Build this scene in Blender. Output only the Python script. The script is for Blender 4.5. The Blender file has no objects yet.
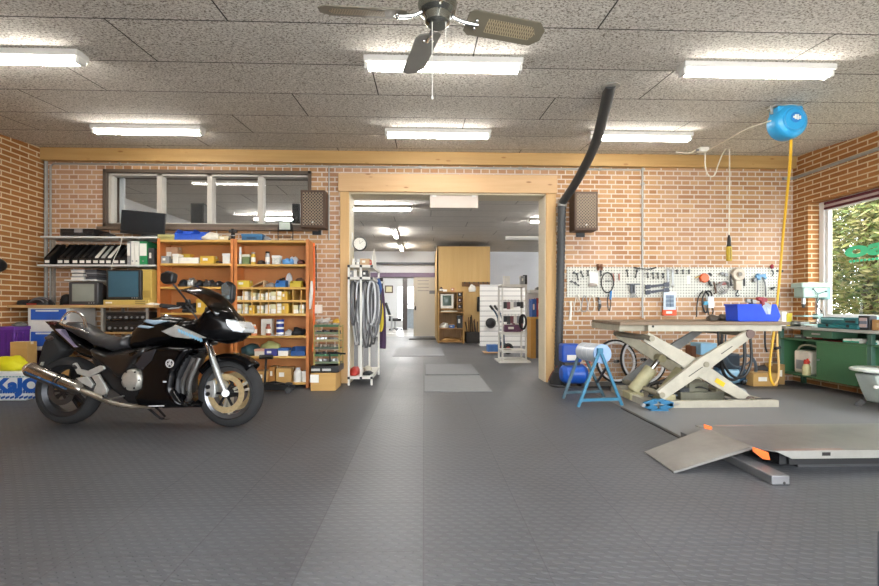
import bpy, bmesh, math, random
from mathutils import Vector, Matrix, noise
R = math.radians
C = bpy.context.scene.collection
# ---------------------------------------------------------------- camera frame
F, CX, HY, TH, H = 460.0, 439.5, 307.0, R(2.0), 1.06
def ray(px, py):
    u = (px - CX) / F
    return Vector((u * math.cos(TH) + math.sin(TH), math.cos(TH) - u * math.sin(TH), (HY - py) / F))
def at(px, py, Y):
    d = ray(px, py); t = Y / d.y
    return Vector((d.x * t, Y, H + d.z * t))
def atX(px, py, X):
    d = ray(px, py); t = X / d.x
    return Vector((X, d.y * t, H + d.z * t))
def atZ(px, py, Z):
    d = ray(px, py); t = (Z - H) / d.z
    return Vector((d.x * t, d.y * t, Z))
def hx(px, Y): return at(px, HY, Y).x
ORD = ['first', 'second', 'third', 'fourth', 'fifth', 'sixth', 'seventh', 'eighth', 'ninth', 'tenth', 'eleventh', 'twelfth']
# ---------------------------------------------------------------- materials
def lin(c):
    if isinstance(c, str):
        c = [int(c[i:i + 2], 16) / 255 for i in (0, 2, 4)]
    return tuple(((v / 12.92) if v <= .04045 else ((v + .055) / 1.055) ** 2.4) for v in c) + (1.0,)
class NT:
    def __init__(s, name):
        s.m = bpy.data.materials.new(name); s.m.use_nodes = True
        s.t = s.m.node_tree; s.b = s.t.nodes['Principled BSDF']
    def n(s, typ, **k):
        o = s.t.nodes.new(typ)
        for a, b in k.items(): setattr(o, a, b)
        return o
    def set(s, sock, v):
        if hasattr(v, 'is_output') or isinstance(v, bpy.types.NodeSocket): s.t.links.new(v, sock)
        else: sock.default_value = v
    def math(s, op, a, b=0.0, c=None):
        o = s.n('ShaderNodeMath', operation=op)
        s.set(o.inputs[0], a); s.set(o.inputs[1], b)
        if c is not None: s.set(o.inputs[2], c)
        return o.outputs[0]
    def coord(s, which='Object'):
        return s.n('ShaderNodeTexCoord').outputs[which]
    def xyz(s, v):
        o = s.n('ShaderNodeSeparateXYZ'); s.set(o.inputs[0], v); return o.outputs
    def comb(s, x, y, z=0.0):
        o = s.n('ShaderNodeCombineXYZ'); s.set(o.inputs[0], x); s.set(o.inputs[1], y); s.set(o.inputs[2], z); return o.outputs[0]
    def noise(s, scale, detail=3, rough=.5, vec=None):
        o = s.n('ShaderNodeTexNoise'); o.inputs['Scale'].default_value = scale
        o.inputs['Detail'].default_value = detail; o.inputs['Roughness'].default_value = rough
        s.set(o.inputs['Vector'], vec if vec is not None else s.coord()); return o.outputs[0]
    def ramp(s, fac, stops):
        o = s.n('ShaderNodeValToRGB'); s.set(o.inputs[0], fac)
        e = o.color_ramp.elements
        while len(e) < len(stops): e.new(.5)
        for i, (p, c) in enumerate(stops): e[i].position = p; e[i].color = c if len(c) == 4 else lin(c)
        return o.outputs[0]
    def mix(s, f, a, b, blend='MIX'):
        o = s.n('ShaderNodeMix', data_type='RGBA', blend_type=blend)
        s.set(o.inputs[0], f); s.set(o.inputs[6], a); s.set(o.inputs[7], b); return o.outputs[2]
    def bump(s, h, strength=.3, dist=.01):
        o = s.n('ShaderNodeBump'); o.inputs['Strength'].default_value = strength; o.inputs['Distance'].default_value = dist
        s.set(o.inputs['Height'], h); s.set(s.b.inputs['Normal'], o.outputs[0])
    def base(s, c): s.set(s.b.inputs['Base Color'], c)
    def val(s, k, v): s.set(s.b.inputs[k], v)
_M = {}
def M(hexc, rough=.55, metal=0.0, var=.12, scale=9.0, bump=0.0, name=None, spec=None, coat=0):
    """a worn painted / plastic / metal surface: base colour with slight procedural variation"""
    key = (hexc, rough, metal, var, scale, bump, coat)
    if key in _M: return _M[key]
    k = NT(name or 'surface_' + hexc)
    c = lin(hexc)
    f = k.noise(scale, 4, .6)
    d = tuple(x * (1 - var) for x in c[:3]) + (1,)
    l = tuple(min(1, x * (1 + var)) for x in c[:3]) + (1,)
    k.base(k.ramp(f, [(.3, d), (.7, l)]))
    k.val('Roughness', k.math('MULTIPLY_ADD', f, .16, rough - .08)); k.val('Metallic', metal)
    if spec is not None: k.val('Specular IOR Level', spec)
    if coat: k.val('Coat Weight', coat); k.val('Coat Roughness', .06)
    if bump: k.bump(k.noise(scale * 6, 3), bump, .004)
    _M[key] = k.m
    return k.m
def emit(name, col, s):
    k = NT(name); k.base(lin(col)); k.val('Emission Color', lin(col)); k.val('Emission Strength', s); return k.m
def brick(name, c1, c2, mortar, squash, w=.24, frost=0.0):
    k = NT(name); x = k.xyz(k.coord())
    v = k.comb(k.math('ADD', x[0], x[1]), x[2])
    b = k.n('ShaderNodeTexBrick'); k.set(b.inputs['Vector'], v)
    b.offset = .5; b.squash = squash; b.squash_frequency = 2
    b.inputs['Scale'].default_value = 1; b.inputs['Brick Width'].default_value = w; b.inputs['Row Height'].default_value = .0667
    b.inputs['Mortar Size'].default_value = .009; b.inputs['Mortar Smooth'].default_value = .15; b.inputs['Bias'].default_value = 0
    b.inputs['Color1'].default_value = lin(c1); b.inputs['Color2'].default_value = lin(c2); b.inputs['Mortar'].default_value = lin(mortar)
    n1 = k.noise(60, 4); n2 = k.noise(.9, 2)
    col = k.mix(k.math('MULTIPLY', n1, .45), b.outputs[0], k.mix(1.0, b.outputs[0], lin('8f8378'), 'MULTIPLY'))
    if frost:   # pale lime bloom in large patches
        col = k.mix(k.math('MULTIPLY', k.ramp(n2, [(.42, (0, 0, 0, 1)), (.62, (1, 1, 1, 1))]), frost), col, lin('d8b9ac'))
    k.base(col); k.val('Roughness', .85)
    k.bump(k.math('MULTIPLY_ADD', n1, .25, k.math('MULTIPLY', b.outputs[1], -1.0)), .55, .008)
    return k.m
M_brick_back = brick('pale_brick', 'a8784e', 'c89e70', 'dccfc0', .5, frost=.18)
M_brick_side = brick('orange_brick', 'a1672f', 'b67b42', 'e6cfa8', 1.0, w=.26)
def ceiling_mat(name, x0, y0, albedo):
    k = NT(name); co = k.coord(); x = k.xyz(co)
    ry = k.math('DIVIDE', k.math('SUBTRACT', x[1], y0), .622); row = k.math('FLOOR', ry)
    rx = k.math('DIVIDE', k.math('MULTIPLY_ADD', row, .81, k.math('SUBTRACT', x[0], x0)), 2.5)
    ey = k.math('SUBTRACT', .5, k.math('ABSOLUTE', k.math('SUBTRACT', k.math('FRACT', ry), .5)))
    ex = k.math('SUBTRACT', .5, k.math('ABSOLUTE', k.math('SUBTRACT', k.math('FRACT', rx), .5)))
    m = k.math('MINIMUM', k.math('MULTIPLY', ey, .622), k.math('MULTIPLY', ex, 2.5))
    joint = k.math('LESS_THAN', m, .0055)
    cell = k.n('ShaderNodeTexWhiteNoise', noise_dimensions='2D'); k.set(cell.inputs[0], k.comb(k.math('FLOOR', rx), row))
    vec = k.n('ShaderNodeMapping'); k.set(vec.inputs[0], co); vec.inputs['Scale'].default_value = (1, 1.35, 1)
    n = k.noise(58, 4, .68, vec.outputs[0]); n2 = k.noise(110, 3, .6, vec.outputs[0])
    f = k.math('MULTIPLY_ADD', n2, .35, k.math('MULTIPLY', n, .65))
    col = k.ramp(f, albedo)
    col = k.mix(k.math('MULTIPLY', cell.outputs[0], .12), col, lin('8f877b'))
    k.base(k.mix(joint, col, lin('3a3631'))); k.val('Roughness', .95)
    k.bump(k.math('MULTIPLY_ADD', joint, -2.0, f), .5, .01)
    return k.m
M_ceiling = ceiling_mat('wood_wool_ceiling', .385, 3.12, [(.41, '5f574c'), (.455, 'b5aea2'), (.53, 'dfdad1'), (.66, 'ebe8e1')])
M_ceiling2 = ceiling_mat('wood_wool_ceiling_showroom', .9, 7.0, [(.39, '8f8a82'), (.45, 'bdb8af'), (.53, 'd6d2ca'), (.66, 'e4e1da')])
def floor_mat():
    k = NT('rubber_tile_floor'); co = k.coord(); x = k.xyz(co); s = 1 / .062
    gy = k.math('MULTIPLY', x[1], 1 / .036); rw = k.math('FLOOR', gy)
    gx = k.math('MULTIPLY_ADD', rw, .5, k.math('MULTIPLY', x[0], 1 / .066))
    fx = k.math('SUBTRACT', k.math('FRACT', gx), .5); fy = k.math('SUBTRACT', k.math('FRACT', gy), .5)
    sk = k.math('MULTIPLY_ADD', fx, .35, fy)
    d = k.math('ADD', k.math('POWER', k.math('MULTIPLY', k.math('ABSOLUTE', fx), 1.6), 2.0), k.math('POWER', k.math('MULTIPLY', k.math('ABSOLUTE', sk), 2.5), 2.0))
    bumpv = k.ramp(d, [(.2, (1, 1, 1, 1)), (.4, (0, 0, 0, 1))])
    # half-metre tile joints
    jx = k.math('ABSOLUTE', k.math('SUBTRACT', k.math('FRACT', k.math('MULTIPLY', x[0], 2.0)), .5))
    jy = k.math('ABSOLUTE', k.math('SUBTRACT', k.math('FRACT', k.math('MULTIPLY', x[1], 2.0)), .5))
    j = k.math('GREATER_THAN', k.math('MAXIMUM', jx, jy), .494)
    n = k.noise(1.1, 4, .6); n2 = k.noise(25, 4, .6)
    col = k.ramp(n, [(.3, '393b40'), (.7, '4c4f55')])
    # tile batches differ: the worn walkway is a paler run of tiles
    wx = k.math('FLOOR', k.math('MULTIPLY', x[0], 2.0))
    walk = k.math('MULTIPLY', k.math('GREATER_THAN', x[0], -.5), k.math('LESS_THAN', x[0], 0.0))
    col = k.mix(k.math('MULTIPLY', walk, .15), col, lin('8a8b8d'))
    col = k.mix(k.math('MULTIPLY', n2, .25), col, lin('77787a'))
    col = k.mix(k.math('MULTIPLY', bumpv, .1), col, lin('97989a'))
    col = k.mix(k.math('MULTIPLY', j, .5), col, lin('29292a'))
    k.base(col); k.val('Roughness', k.math('MULTIPLY_ADD', n, .25, .36))
    k.bump(k.math('MULTIPLY_ADD', j, -1.0, bumpv), .5, .006)
    return k.m
M_floor = floor_mat()
def wood(name, c1, c2, scale=3.0, axis=0, rough=.55, knots=False):
    k = NT(name); mp = k.n('ShaderNodeMapping'); k.set(mp.inputs[0], k.coord())
    sc = [scale * 9] * 3; sc[axis] = scale * .6; mp.inputs['Scale'].default_value = sc
    n = k.noise(1, 5, .65, mp.outputs[0])
    col = k.ramp(n, [(.25, c1), (.75, c2)])
    if knots:
        v = k.n('ShaderNodeTexVoronoi'); m2 = k.n('ShaderNodeMapping'); k.set(m2.inputs[0], k.coord())
        s2 = [9, 9, 9]; s2[axis] = 3; m2.inputs['Scale'].default_value = s2; k.set(v.inputs['Vector'], m2.outputs[0]); v.inputs['Scale'].default_value = 1
        col = k.mix(k.ramp(v.outputs[0], [(.07, (.8, .8, .8, 1)), (.14, (0, 0, 0, 1))]), col, lin('8a5a2a'))
    k.base(col); k.val('Roughness', rough); k.bump(n, .1, .003)
    return k.m
M_beam = wood('pine_beam', 'a98450', 'bf9c64', 1.5, 0, knots=True)
M_trim = wood('pine_casing', 'c49d70', 'd3b085', 1.5, 0, knots=True)
M_trimv = wood('pine_casing_upright', 'c0985f', 'd0aa76', 1.5, 2, knots=True)
M_ply = wood('tan_board', 'b8965a', 'c4a268', 1.0, 2)
M_shelfwood = wood('shelf_board', 'c49548', 'd8b264', 3, 0)
M_desk = wood('desk_board', 'b08d58', 'c8a874', 2, 0)
M_brownwood = wood('brown_bench_board', '6f5d4a', '8b7862', 2, 0, .6)
M_cab = wood('brown_shelf_wood', '8a6433', 'a57c45', 2, 2)
M_orange = M('cb7d42', .5, 0, .1, 6, name='orange_enamel')
M_orange_in = M('bd7c45', .55, 0, .1, 3, name='orange_back_sheet')
M_white = M('dedcd6', .5, 0, .05, name='white_paint')
M_wall_white = M('d2d3d4', .8, 0, .03, 1, name='white_plaster')
M_wall_grey = M('dbe0e8', .7, 0, .03, 1, name='blue_grey_sheet')
M_black = M('141415', .4, 0, .2, name='black_plastic')
M_blackm = M('1a1a1b', .75, 0, .2, 20, .2, name='black_rubber')
M_gloss = M('08080a', .14, 0, .2, 2, spec=.32, name='gloss_black_paint')
M_chrome = M('d8d8d8', .16, 1, .05, 5, name='chrome')
M_steel = M('a9abac', .35, .9, .15, 12, name='steel')
M_alu = M('bcbcb8', .45, .6, .12, 20, name='cast_aluminium')
M_galv = M('a6a5a0', .5, .5, .12, 15, name='galvanised_steel')
M_dark = M('3a3a3a', .6, 0, .2, name='dark_grey_plastic')
M_blue = M('1d4fb8', .45, 0, .1, name='blue_plastic')
M_card = wood('corrugated_card', 'b58d50', 'c29b5e', 1.2, 0, .8)
M_yellow = M('d9c52c', .5, 0, .1, name='yellow_plastic')
M_green = M('355843', .45, 0, .1, 6, name='green_enamel')
M_teal = M('1f6f70', .5, 0, .12, name='teal_plastic')
M_cream = M('b0ab9b', .5, 0, .13, 7, .15, name='cream_enamel')
M_paper = M('e6e3da', .8, 0, .05, name='paper')
M_ltblue = M('2f93c4', .35, 0, .08, name='sky_blue_plastic')
M_tube = emit('lit_tube', 'fffbf4', 40.0); M_tube2 = emit('lit_tube_showroom', 'fffbf6', 150.0); M_tube3 = emit('lit_tube_far_room', 'fffdfa', 260.0)
M_unlit = M('e8e8e4', .4, 0, .03, name='unlit_tube')
def glass(name, tint=(1, 1, 1, 1), alpha=.12, rough=.03):
    k = NT(name); t = k.t
    g = k.n('ShaderNodeBsdfGlossy'); g.inputs['Roughness'].default_value = rough
    tr = k.n('ShaderNodeBsdfTransparent'); tr.inputs[0].default_value = tint
    fr = k.n('ShaderNodeFresnel'); fr.inputs[0].default_value = 1.45
    mx = k.n('ShaderNodeMixShader'); ge = k.n('ShaderNodeNewGeometry'); t.links.new(k.math('MULTIPLY', k.math('ADD', fr.outputs[0], alpha), k.math('SUBTRACT', 1.0, ge.outputs['Backfacing'])), mx.inputs[0])
    t.links.new(tr.outputs[0], mx.inputs[1]); t.links.new(g.outputs[0], mx.inputs[2])
    t.links.new(mx.outputs[0], t.nodes['Material Output'].inputs[0])
    return k.m
M_glass = glass('window_glass', (.97, .98, .98, 1), 0.0)
M_smoke = glass('smoked_screen', (.32, .26, .24, 1), .04)
M_clear = glass('clear_bag', (.85, .88, .9, 1), .12, .2)
def peg_mat():
    k = NT('pegboard_white'); x = k.xyz(k.coord())
    fx = k.math('SUBTRACT', k.math('FRACT', k.math('MULTIPLY', x[0], 25)), .5); fz = k.math('SUBTRACT', k.math('FRACT', k.math('MULTIPLY', x[2], 25)), .5)
    d = k.math('ADD', k.math('MULTIPLY', fx, fx), k.math('MULTIPLY', fz, fz))
    k.base(k.ramp(d, [(.035, '55544e'), (.06, 'c8c7bc')])); k.val('Roughness', .6); return k.m
M_peg = peg_mat()
def stripes(name, c1, c2, freq, axis, w=.1):
    k = NT(name); x = k.xyz(k.coord())
    f = k.math('LESS_THAN', k.math('FRACT', k.math('MULTIPLY', x[axis], freq)), w)
    k.base(k.mix(f, lin(c1), lin(c2))); k.val('Roughness', .5); k.bump(k.math('MULTIPLY', f, -1.0), .5, .005); return k.m
M_slat = stripes('slatwall_panel', 'e6e5e0', '77767a', 1 / .135, 2, .09)
def mesh_mat(name, c1, c2, n):
    k = NT(name); x = k.xyz(k.coord())
    a = k.math('FRACT', k.math('MULTIPLY', k.math('ADD', x[0], x[2]), n)); b = k.math('FRACT', k.math('MULTIPLY', k.math('SUBTRACT', x[0], x[2]), n))
    f = k.math('MAXIMUM', k.math('LESS_THAN', a, .33), k.math('LESS_THAN', b, .33))
    k.base(k.mix(f, lin(c1), lin(c2))); k.val('Roughness', .6); k.bump(f, .5, .004); return k.m
M_grille = mesh_mat('speaker_grille', '15120f', '8c7a66', 24)
M_cane = mesh_mat('cane_weave', '6e624d', 'a99a7c', 70)
def plate_mat():
    k = NT('worn_steel_plate'); n = k.noise(2.2, 5, .65); n2 = k.noise(30, 3)
    k.base(k.mix(k.math('MULTIPLY', n2, .3), k.ramp(n, [(.3, '6a6967'), (.5, '8b8a88'), (.7, '9b9a97')]), lin('777674')))
    k.val('Metallic', .55); k.val('Roughness', k.math('MULTIPLY_ADD', n, .4, .22)); k.bump(n2, .08, .002); return k.m
M_plate = plate_mat()
# ---------------------------------------------------------------- mesh builder
def rootloc(o):
    v = Vector((0, 0, 0))
    while o: v = v + o.location; o = o.parent
    return v
AX = {'x': Matrix(((0, 0, 1), (0, 1, 0), (-1, 0, 0))).to_4x4(), 'y': Matrix(((1, 0, 0), (0, 0, 1), (0, -1, 0))).to_4x4(), 'z': Matrix.Identity(4)}
class MB:
    def __init__(s): s.bm = bmesh.new()
    def box(s, c, d, rot=None):
        m = Matrix.Translation(c)
        if rot is not None: m = m @ rot.to_matrix().to_4x4() if not isinstance(rot, Matrix) else m @ rot
        bmesh.ops.create_cube(s.bm, size=1, matrix=m @ Matrix.Diagonal((d[0], d[1], d[2], 1))); return s
    def bx(s, x0, x1, y0, y1, z0, z1):
        return s.box(((x0 + x1) / 2, (y0 + y1) / 2, (z0 + z1) / 2), (abs(x1 - x0), abs(y1 - y0), abs(z1 - z0)))
    def cyl(s, p, q, r, r2=None, n=14):
        p, q = Vector(p), Vector(q); d = q - p
        m = Matrix.Translation((p + q) / 2) @ d.to_track_quat('Z', 'Y').to_matrix().to_4x4()
        bmesh.ops.create_cone(s.bm, cap_ends=True, segments=n, radius1=r, radius2=r if r2 is None else r2, depth=d.length, matrix=m); return s
    def bar(s, p, q, w, h, up=(0, 0, 1)):
        p, q = Vector(p), Vector(q); d = q - p; L = d.length; d.normalize()
        a = Vector(up).cross(d)
        if a.length < 1e-4: a = Vector((1, 0, 0)).cross(d)
        a.normalize(); b = d.cross(a)
        m = Matrix((a, b, d)).transposed().to_4x4(); m.translation = (p + q) / 2
        bmesh.ops.create_cube(s.bm, size=1, matrix=m @ Matrix.Diagonal((w, h, L, 1))); return s
    def tube(s, pts, r, n=8, closed=False, smooth=0):
        pts = [Vector(p) for p in pts]
        for _ in range(smooth):
            o = []; lr = isinstance(r, (list, tuple)); q = []
            for i in range(len(pts) - (0 if closed else 1)):
                j = (i + 1) % len(pts); a, b = pts[i], pts[j]; o += [a.lerp(b, .25), a.lerp(b, .75)]
                if lr: q += [r[i] * .75 + r[j] * .25, r[i] * .25 + r[j] * .75]
            if not closed:
                o = [pts[0]] + o + [pts[-1]]
                if lr: q = [r[0]] + q + [r[-1]]
            pts = o
            if lr: r = q
        N = len(pts); rings = []; ref = None
        for i, p in enumerate(pts):
            t = (pts[(i + 1) % N] - pts[i - 1]) if closed else (pts[min(i + 1, N - 1)] - pts[max(i - 1, 0)])
            if t.length < 1e-9: t = Vector((0, 0, 1))
            t.normalize()
            if ref is None: ref = t.orthogonal().normalized()
            ref = (ref - t * ref.dot(t))
            if ref.length < 1e-6: ref = t.orthogonal()
            ref.normalize(); b = t.cross(ref)
            rr = r[i] if isinstance(r, (list, tuple)) else r
            rings.append([s.bm.verts.new(p + (ref * math.cos(2 * math.pi * k / n) + b * math.sin(2 * math.pi * k / n)) * rr) for k in range(n)])
        for i in range(N if closed else N - 1):
            A, B = rings[i], rings[(i + 1) % N]
            for k in range(n): s.bm.faces.new((A[k], A[(k + 1) % n], B[(k + 1) % n], B[k]))
        if not closed:
            s.bm.faces.new(rings[0][::-1]); s.bm.faces.new(rings[-1])
        return s
    def lathe(s, prof, o=(0, 0, 0), axis='z', n=28, close=False, mat=None):
        m = Matrix.Translation(o) @ (mat or AX[axis])
        rings = []
        for r, h in prof:
            if r < 1e-6: rings.append([s.bm.verts.new(m @ Vector((0, 0, h)))])
            else: rings.append([s.bm.verts.new(m @ Vector((r * math.cos(2 * math.pi * k / n), r * math.sin(2 * math.pi * k / n), h))) for k in range(n)])
        seq = list(zip(rings, rings[1:])) + ([(rings[-1], rings[0])] if close else [])
        for A, B in seq:
            if len(A) == 1 and len(B) == 1: continue
            for k in range(n):
                k2 = (k + 1) % n
                if len(A) == 1: s.bm.faces.new((A[0], B[k2], B[k]))
                elif len(B) == 1: s.bm.faces.new((A[k], A[k2], B[0]))
                else: s.bm.faces.new((A[k], A[k2], B[k2], B[k]))
        return s
    def torus(s, c, Rr, r, axis='y', n=32, m=8, a0=0, a1=360, mat=None):
        M4 = Matrix.Translation(c) @ (mat or AX[axis])
        full = abs(a1 - a0) >= 360
        k = n if full else n + 1
        pts = [M4 @ Vector((Rr * math.cos(R(a0 + (a1 - a0) * i / n)), Rr * math.sin(R(a0 + (a1 - a0) * i / n)), 0)) for i in range(k)]
        return s.tube(pts, r, m, closed=full)
    def prism(s, pts, a, b, plane='xz', wid=None):
        """polygon extruded along the third axis; wid: per-point half width about 0 instead of a..b"""
        def v(p, t):
            return Vector((p[0], t, p[1])) if plane == 'xz' else Vector((p[0], p[1], t)) if plane == 'xy' else Vector((t, p[0], p[1]))
        A = [s.bm.verts.new(v(p, a if wid is None else -wid[i])) for i, p in enumerate(pts)]
        B = [s.bm.verts.new(v(p, b if wid is None else wid[i])) for i, p in enumerate(pts)]
        n = len(pts)
        fa = s.bm.faces.new(A); fb = s.bm.faces.new(B[::-1])
        for i in range(n): s.bm.faces.new((A[(i + 1) % n], A[i], B[i], B[(i + 1) % n]))
        bmesh.ops.triangulate(s.bm, faces=[fa, fb]) if wid is not None else None
        return s
    def puff(s, P, wid, D=.08, edge=.2, step=.022, one=False):
        from mathutils.geometry import delaunay_2d_cdt
        P = [Vector(p) for p in P]; n = len(P); wl = wid if hasattr(wid, '__len__') else [wid] * n
        bd = []
        for i in range(n):
            a, c = P[i], P[(i + 1) % n]; k = max(1, int((c - a).length / step))
            bd += [a.lerp(c, j / k) for j in range(k)]
        def dist(p):
            m = 9
            for i in range(n):
                a, c = P[i], P[(i + 1) % n]; v = c - a; t = max(0, min(1, (p - a).dot(v) / max(v.length_squared, 1e-9))); m = min(m, (p - a - v * t).length)
            return m
        def inside(p):
            r = False
            for i in range(n):
                a, c = P[i], P[(i + 1) % n]
                if (a.y > p.y) != (c.y > p.y) and p.x < (c.x - a.x) * (p.y - a.y) / (c.y - a.y) + a.x: r = not r
            return r
        ins = []; x = min(p.x for p in P); x1 = max(p.x for p in P); z0 = min(p.y for p in P); z1 = max(p.y for p in P); row = 0
        while x < x1:
            z = z0 + (step / 2 if row % 2 else 0)
            while z < z1:
                p = Vector((x, z))
                if inside(p) and dist(p) > step * .5: ins.append(p)
                z += step
            x += step * .87; row += 1
        vs, es, fs = delaunay_2d_cdt(bd + ins, [], [list(range(len(bd)))], 1, 1e-6)[:3]
        def half(p):
            d = min(dist(p) / D, 1.0); ws = [(1 / ((p - q).length_squared + 1e-4), w) for q, w in zip(P, wl)]
            w = sum(a * b for a, b in ws) / sum(a for a, b in ws)
            return w * (edge + (1 - edge) * math.sqrt(max(0, 1 - (1 - d) ** 2)))
        h = [half(p) for p in vs]
        A = [s.bm.verts.new((p.x, -h[i], p.y)) for i, p in enumerate(vs)]; Bv = [s.bm.verts.new((p.x, h[i], p.y)) for i, p in enumerate(vs)]
        cnt = {}
        for f in fs:
            s.bm.faces.new([A[i] for i in f]); s.bm.faces.new([Bv[i] for i in reversed(f)])
            for i in range(len(f)): e = (f[i], f[(i + 1) % len(f)]); cnt[tuple(sorted(e))] = cnt.get(tuple(sorted(e)), 0) + 1
        for (i, j), k in cnt.items():
            if k == 1: s.bm.faces.new((A[i], A[j], Bv[j], Bv[i]))
        return s
    def sph(s, c, r, n=16, m=10):
        r = (r, r, r) if not hasattr(r, '__len__') else r
        bmesh.ops.create_uvsphere(s.bm, u_segments=n, v_segments=m, radius=1, matrix=Matrix.Translation(c) @ Matrix.Diagonal((*r, 1))); return s
    def lump(s, c, d, seed=0, amp=.35, sub=3, fl=True):
        """a soft crumpled thing: c = centre of its base, d = size"""
        g = bmesh.ops.create_icosphere(s.bm, subdivisions=sub, radius=1)
        for vv in g['verts']:
            p = vv.co.copy(); q = p * 1.7 + Vector((seed * 7.3, seed * 3.1, seed * 1.7))
            p *= 1 + amp * (noise.noise(q) + .5 * noise.noise(q * 2.7))
            z = p.z
            if fl and z < -.45: z = -.45
            vv.co = Vector((c[0] + p.x * d[0] / 2, c[1] + p.y * d[1] / 2, c[2] + (z + .45) * d[2] / 1.5))
        return s
    def xf(s, m): bmesh.ops.transform(s.bm, matrix=m, verts=s.bm.verts); return s
    def build(s, name, mat, parent=None, bevel=0.0, seg=2, local=False, ang=35, flat=False, sub=0):
        bm = s.bm
        bmesh.ops.recalc_face_normals(bm, faces=bm.faces)
        for f in bm.faces: f.smooth = not flat
        for e in bm.edges:
            if len(e.link_faces) == 2 and e.calc_face_angle(0) > R(ang): e.smooth = False
        loc = Vector((0, 0, 0))
        if parent is not None and not local:
            off = rootloc(parent); bmesh.ops.translate(bm, vec=-off, verts=bm.verts)
        elif parent is None and not local:
            xs = [v.co for v in bm.verts]
            loc = Vector(((min(v.x for v in xs) + max(v.x for v in xs)) / 2, (min(v.y for v in xs) + max(v.y for v in xs)) / 2, min(v.z for v in xs)))
            bmesh.ops.translate(bm, vec=-loc, verts=bm.verts)
        me = bpy.data.meshes.new(name); bm.to_mesh(me); bm.free()
        me.materials.append(mat)
        o = bpy.data.objects.new(name, me); C.objects.link(o); o.location = loc
        if parent is not None: o.parent = parent
        if bevel:
            b = o.modifiers.new('edge', 'BEVEL'); b.width = bevel; b.segments = seg; b.limit_method = 'ANGLE'; b.angle_limit = R(40)
        if sub:
            b = o.modifiers.new('sub', 'SUBSURF'); b.levels = sub; b.render_levels = sub
        return o
def tag(o, label=None, cat=None, group=None, kind=None):
    if label: o['label'] = label
    if cat: o['category'] = cat
    if group: o['group'] = group
    if kind: o['kind'] = kind
    return o
def thing(name, label, cat, loc=(0, 0, 0), rz=0.0, group=None):
    o = bpy.data.objects.new(name, None); C.objects.link(o); o.empty_display_size = .1
    o.location = loc; o.rotation_euler = (0, 0, rz)
    return tag(o, label, cat, group)
def struct(mb, name, mat, **k):
    o = mb.build(name, mat, local=True, **k); o['kind'] = 'structure'; return o
def copy_tree(o, parent=None):
    c = o.copy(); C.objects.link(c); c.parent = parent
    for ch in [x for x in o.children]: copy_tree(ch, c)
    return c
def text(txt, size, mat, parent, pos, rot, name='lettering', depth=.0015, sx=1.0, bold=0.0):
    """letters built as a solid mesh, origin at their lower-left corner, in world space"""
    cu = bpy.data.curves.new('t', 'FONT'); cu.body = txt; cu.size = size; cu.extrude = depth; cu.offset = bold
    t = bpy.data.objects.new('t', cu); C.objects.link(t)
    dg = bpy.context.evaluated_depsgraph_get(); me = bpy.data.meshes.new_from_object(t.evaluated_get(dg))
    bpy.data.objects.remove(t); bm = bmesh.new(); bm.from_mesh(me)
    b = MB(); b.bm.free(); b.bm = bm
    b.xf(Matrix.Translation(pos) @ rot.to_4x4() @ Matrix.Diagonal((sx, 1, 1, 1)))
    return b.build(name, mat, parent, flat=True)
FACE = Matrix(((1, 0, 0), (0, 0, -1), (0, 1, 0)))          # text standing up, read from -Y
FACEX = Matrix(((0, 0, -1), (-1, 0, 0), (0, 1, 0)))        # text standing up, read from -X
# ---------------------------------------------------------------- the room shell
YW, YB, XL, XR, YF = 6.45, 6.77, -5.167, 5.325, -.9
ZC = 3.22; SL = .075
def zc(y): return ZC - SL * (YW - y)
XA, XB = -1.04, hx(546.5, 6.43)                              # the wide opening
ZD = at(450, 192.5, YW).z
def wall_cells(xs, zs, holes, y0, y1):
    b = MB()
    for i in range(len(xs) - 1):
        for j in range(len(zs) - 1):
            cx, cz = (xs[i] + xs[i + 1]) / 2, (zs[j] + zs[j + 1]) / 2
            if any(h[0] < cx < h[1] and h[2] < cz < h[3] for h in holes): continue
            b.bx(xs[i], xs[i + 1], y0, y1, zs[j], zs[j + 1])
    return b
wa, wb = at(104, 227, YW), at(311.5, 171.5, YW)              # interior glazing opening
WX0, WX1, WZ0, WZ1 = wa.x, wb.x, wa.z, wb.z
zt = 3.5
struct(wall_cells([XL - .3, WX0, WX1, XA, XB, XR + .3], sorted([0, WZ0, WZ1, ZD, zt]), [(WX0, WX1, WZ0, WZ1), (XA, XB, -1, ZD)], YW, YB), 'wall_back', M_brick_back)
b = MB(); b.bx(XL - .3, XL, YF, YB, 0, zt); struct(b, 'wall_left', M_brick_side)
b = MB(); b.bx(XL - .3, -1.8, YF - .3, YF, 0, 2.9); struct(b, 'wall_front_light_block', M_brick_side)  # unseen wall added behind the camera to keep the left side dark
# right wall with the daylight window
p = atX(808, 203, XR); RY1, RZ1 = p.y, p.z; RZ0, RY0 = .84, 3.2
b = MB()
b.bx(XR, XR + .34, YF, RY0, 0, zt); b.bx(XR, XR + .34, RY1, YB, 0, zt); b.bx(XR, XR + .34, RY0, RY1, 0, RZ0); b.bx(XR, XR + .34, RY0, RY1, RZ1, zt)
struct(b, 'wall_right', M_brick_side)
b = MB()
b.bx(XL - .3, XR + .34, YF, 16.6, -.12, 0); struct(b, 'floor', M_floor)
b = MB(); b.prism([(YF, zc(YF)), (YW, zc(YW)), (YW, zc(YW) + .2), (YF, zc(YF) + .2)], XL - .3, XR + .34, 'yz'); struct(b, 'ceiling', M_ceiling)
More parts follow.
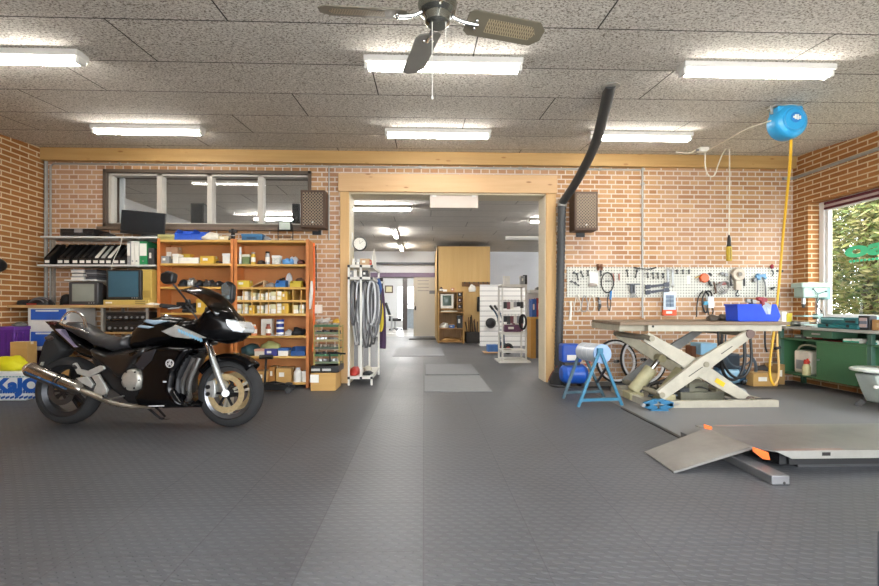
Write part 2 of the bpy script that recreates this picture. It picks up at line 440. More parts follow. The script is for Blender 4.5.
# timber: beam along the head of the wall, casing round the opening
zb = at(44, 160, 6.38).z
b = MB(); b.bx(XL, XR, 6.38, YW, zb, zc(6.4)); struct(b, 'trim_1', M_beam, bevel=.006)
hz0, hz1 = at(450, 192.5, 6.41).z, at(450, 174.5, 6.41).z
b = MB(); b.bx(hx(338, 6.40), hx(557.5, 6.40), 6.40, YW + .001, hz0, hz1); struct(b, 'trim_2', M_trim, bevel=.005)
b = MB(); b.bx(hx(340, 6.42), XA + .006, 6.42, YW, 0, hz0); struct(b, 'trim_3', M_trimv, bevel=.004)
b = MB(); b.bx(XB - .006, hx(556, 6.42), 6.42, YW, 0, hz0); struct(b, 'trim_4', M_trimv, bevel=.004)
b = MB(); b.bx(XA, XA + .02, YW - .005, YB + .03, 0, hz0); b.bx(XB - .02, XB, YW - .005, YB + .03, 0, hz0); b.bx(XA, XB, YW - .005, YB + .03, hz0 - .02, hz0 + .01)
struct(b, 'trim_5', M('cfc3a8', .6, 0, .05, 2, name='pale_lining_board'))
# interior glazing
M_frame = M('5a4d42', .6, 0, .1, 3, name='brown_window_frame'); M_mull = M('b8b2a8', .55, 0, .06, 3, name='pale_mullion')
w = thing('window_1', None, None, ((WX0 + WX1) / 2, YW, WZ0)); w['kind'] = 'structure'
b = MB(); t = .045
b.bx(WX0, WX1, YW - .03, YB, WZ0, WZ0 + t); b.bx(WX0, WX1, YW - .03, YB, WZ1 - t, WZ1); b.bx(WX0, WX0 + t, YW - .03, YB, WZ0, WZ1); b.bx(WX1 - t, WX1, YW - .03, YB, WZ0, WZ1)
b.build('window_frame', M_frame, w, bevel=.004)
b = MB()
for px in (160.5, 210.6, 261): x = hx(px, YW + .05); b.bx(x - .035, x + .035, YW + .02, YW + .14, WZ0 + t, WZ1 - t)
b.bx(WX0 + t, WX0 + t + .04, YW + .02, YW + .14, WZ0 + t, WZ1 - t)
b.bx(WX0 + t, WX1 - t, YW + .02, YW + .14, WZ1 - t - .03, WZ1 - t); b.bx(WX0 + t, WX1 - t, YW + .02, YW + .14, WZ0 + t, WZ0 + t + .02)
b.build('mullion', M_mull, w, bevel=.004)
for a, c in ((104, 160.5), (160.5, 210.6), (210.6, 261), (261, 312)):
    b = MB(); b.bx(max(WX0 + t, hx(a, YW + .05)), min(WX1 - t, hx(c, YW + .05)), YW + .075, YW + .081, WZ0 + t, WZ1 - t); b.build('pane', M_glass, w)
b = MB(); b.bx(hx(108, 6.6), hx(119, 6.6), 6.7, 6.74, WZ0 + t, WZ1 - t); b.build('blind', M_wall_white, w)
# sill board
b = MB(); b.bx(WX0 - .05, hx(318, 6.4), 6.37, YW, WZ0 - .045, WZ0 - .005); struct(b, 'trim_6', M('6b5a4c', .6, 0, .15, 5, name='brown_sill'), bevel=.004)
# daylight window
fx = XR + .155
w = thing('window_2', None, None, (fx, (RY0 + RY1) / 2, RZ0)); w['kind'] = 'structure'
M_upvc = M('e4e4e2', .35, 0, .02, name='white_window_frame')
b = MB(); t = .075
def ring(b, x0, x1, y0, y1, z0, z1, t):
    b.bx(x0, x1, y0, y1, z0, z0 + t); b.bx(x0, x1, y0, y1, z1 - t, z1); b.bx(x0, x1, y0, y0 + t, z0 + t, z1 - t); b.bx(x0, x1, y1 - t, y1, z0 + t, z1 - t)
ring(b, fx, fx + .1, RY0, RY1, RZ0, RZ1, t); b.build('window_frame', M_upvc, w, bevel=.006)
b = MB(); ring(b, fx + .02, fx + .08, RY0 + t, RY1 - t, RZ0 + t, RZ1 - t, .05); b.build('sash', M_upvc, w, bevel=.006)
b = MB(); b.bx(fx + .045, fx + .055, RY0 + t + .04, RY1 - t - .04, RZ0 + t + .04, RZ1 - t - .04); b.build('pane', M_glass, w)
b = MB(); b.bx(XR + .01, fx, RY0, RY1, RZ0 - .0, RZ0 + .012); b.build('window_sill', M_upvc, w)
b = MB(); b.bx(fx - .02, fx - .002, RY0 + .02, RY1 - .1, RZ1 - .05, RZ1 - .015); b.build('roller_blind', M('5a1f2a', .6, 0, .1, name='dark_red_blind'), w, bevel=.004)
b = MB(); b.bx(fx - .02, fx - .004, RY0 + .02, RY1 - .1, RZ1 - .115, RZ1 - .085); b.build('blind_rail', M('5a1f2a', .6, 0, .1, name='dark_red_blind'), w, bevel=.004)
b = MB(); b.bx(fx - .012, fx - .006, RY0 + .02, RY1 - .1, RZ1 - .085, RZ1 - .05); b.build('blind_cloth', M('b9a9a6', .7), w)
M_mint = M('4fd9a0', .5, 0, .05, name='mint_vinyl')
q = atX(845, 257.5, fx + .04)
text('oa', .27, M_mint, w, Vector((fx + .042, q.y, q.z)), FACEX, 'window_lettering', .001, 2.1, .012)
b = MB(); q = atX(849, 262, fx + .04)
for k in range(12): b.bx(fx + .04, fx + .043, q.y - .05 * k, q.y - .05 * k - .034, q.z - .01, q.z + .02)
b.build('small_lettering', M_mint, w)
# ---------------------------------------------------------------- the showroom beyond
ZS = 3.05; YS = 16.5
b = MB(); b.bx(-5.6, 6.0, YB, YS + .2, ZS, ZS + .15); struct(b, 'ceiling_showroom', M_ceiling2)
b = MB(); b.bx(-5.75, -5.45, YB, YS, 0, ZS); struct(b, 'wall_showroom_left', M_wall_white)
b = MB(); b.bx(5.8, 6.0, YB, YS, 0, ZS); struct(b, 'wall_showroom_right', M_wall_grey)
dl, dr = hx(382.5, YS), hx(436.5, YS); dz = at(400, 278, YS).z
b = MB(); b.bx(-5.6, dl, YS, YS + .2, 0, ZS); b.bx(dl, dr, YS, YS + .2, dz, ZS); b.bx(dr, 6.0, YS, YS + .2, 0, ZS); struct(b, 'wall_showroom_far', M_wall_white)
b = MB(); b.bx(dr + .05, 6.0, YS - .03, YS + .001, 0, at(520, 247, YS).z); struct(b, 'wall_showroom_panel', M_wall_grey)
z = at(400, 263, YS - .1).z; b = MB(); b.bx(-5.4, dr, YS - .14, YS, z - .05, z + .02); struct(b, 'trim_7', M('4a4a50', .5))
z = at(400, 275, YS - .1).z; b = MB(); b.bx(-5.4, dr + .1, YS - .12, YS, z - .08, z + .08); struct(b, 'trim_8', M('6a5a6e', .5, .2, .1, 3, name='purple_grey_rail'))
b = MB(); b.bx(dr, 6.0, YS - .06, YS, at(520, 248.5, YS).z, at(520, 245.5, YS).z); struct(b, 'trim_9', M('4a4a50', .5))
b = MB(); b.bx(dl - .12, dl + .02, YS - .1, YS, 0, dz); struct(b, 'trim_10', M('2c2528', .5))
b = MB(); b.bx(dr - .02, dr + .08, YS - .1, YS, 0, dz); struct(b, 'trim_11', M('5a565e', .5))
# white sliding door
d0 = hx(413.5, YS - .1)
w = thing('door_1', None, None, ((d0 + dr) / 2, YS - .09, 0)); w['kind'] = 'structure'
b = MB(); b.bx(d0, dr - .03, YS - .1, YS - .05, .02, dz + .03); b.build('door_leaf', M('b9b2a3', .55, 0, .03, 2, name='off_white_door'), w, bevel=.01)
b = MB(); b.box((d0 + .07, YS - .115, 1.02), (.05, .04, .14)); b.build('door_handle', M_black, w)
b = MB(); q = at(426, 291, YS - .105)
for k in range(4): b.bx(q.x - .3, q.x + .1, YS - .105, YS - .099, q.z + .12 * k, q.z + .12 * k + .02)
b.bx(q.x + .12, q.x + .34, YS - .105, YS - .099, q.z - .1, q.z + .02)
b.build('notice_print', M('6c6c70', .6), w)
# bright third room
YT = 25.0
b = MB(); b.bx(-6, 4, 16.6, YT, -.12, 0.002); struct(b, 'floor_far_room', M('c9c7c2', .25, 0, .03, 1, name='pale_tile_floor'))
b = MB(); b.bx(-6, 4, YS + .2, YT, 2.9, 3.0); struct(b, 'ceiling_far_room', M('c9c6be', .8, 0, .04, 2))
b = MB()
wx = [hx(397, YT), hx(403.5, YT), hx(407, YT), hx(417, YT)]
b.bx(-6, wx[0], YT, YT + .2, 0, 2.9); b.bx(wx[1], wx[2], YT, YT + .2, 0, 2.9); b.bx(wx[3], 4, YT, YT + .2, 0, 2.9); b.bx(wx[0], wx[3], YT, YT + .2, 0, .3); b.bx(wx[0], wx[3], YT, YT + .2, 2.2, 2.9)
b.bx(-6, -5.8, YS + .2, YT, 0, 2.9); b.bx(3.8, 4, YS + .2, YT, 0, 2.9)
struct(b, 'wall_far_room', M_wall_white)
w = thing('window_3', None, None, ((wx[0] + wx[3]) / 2, YT + .1, .3)); w['kind'] = 'structure'
b = MB(); xm = (wx[0] + wx[1]) / 2; ring2 = [(wx[0], wx[1]), (wx[2], wx[3])]
for a, c in ring2: b.bx(a, a + .06, YT + .05, YT + .12, .3, 2.2); b.bx(c - .06, c, YT + .05, YT + .12, .3, 2.2); b.bx(a, c, YT + .05, YT + .12, .3, .36); b.bx(a, c, YT + .05, YT + .12, 2.14, 2.2); b.bx(a, c, YT + .05, YT + .12, 1.2, 1.25)
b.build('window_frame', M_upvc, w)
b = MB()
for a, c in ring2: b.bx(a + .03, c - .03, YT + .08, YT + .085, .33, 2.17)
b.build('pane', M_glass, w)
b = MB(); x = hx(405, 21.5); b.bx(x - .1, x + .1, 21.4, 21.6, 0, 2.9); struct(b, 'trim_12', M('4a4240', .6))
# floor insets: paler concrete round the lifts and its dark edge angle
g0 = atZ(633, 410.5, 0); g1 = atZ(680, 438, 0)
b = MB(); b.bx(g1.x + .02, XR, g1.y - .02, 5.75, 0, .004); struct(b, 'floor_pit_slab', M('77787a', .5, 0, .1, 2, .1, name='smooth_concrete'))
b = MB(); b.bx(g1.x - .015, g1.x + .02, g1.y - .05, g0.y + .1, 0, .008); struct(b, 'trim_13', M_black)
# walk-off mats
def mat_(px0, px1, y0, y1, label):
    a = atZ(px0, y1, .008); c = atZ(px0, y0, .008); e = atZ(px1, y1, .008)
    b = MB(); b.bx(a.x, e.x, a.y, c.y, 0, .009)
    tag(b.build('floor_mat', M('7b7d80', .7, 0, .08, 8, .1, name='grey_mat'), bevel=.003), label, 'mat')
mat_(424.5, 492.5, 375.6, 391.5, 'grey rectangular floor mat nearest to the viewer in the opening')
mat_(425.5, 480, 364.2, 374.6, 'grey rectangular floor mat just behind the nearest mat')
mat_(392.5, 445, 347.7, 356, 'pale grey floor mat farthest back in the walkway')
b = MB(); a = atZ(409, 339.5, .01); c = atZ(436, 336.6, .01); b.bx(a.x, c.x, a.y, a.y + .6, 0, .012)
tag(b.build('door_mat', M_blackm), 'black doormat in front of the white sliding door', 'mat')
# ---------------------------------------------------------------- ceiling lights
M_lamp_body = M('d8d6d0', .45, 0, .03, name='lamp_housing')
def batten(cx, y, zt_, label, along='x', L=1.18, lit=True, slope=True, group=None):
    w = thing('fluorescent_light', label, 'ceiling light', (cx, y, zt_), 0, group)
    cy_ = y
    def seg(a, c, dz0, dz1, hw):
        b = MB()
        if along == 'x': b.bx(cx + a, cx + c, y - hw, y + hw, zt_ + dz0, zt_ + dz1)
        else: b.bx(cx - hw, cx + hw, y + a, y + c, zt_ + dz0, zt_ + dz1)
        return b
    seg(-L / 2 - .03, L / 2 + .03, -.05, .002 if slope else 0, .066).build('housing', M_lamp_body, w, bevel=.006)
    for s in (-1, 1):
        seg(s * L / 2 - .015 + s * .012, s * L / 2 + .015 + s * .012, -.094, -.045, .04).build('lamp_holder', M_lamp_body, w, bevel=.004)
    for o in (-.02, .02):
        b = MB(); v = Vector((1, 0, 0)) if along == 'x' else Vector((0, 1, 0)); s_ = Vector((0, 1, 0)) if along == 'x' else Vector((1, 0, 0))
        p = Vector((cx, y, zt_ - .076)) + s_ * o
        b.cyl(p - v * L / 2, p + v * L / 2, .014, n=10); b.build('tube', (M_tube3 if cy_ > 17 else M_tube2 if cy_ > 8 else M_tube) if lit else M_unlit, w)
Y1, Y2 = 3.62, 5.42
e = hx(83, Y1)
batten(e - .62, Y1, zc(Y1), 'lit fluorescent light at the left in the nearer row on the ceiling')
batten(hx(443.5, Y1), Y1, zc(Y1), 'lit fluorescent light just behind the ceiling fan, middle of the nearer row')
batten(hx(756, Y1), Y1, zc(Y1), 'lit fluorescent light near the blue hose reel, right in the nearer row')
batten(hx(148.5, Y2), Y2, zc(Y2), 'lit fluorescent light above the wall glazing and the orange shelves')
batten(hx(438, Y2), Y2, zc(Y2), 'lit fluorescent light in front of the wide opening in the farther row')
batten(hx(640, Y2), Y2, zc(Y2), 'lit fluorescent light above the right brick wall in the farther row')
batten(hx(412, 9.1) - .62, 9.1, ZS, 'lit fluorescent light behind the left end of the opening header', slope=False)
batten(hx(530, 10.3) + .6, 10.3, ZS, 'lit fluorescent light on the back room ceiling at right', slope=False)
batten(hx(506, 12.9) + .6, 12.9, ZS, 'unlit fluorescent light farthest right on the back room ceiling', slope=False, lit=False)
batten(hx(395, 12.2), 12.2, ZS, 'nearer of two lit lights running lengthwise on the back room ceiling', 'y', slope=False)
batten(hx(401, 15.0), 15.0, ZS, 'farther of two lit lights running lengthwise on the back room ceiling', 'y', slope=False)
batten(-3.1, 10.2, ZS, 'lit fluorescent light seen through the wall glazing', slope=False)
batten(4.4, 9.6, ZS, 'added fluorescent fill light in the back room, unseen behind the right brick wall', slope=False)  # extra lamp added out of view to brighten the back room
batten(4.4, 13.2, ZS, 'added unseen fluorescent fill light in the back room before the blue grey far wall', slope=False)  # another added lamp, unseen, lifting the far wall panel
batten(hx(402, 19.5), 19.5, 2.9, 'lit light beyond the sliding door', slope=False)
batten(hx(402, 22.5), 22.5, 2.9, 'farther lit light beyond the sliding door', slope=False)
# hanging white panel behind the header
a, c = at(430, 208, 6.5), at(478, 193, 6.5)
w = thing('sign_board', 'plain pale rectangular board hanging under the middle of the opening header', 'board', ((a.x + c.x) / 2, 6.5, a.z))
b = MB(); b.bx(a.x, c.x, 6.48, 6.52, a.z, hz0 - .02); b.build('board', M('c4b8ae', .6, 0, .02, name='board_white'), w, bevel=.006)
for x in (a.x + .06, c.x - .06): MB().bx(x - .03, x + .03, 6.47, 6.53, hz0 - .045, hz0 - .02).build('fixing', M_white, w)
# speakers on the wall
def speaker(x0, y0, x1, y1, label, side):
    a, c = at(x0, y1, 6.2), at(x1, y0, 6.2)
    w = thing('wall_speaker', label, 'loudspeaker', ((a.x + c.x) / 2, 6.325, a.z))
    MB().bx(a.x, c.x, 6.2, YW - .02, a.z, c.z).build('cabinet', M('4d392c', .6, 0, .12, 5, name='brown_cabinet'), w, bevel=.008)
    MB().bx(a.x + .03, c.x - .03, 6.19, 6.205, a.z + .035, c.z - .035).build('grille', M_grille, w)
    MB().cyl(((a.x + c.x) / 2, 6.188, a.z + .07), ((a.x + c.x) / 2, 6.195, a.z + .07), .012).build('badge', M_alu, w)
    MB().bx((a.x + c.x) / 2 - .06, (a.x + c.x) / 2 + .06, YW - .025, YW, a.z - .06, c.z - .05).build('bracket', M_black, w)
speaker(300.5, 190, 325, 227.5, 'brown wall speaker with a diamond grille beside the wall glazing', 1)
speaker(574.5, 191.5, 598, 230, 'brown wall speaker with a diamond grille right of the exhaust hose', -1)
# conduits
def conduit(pts, label, r=.013, clips=()):
    w = thing('conduit', label, 'conduit', pts[0])
    MB().tube(pts, r, 8).build('pipe', M_galv, w)
    for p_ in clips: MB().box(p_, (.04, .05, .03)).build('clip', M_galv, w)
yc = YW - .014
zp = at(60, 163.5, yc).z
conduit([(hx(50.5, yc), yc, at(50, 300, yc).z), (hx(50.5, yc), yc, zp - .04), (hx(50.5, yc) + .04, yc, zp), (hx(640, yc), yc, zp)], 'grey conduit rising in the left corner and running under the pine beam', .013,
        [(hx(x, yc), yc, zp) for x in (120, 200, 290, 420, 520, 600)])
conduit([(hx(46, yc), yc, .8), (hx(46, yc), yc, zb)], 'pale pipe in the corner left of the wall shelves', .022)
conduit([(hx(642.5, yc), yc, at(642, 318, yc).z), (hx(642.5, yc), yc, zp + .03)], 'grey conduit running straight down the right brick wall through the pegboard', .014, [(hx(642.5, yc), yc, at(642, y, yc).z) for y in (170, 184, 240)])
xc = XR - .02
q0, q1 = atX(796, 177.5, xc), atX(885, 147, xc)
conduit([(hx(783, yc), yc, q0.z), (xc - .03, yc, q0.z), (xc, yc - .03, q0.z), (xc, 1.5, q0.z)], 'grey pipe along the right wall above the window', .022, [(hx(784, yc), yc, q0.z)])
conduit([(hx(329, yc), yc, at(329, 240, yc).z), (hx(329, yc), yc, zp)], 'thin grey conduit beside the left pine casing', .01)
# clock on a bracket
q = at(360, 244, 6.62)
w = thing('wall_clock', 'round white clock with black rim on a bracket at the left of the opening', 'clock', q)
MB().lathe([(0, -.03), (.095, -.03), (.1, -.02), (.1, .02), (.095, .03), (.086, .03), (.084, .024), (0, .024)][::-1], q, 'y', 36).build('rim', M_black, w)
MB().cyl(q + Vector((0, -.022, 0)), q + Vector((0, -.034, 0)), .086, n=36).build('dial', M_paper, w)
b = MB()
for k in range(12): a = R(30 * k); v = Vector((math.sin(a), 0, math.cos(a))); b.bar(q + v * .066 + Vector((0, -.035, 0)), q + v * .08 + Vector((0, -.035, 0)), .008, .002)
b.build('hour_mark', M_black, w)
for a, L, nm in ((52, .07, 'minute_hand'), (-6, .048, 'hour_hand')):
    v = Vector((math.sin(R(a)), 0, math.cos(R(a)))); MB().bar(q + Vector((0, -.037, 0)), q + v * L + Vector((0, -.037, 0)), .008, .002).build(nm, M_black, w)
MB().bx(XA + .02, q.x - .098, 6.61, 6.63, q.z - .012, q.z + .012).bx(XA + .02, XA + .03, 6.58, 6.66, q.z - .05, q.z + .16).build('bracket', M_white, w)

# loudspeakers standing behind the interior glazing
for p0, p1, yt, lb in ((190.5, 204, 203, 'dark grey loudspeaker standing behind the wall glazing above the blue bins'), (292, 300, 203.5, 'dark grey loudspeaker behind the wall glazing next to the brown speaker')):
    x0, x1 = hx(p0, 6.6), hx(p1, 6.6); zt_ = at(p0, yt, 6.6).z; zb_ = WZ0 + .046
    o = thing('loudspeaker', lb, 'loudspeaker', ((x0 + x1) / 2, 6.66, zb_))
    MB().bx(x0, x1, 6.6, 6.74, zb_, zt_).build('cabinet', M('3b3a3a', .6), o, bevel=.006)
    MB().bx(x0 + .02, x1 - .02, 6.594, 6.602, zb_ + .02, zt_ - .02).build('grille', M('2a2a2b', .8), o)
# ---------------------------------------------------------------- small things on shelves
def carton(name, label, cat, x0, x1, ytop, zs, Y, dep, mat, group=None, tape=None, rz=0, lid=None):
    a, c = at(x0, ytop, Y), at(x1, ytop, Y); wd = c.x - a.x; h = a.z - zs
    o = thing(name, label, cat, ((a.x + c.x) / 2, Y + dep / 2, zs), rz, group) if (tape or lid) else None
    b = MB(); b.bx(-wd / 2, wd / 2, -dep / 2, dep / 2, 0, h)
    if o is None:
        b.xf(Matrix.Translation(((a.x + c.x) / 2, Y + dep / 2, zs)) @ Matrix.Rotation(rz, 4, 'Z'))
        return tag(b.build(name, mat, bevel=min(.004, wd * .06)), label, cat, group)
    b.build('box', mat, o, local=True, bevel=.004)
    if tape: b = MB(); b.bx(-wd * .5 - .001, wd * .5 + .001, -.02, .02, h - .03, h + .002); b.build('tape', M('cfc3a4', .5), o, local=True); b = MB(); b.bx(-wd * .3, wd * .05, -dep / 2 - .002, -dep / 2 + .001, h * .4, h * .72); b.build('label', M_paper, o, local=True)
    if lid: b = MB(); b.bx(-wd / 2 - .004, wd / 2 + .004, -dep / 2 - .004, dep / 2 + .004, h - .03, h + .002); b.build('lid', lid, o, local=True, bevel=.003)
    return o
def bottle(name, label, cat, xc_, ytop, zs, Y, rad, mat, cap=None, neck=.4, group=None, capname='cap'):
    q = at(xc_, ytop, Y); h = q.z - zs; o = thing(name, label, cat, (q.x, Y + rad, zs), 0, group)
    MB().lathe([(0, 0), (rad * .95, 0), (rad, .008), (rad, h * .68), (rad * neck, h * .84), (rad * neck, h * .9), (0, h * .9)], (0, 0, 0), 'z', 18).build('body', mat, o, local=True)
    MB().lathe([(0, h * .86), (rad * neck * 1.15, h * .86), (rad * neck * 1.1, h), (0, h)], (0, 0, 0), 'z', 14).build(capname, cap or M_black, o, local=True)
    MB().lathe([(rad * 1.005, h * .2), (rad * 1.01, h * .21), (rad * 1.01, h * .56), (rad * 1.005, h * .57)], (0, 0, 0), 'z', 18).build('label', M_paper, o, local=True)
    return o
def lump(name, label, cat, x0, x1, ytop, zs, Y, dep, mat, seed=0, amp=.35, group=None):
    a, c = at(x0, ytop, Y), at(x1, ytop, Y)
    b = MB(); b.lump(((a.x + c.x) / 2, Y + dep / 2, zs), (c.x - a.x, dep, a.z - zs), seed, amp)
    zmin = min(v.co.z for v in b.bm.verts); b.xf(Matrix.Translation((0, 0, zs - zmin)))
    return tag(b.build(name, mat, ang=80), label, cat, group)
def binn(name, label, cat, x0, x1, ytop, zs, Y, dep, mat, group=None, rz=0):
    """open-fronted plastic parts bin"""
    a, c = at(x0, ytop, Y), at(x1, ytop, Y); wd = c.x - a.x; h = a.z - zs; t = .006
    o = thing(name, label, cat, ((a.x + c.x) / 2, Y + dep / 2, zs), rz, group)
    b = MB(); b.bx(-wd / 2, wd / 2, -dep / 2, dep / 2, 0, t)
    for s in (-1, 1): b.prism([(-dep / 2, 0), (dep / 2, 0), (dep / 2, h), (-dep * .1, h), (-dep / 2, h * .55)], s * wd / 2 - t / 2, s * wd / 2 + t / 2, 'yz')
    b.bx(-wd / 2, wd / 2, dep / 2 - t, dep / 2, 0, h); b.bx(-wd / 2, wd / 2, -dep / 2, -dep / 2 + t, 0, h * .55)
    b.build('bin_body', mat, o, local=True, bevel=.002)
    b = MB(); b.bx(-wd / 2 - .004, wd / 2 + .004, -dep / 2 - .008, -dep / 2 + .006, h * .5, h * .58); b.build('rim', mat, o, local=True, bevel=.002)
    return o
# ---------------------------------------------------------------- orange shelving units
YS0 = 6.09; YSB = 6.43
def shz(y): return at(235, y, YS0).z
def shelf_unit(label, px0, px1, zs, pigeon):
    x0, x1 = hx(px0, YS0), hx(px1, YS0)
    w = thing('shelving_unit', label, 'shelving unit', ((x0 + x1) / 2, (YS0 + YSB) / 2, 0))
    zt_ = zs[0] + .015
    for sx, xx in ((1, x0), (-1, x1)):
        for yy, s in ((YS0, 1), (YSB, -1)):
            b = MB(); b.bx(xx, xx + sx * .04, yy, yy + s * .004, 0, zt_); b.bx(xx, xx + sx * .003, yy, yy + s * .04, 0, zt_)
            b.build('upright', M_orange, w)
        b = MB(); b.bx(xx + sx * .004, xx + sx * .007, YS0 + .01, YSB - .01, .04, zt_ - .01); b.build('side_sheet', M_orange, w)
    MB().bx(x0 + .004, x1 - .004, YSB - .006, YSB - .003, .06, zt_ - .01).build('back_sheet', M_orange_in, w)
    for z in zs:
        b = MB(); b.bx(x0 + .008, x1 - .008, YS0 + .004, YSB - .008, z - .028, z); b.build('shelf', M_shelfwood, w, bevel=.003)
    for (zl, zh, xs) in pigeon:
        for px in xs:
            x = hx(px, YS0 + .02); MB().bx(x - .005, x + .005, YS0 + .02, YSB - .01, zl, zh - .028).build('divider', M_shelfwood, w)
    return w
zl = [shz(y) for y in (240, 263.5, 286.8, 312.8)] + [.78, .45, .07]
zr = [shz(y) for y in (240, 264, 287, 300, 313.6, 335.8, 356.5)] + [shz(383)]
zl[4], zl[5], zl[6] = zr[5], zr[6], zr[7]
shelf_unit('left orange steel shelving unit behind the motorcycle', 157, 233.6, zl, [])
pg = [235.5 + 8.2 * k for k in range(1, 9)]
shelf_unit('right orange steel shelving unit with pigeonhole rows of white boxes', 234, 309, zr, [(zr[3], zr[2], pg), (zr[4], zr[3], pg)])
Yi = YS0 + .03
M_grey = M('8e8f90', .5); M_red = M('b02a24', .45); M_tan = M('b79a72', .75); M_ochre = M('d0a93c', .6); M_silver = M('b5b7b9', .3, .7)
M_wcard = M('eae7dc', .7, 0, .06); M_ycard = M('cdb43c', .65, 0, .1); M_oil = M('23272b', .5, .3, .3)
z = zl[1]
carton('carton', 'grey carton at the left end of the top shelf behind the bike', 'box', 161, 169, 256, z, Yi, .14, M_grey, tape=1)
carton('carton', 'tan cardboard box standing behind the grey carton', 'box', 164, 177.5, 247, z, Yi + .16, .12, M('c09a78', .75), tape='tape')
carton('carton', 'upright white box beside the grey carton', 'box', 172.5, 178.3, 254, z, Yi, .12, M_wcard, lid=M_paper)
carton('carton', 'long low white box on the top left shelf', 'box', 178.8, 198.5, 257.5, z, Yi, .15, M_wcard, tape=1)
carton('carton', 'flat yellow box behind the long low white box', 'box', 178, 190, 254, z, Yi + .16, .1, M_ycard, lid=M_ochre)
carton('carton', 'yellow box in the middle of the top left shelf', 'box', 200, 214, 256, z, Yi, .14, M_ochre, tape=1)
carton('carton', 'white box at the right end of the top left shelf', 'box', 222.5, 229.8, 253.5, z, Yi, .13, M_wcard, lid=M_paper)
q = at(216, 262, Yi + .05)
b = MB(); b.tube([(q.x - .08, q.y, z + .008), (q.x - .03, q.y + .03, z + .02), (q.x + .03, q.y - .02, z + .03), (q.x + .09, q.y, z + .02), (q.x + .07, q.y + .05, z + .008)], .008, 6, smooth=2)
tag(b.build('cable', M_black), 'short black cable lying between the yellow and white boxes', 'cable')
z = zl[2]
for i, (x0, x1, yt, mt, lb, ct) in enumerate([(176, 186, 279.5, M_oil, 'dark oily engine part at left on the second shelf', 'part'), (185, 193, 277.5, M_silver, 'silver machine part among dark parts on the second shelf', 'part'),
        (192, 201, 280, M_oil, 'black engine part right of the silver machine part', 'part'), (201, 210, 279, M_dark, 'dark grey wrapped part beside the windscreen top', 'part'), (209, 222, 281, M_blackm, 'black cable bundle at the right on the second shelf', 'cable')]):
    lump('machine_part' if ct == 'part' else 'cable_bundle', lb, ct, x0, x1, yt, z, Yi, .2, mt, i + 3, .5)
z = zl[3]
carton('carton', 'yellow box behind the handlebar on the third shelf', 'box', 196, 205, 299, z, Yi, .15, M_ochre, tape=1)
lump('wiring_loom', 'dark wiring bundle left of the yellow box on the third shelf', 'cable', 180, 195, 302, z, Yi, .2, M_blackm, 31, .5)
carton('carton', 'brown carton on the third shelf beyond the windscreen', 'box', 208, 222, 300, z, Yi + .06, .16, M_card, tape='tape')
# top of the units
z = zl[0]
binn('parts_bin', 'blue plastic parts bin on top at left, tipped open', 'bin', 174.5, 191, 228.3, z, YS0 + .04, .22, M_blue)
binn('parts_bin', 'blue plastic parts bin on top next to the white cloth', 'bin', 191.3, 204.5, 229.3, z, YS0 + .06, .22, M_blue, rz=.12)
lump('cloth', 'crumpled white cloth on top of the left orange unit', 'cloth', 200, 218, 231.5, z, YS0 + .0, .16, M('d9d3c2', .9), 5, .35)
carton('carton', 'flat tan packet on top beside the crumpled white cloth', 'box', 218, 229, 236, z, YS0 + .05, .16, M('cbbf9c', .8), tape=1)
carton('folder', 'flat olive folder on top at the left corner', 'folder', 158, 174, 234.5, z, YS0 + .03, .24, M('8e8a55', .7), lid=M('a19c66', .7))
z = zr[0]
q = at(233, 229, YS0 + .1)
w = thing('vice', 'black bench clamp standing on top where the two units meet', 'clamp', (q.x, q.y, z))
b = MB(); b.bx(q.x - .04, q.x + .04, q.y - .06, q.y + .06, z, z + .03); b.bx(q.x - .015, q.x + .015, q.y - .03, q.y + .03, z, q.z); b.build('base', M_black, w, bevel=.004)
MB().box((q.x, q.y, q.z - .03), (.1, .04, .04)).build('jaw', M_dark, w, bevel=.004)
MB().cyl((q.x - .07, q.y - .04, z + .06), (q.x + .06, q.y - .04, z + .07), .006).build('handle', M_steel, w)
o = carton('tool_case', 'long blue tool case lying on top of the right orange unit', 'case', 241.5, 262, 234, z, YS0 + .04, .16, M('2c5f86', .5), lid=M('376f99', .5))
b = MB(); b.tube([(-.06, -.085, .03), (-.055, -.105, .03), (.055, -.105, .03), (.06, -.085, .03)], .006, 6); b.build('handle', M_black, o, local=True)
lump('grey_rag', 'small grey rag at the end of the blue tool case', 'cloth', 262.5, 269, 235.5, z, YS0 + .05, .1, M_grey, 8, .4)
# work lamp
q0, q1 = at(279, 231, YS0 + .12), at(292, 221.5, YS0 + .12)
w = thing('work_lamp', 'black portable work lamp with square glass face on top of the right unit', 'lamp', ((q0.x + q1.x) / 2, q0.y, z)); xm = (q0.x + q1.x) / 2
b = MB(); b.box((xm, q0.y, (q0.z + q1.z) / 2), (q1.x - q0.x, .07, q1.z - q0.z), Matrix.Rotation(R(8), 4, 'X')); b.build('lamp_head', M_black, w, bevel=.008)
b = MB(); b.box((xm, q0.y - .036, (q0.z + q1.z) / 2), (q1.x - q0.x - .03, .012, q1.z - q0.z - .03), Matrix.Rotation(R(8), 4, 'X')); b.build('lens', M('c3ccc0', .15), w)
b = MB(); b.tube([(q0.x - .012, q0.y, z + .008), (q0.x - .012, q0.y, q0.z + .05)], .007, 6); b.tube([(q1.x + .012, q0.y, z + .008), (q1.x + .012, q0.y, q0.z + .05)], .007, 6)
b.tube([(q0.x - .012, q0.y - .09, z + .008), (q0.x - .012, q0.y + .09, z + .008)], .007, 6); b.tube([(q1.x + .012, q0.y - .09, z + .008), (q1.x + .012, q0.y + .09, z + .008)], .007, 6); b.tube([(q0.x - .012, q0.y, z + .06), (q1.x + .012, q0.y, z + .06)], .007, 6)
b.build('stand', M_black, w)
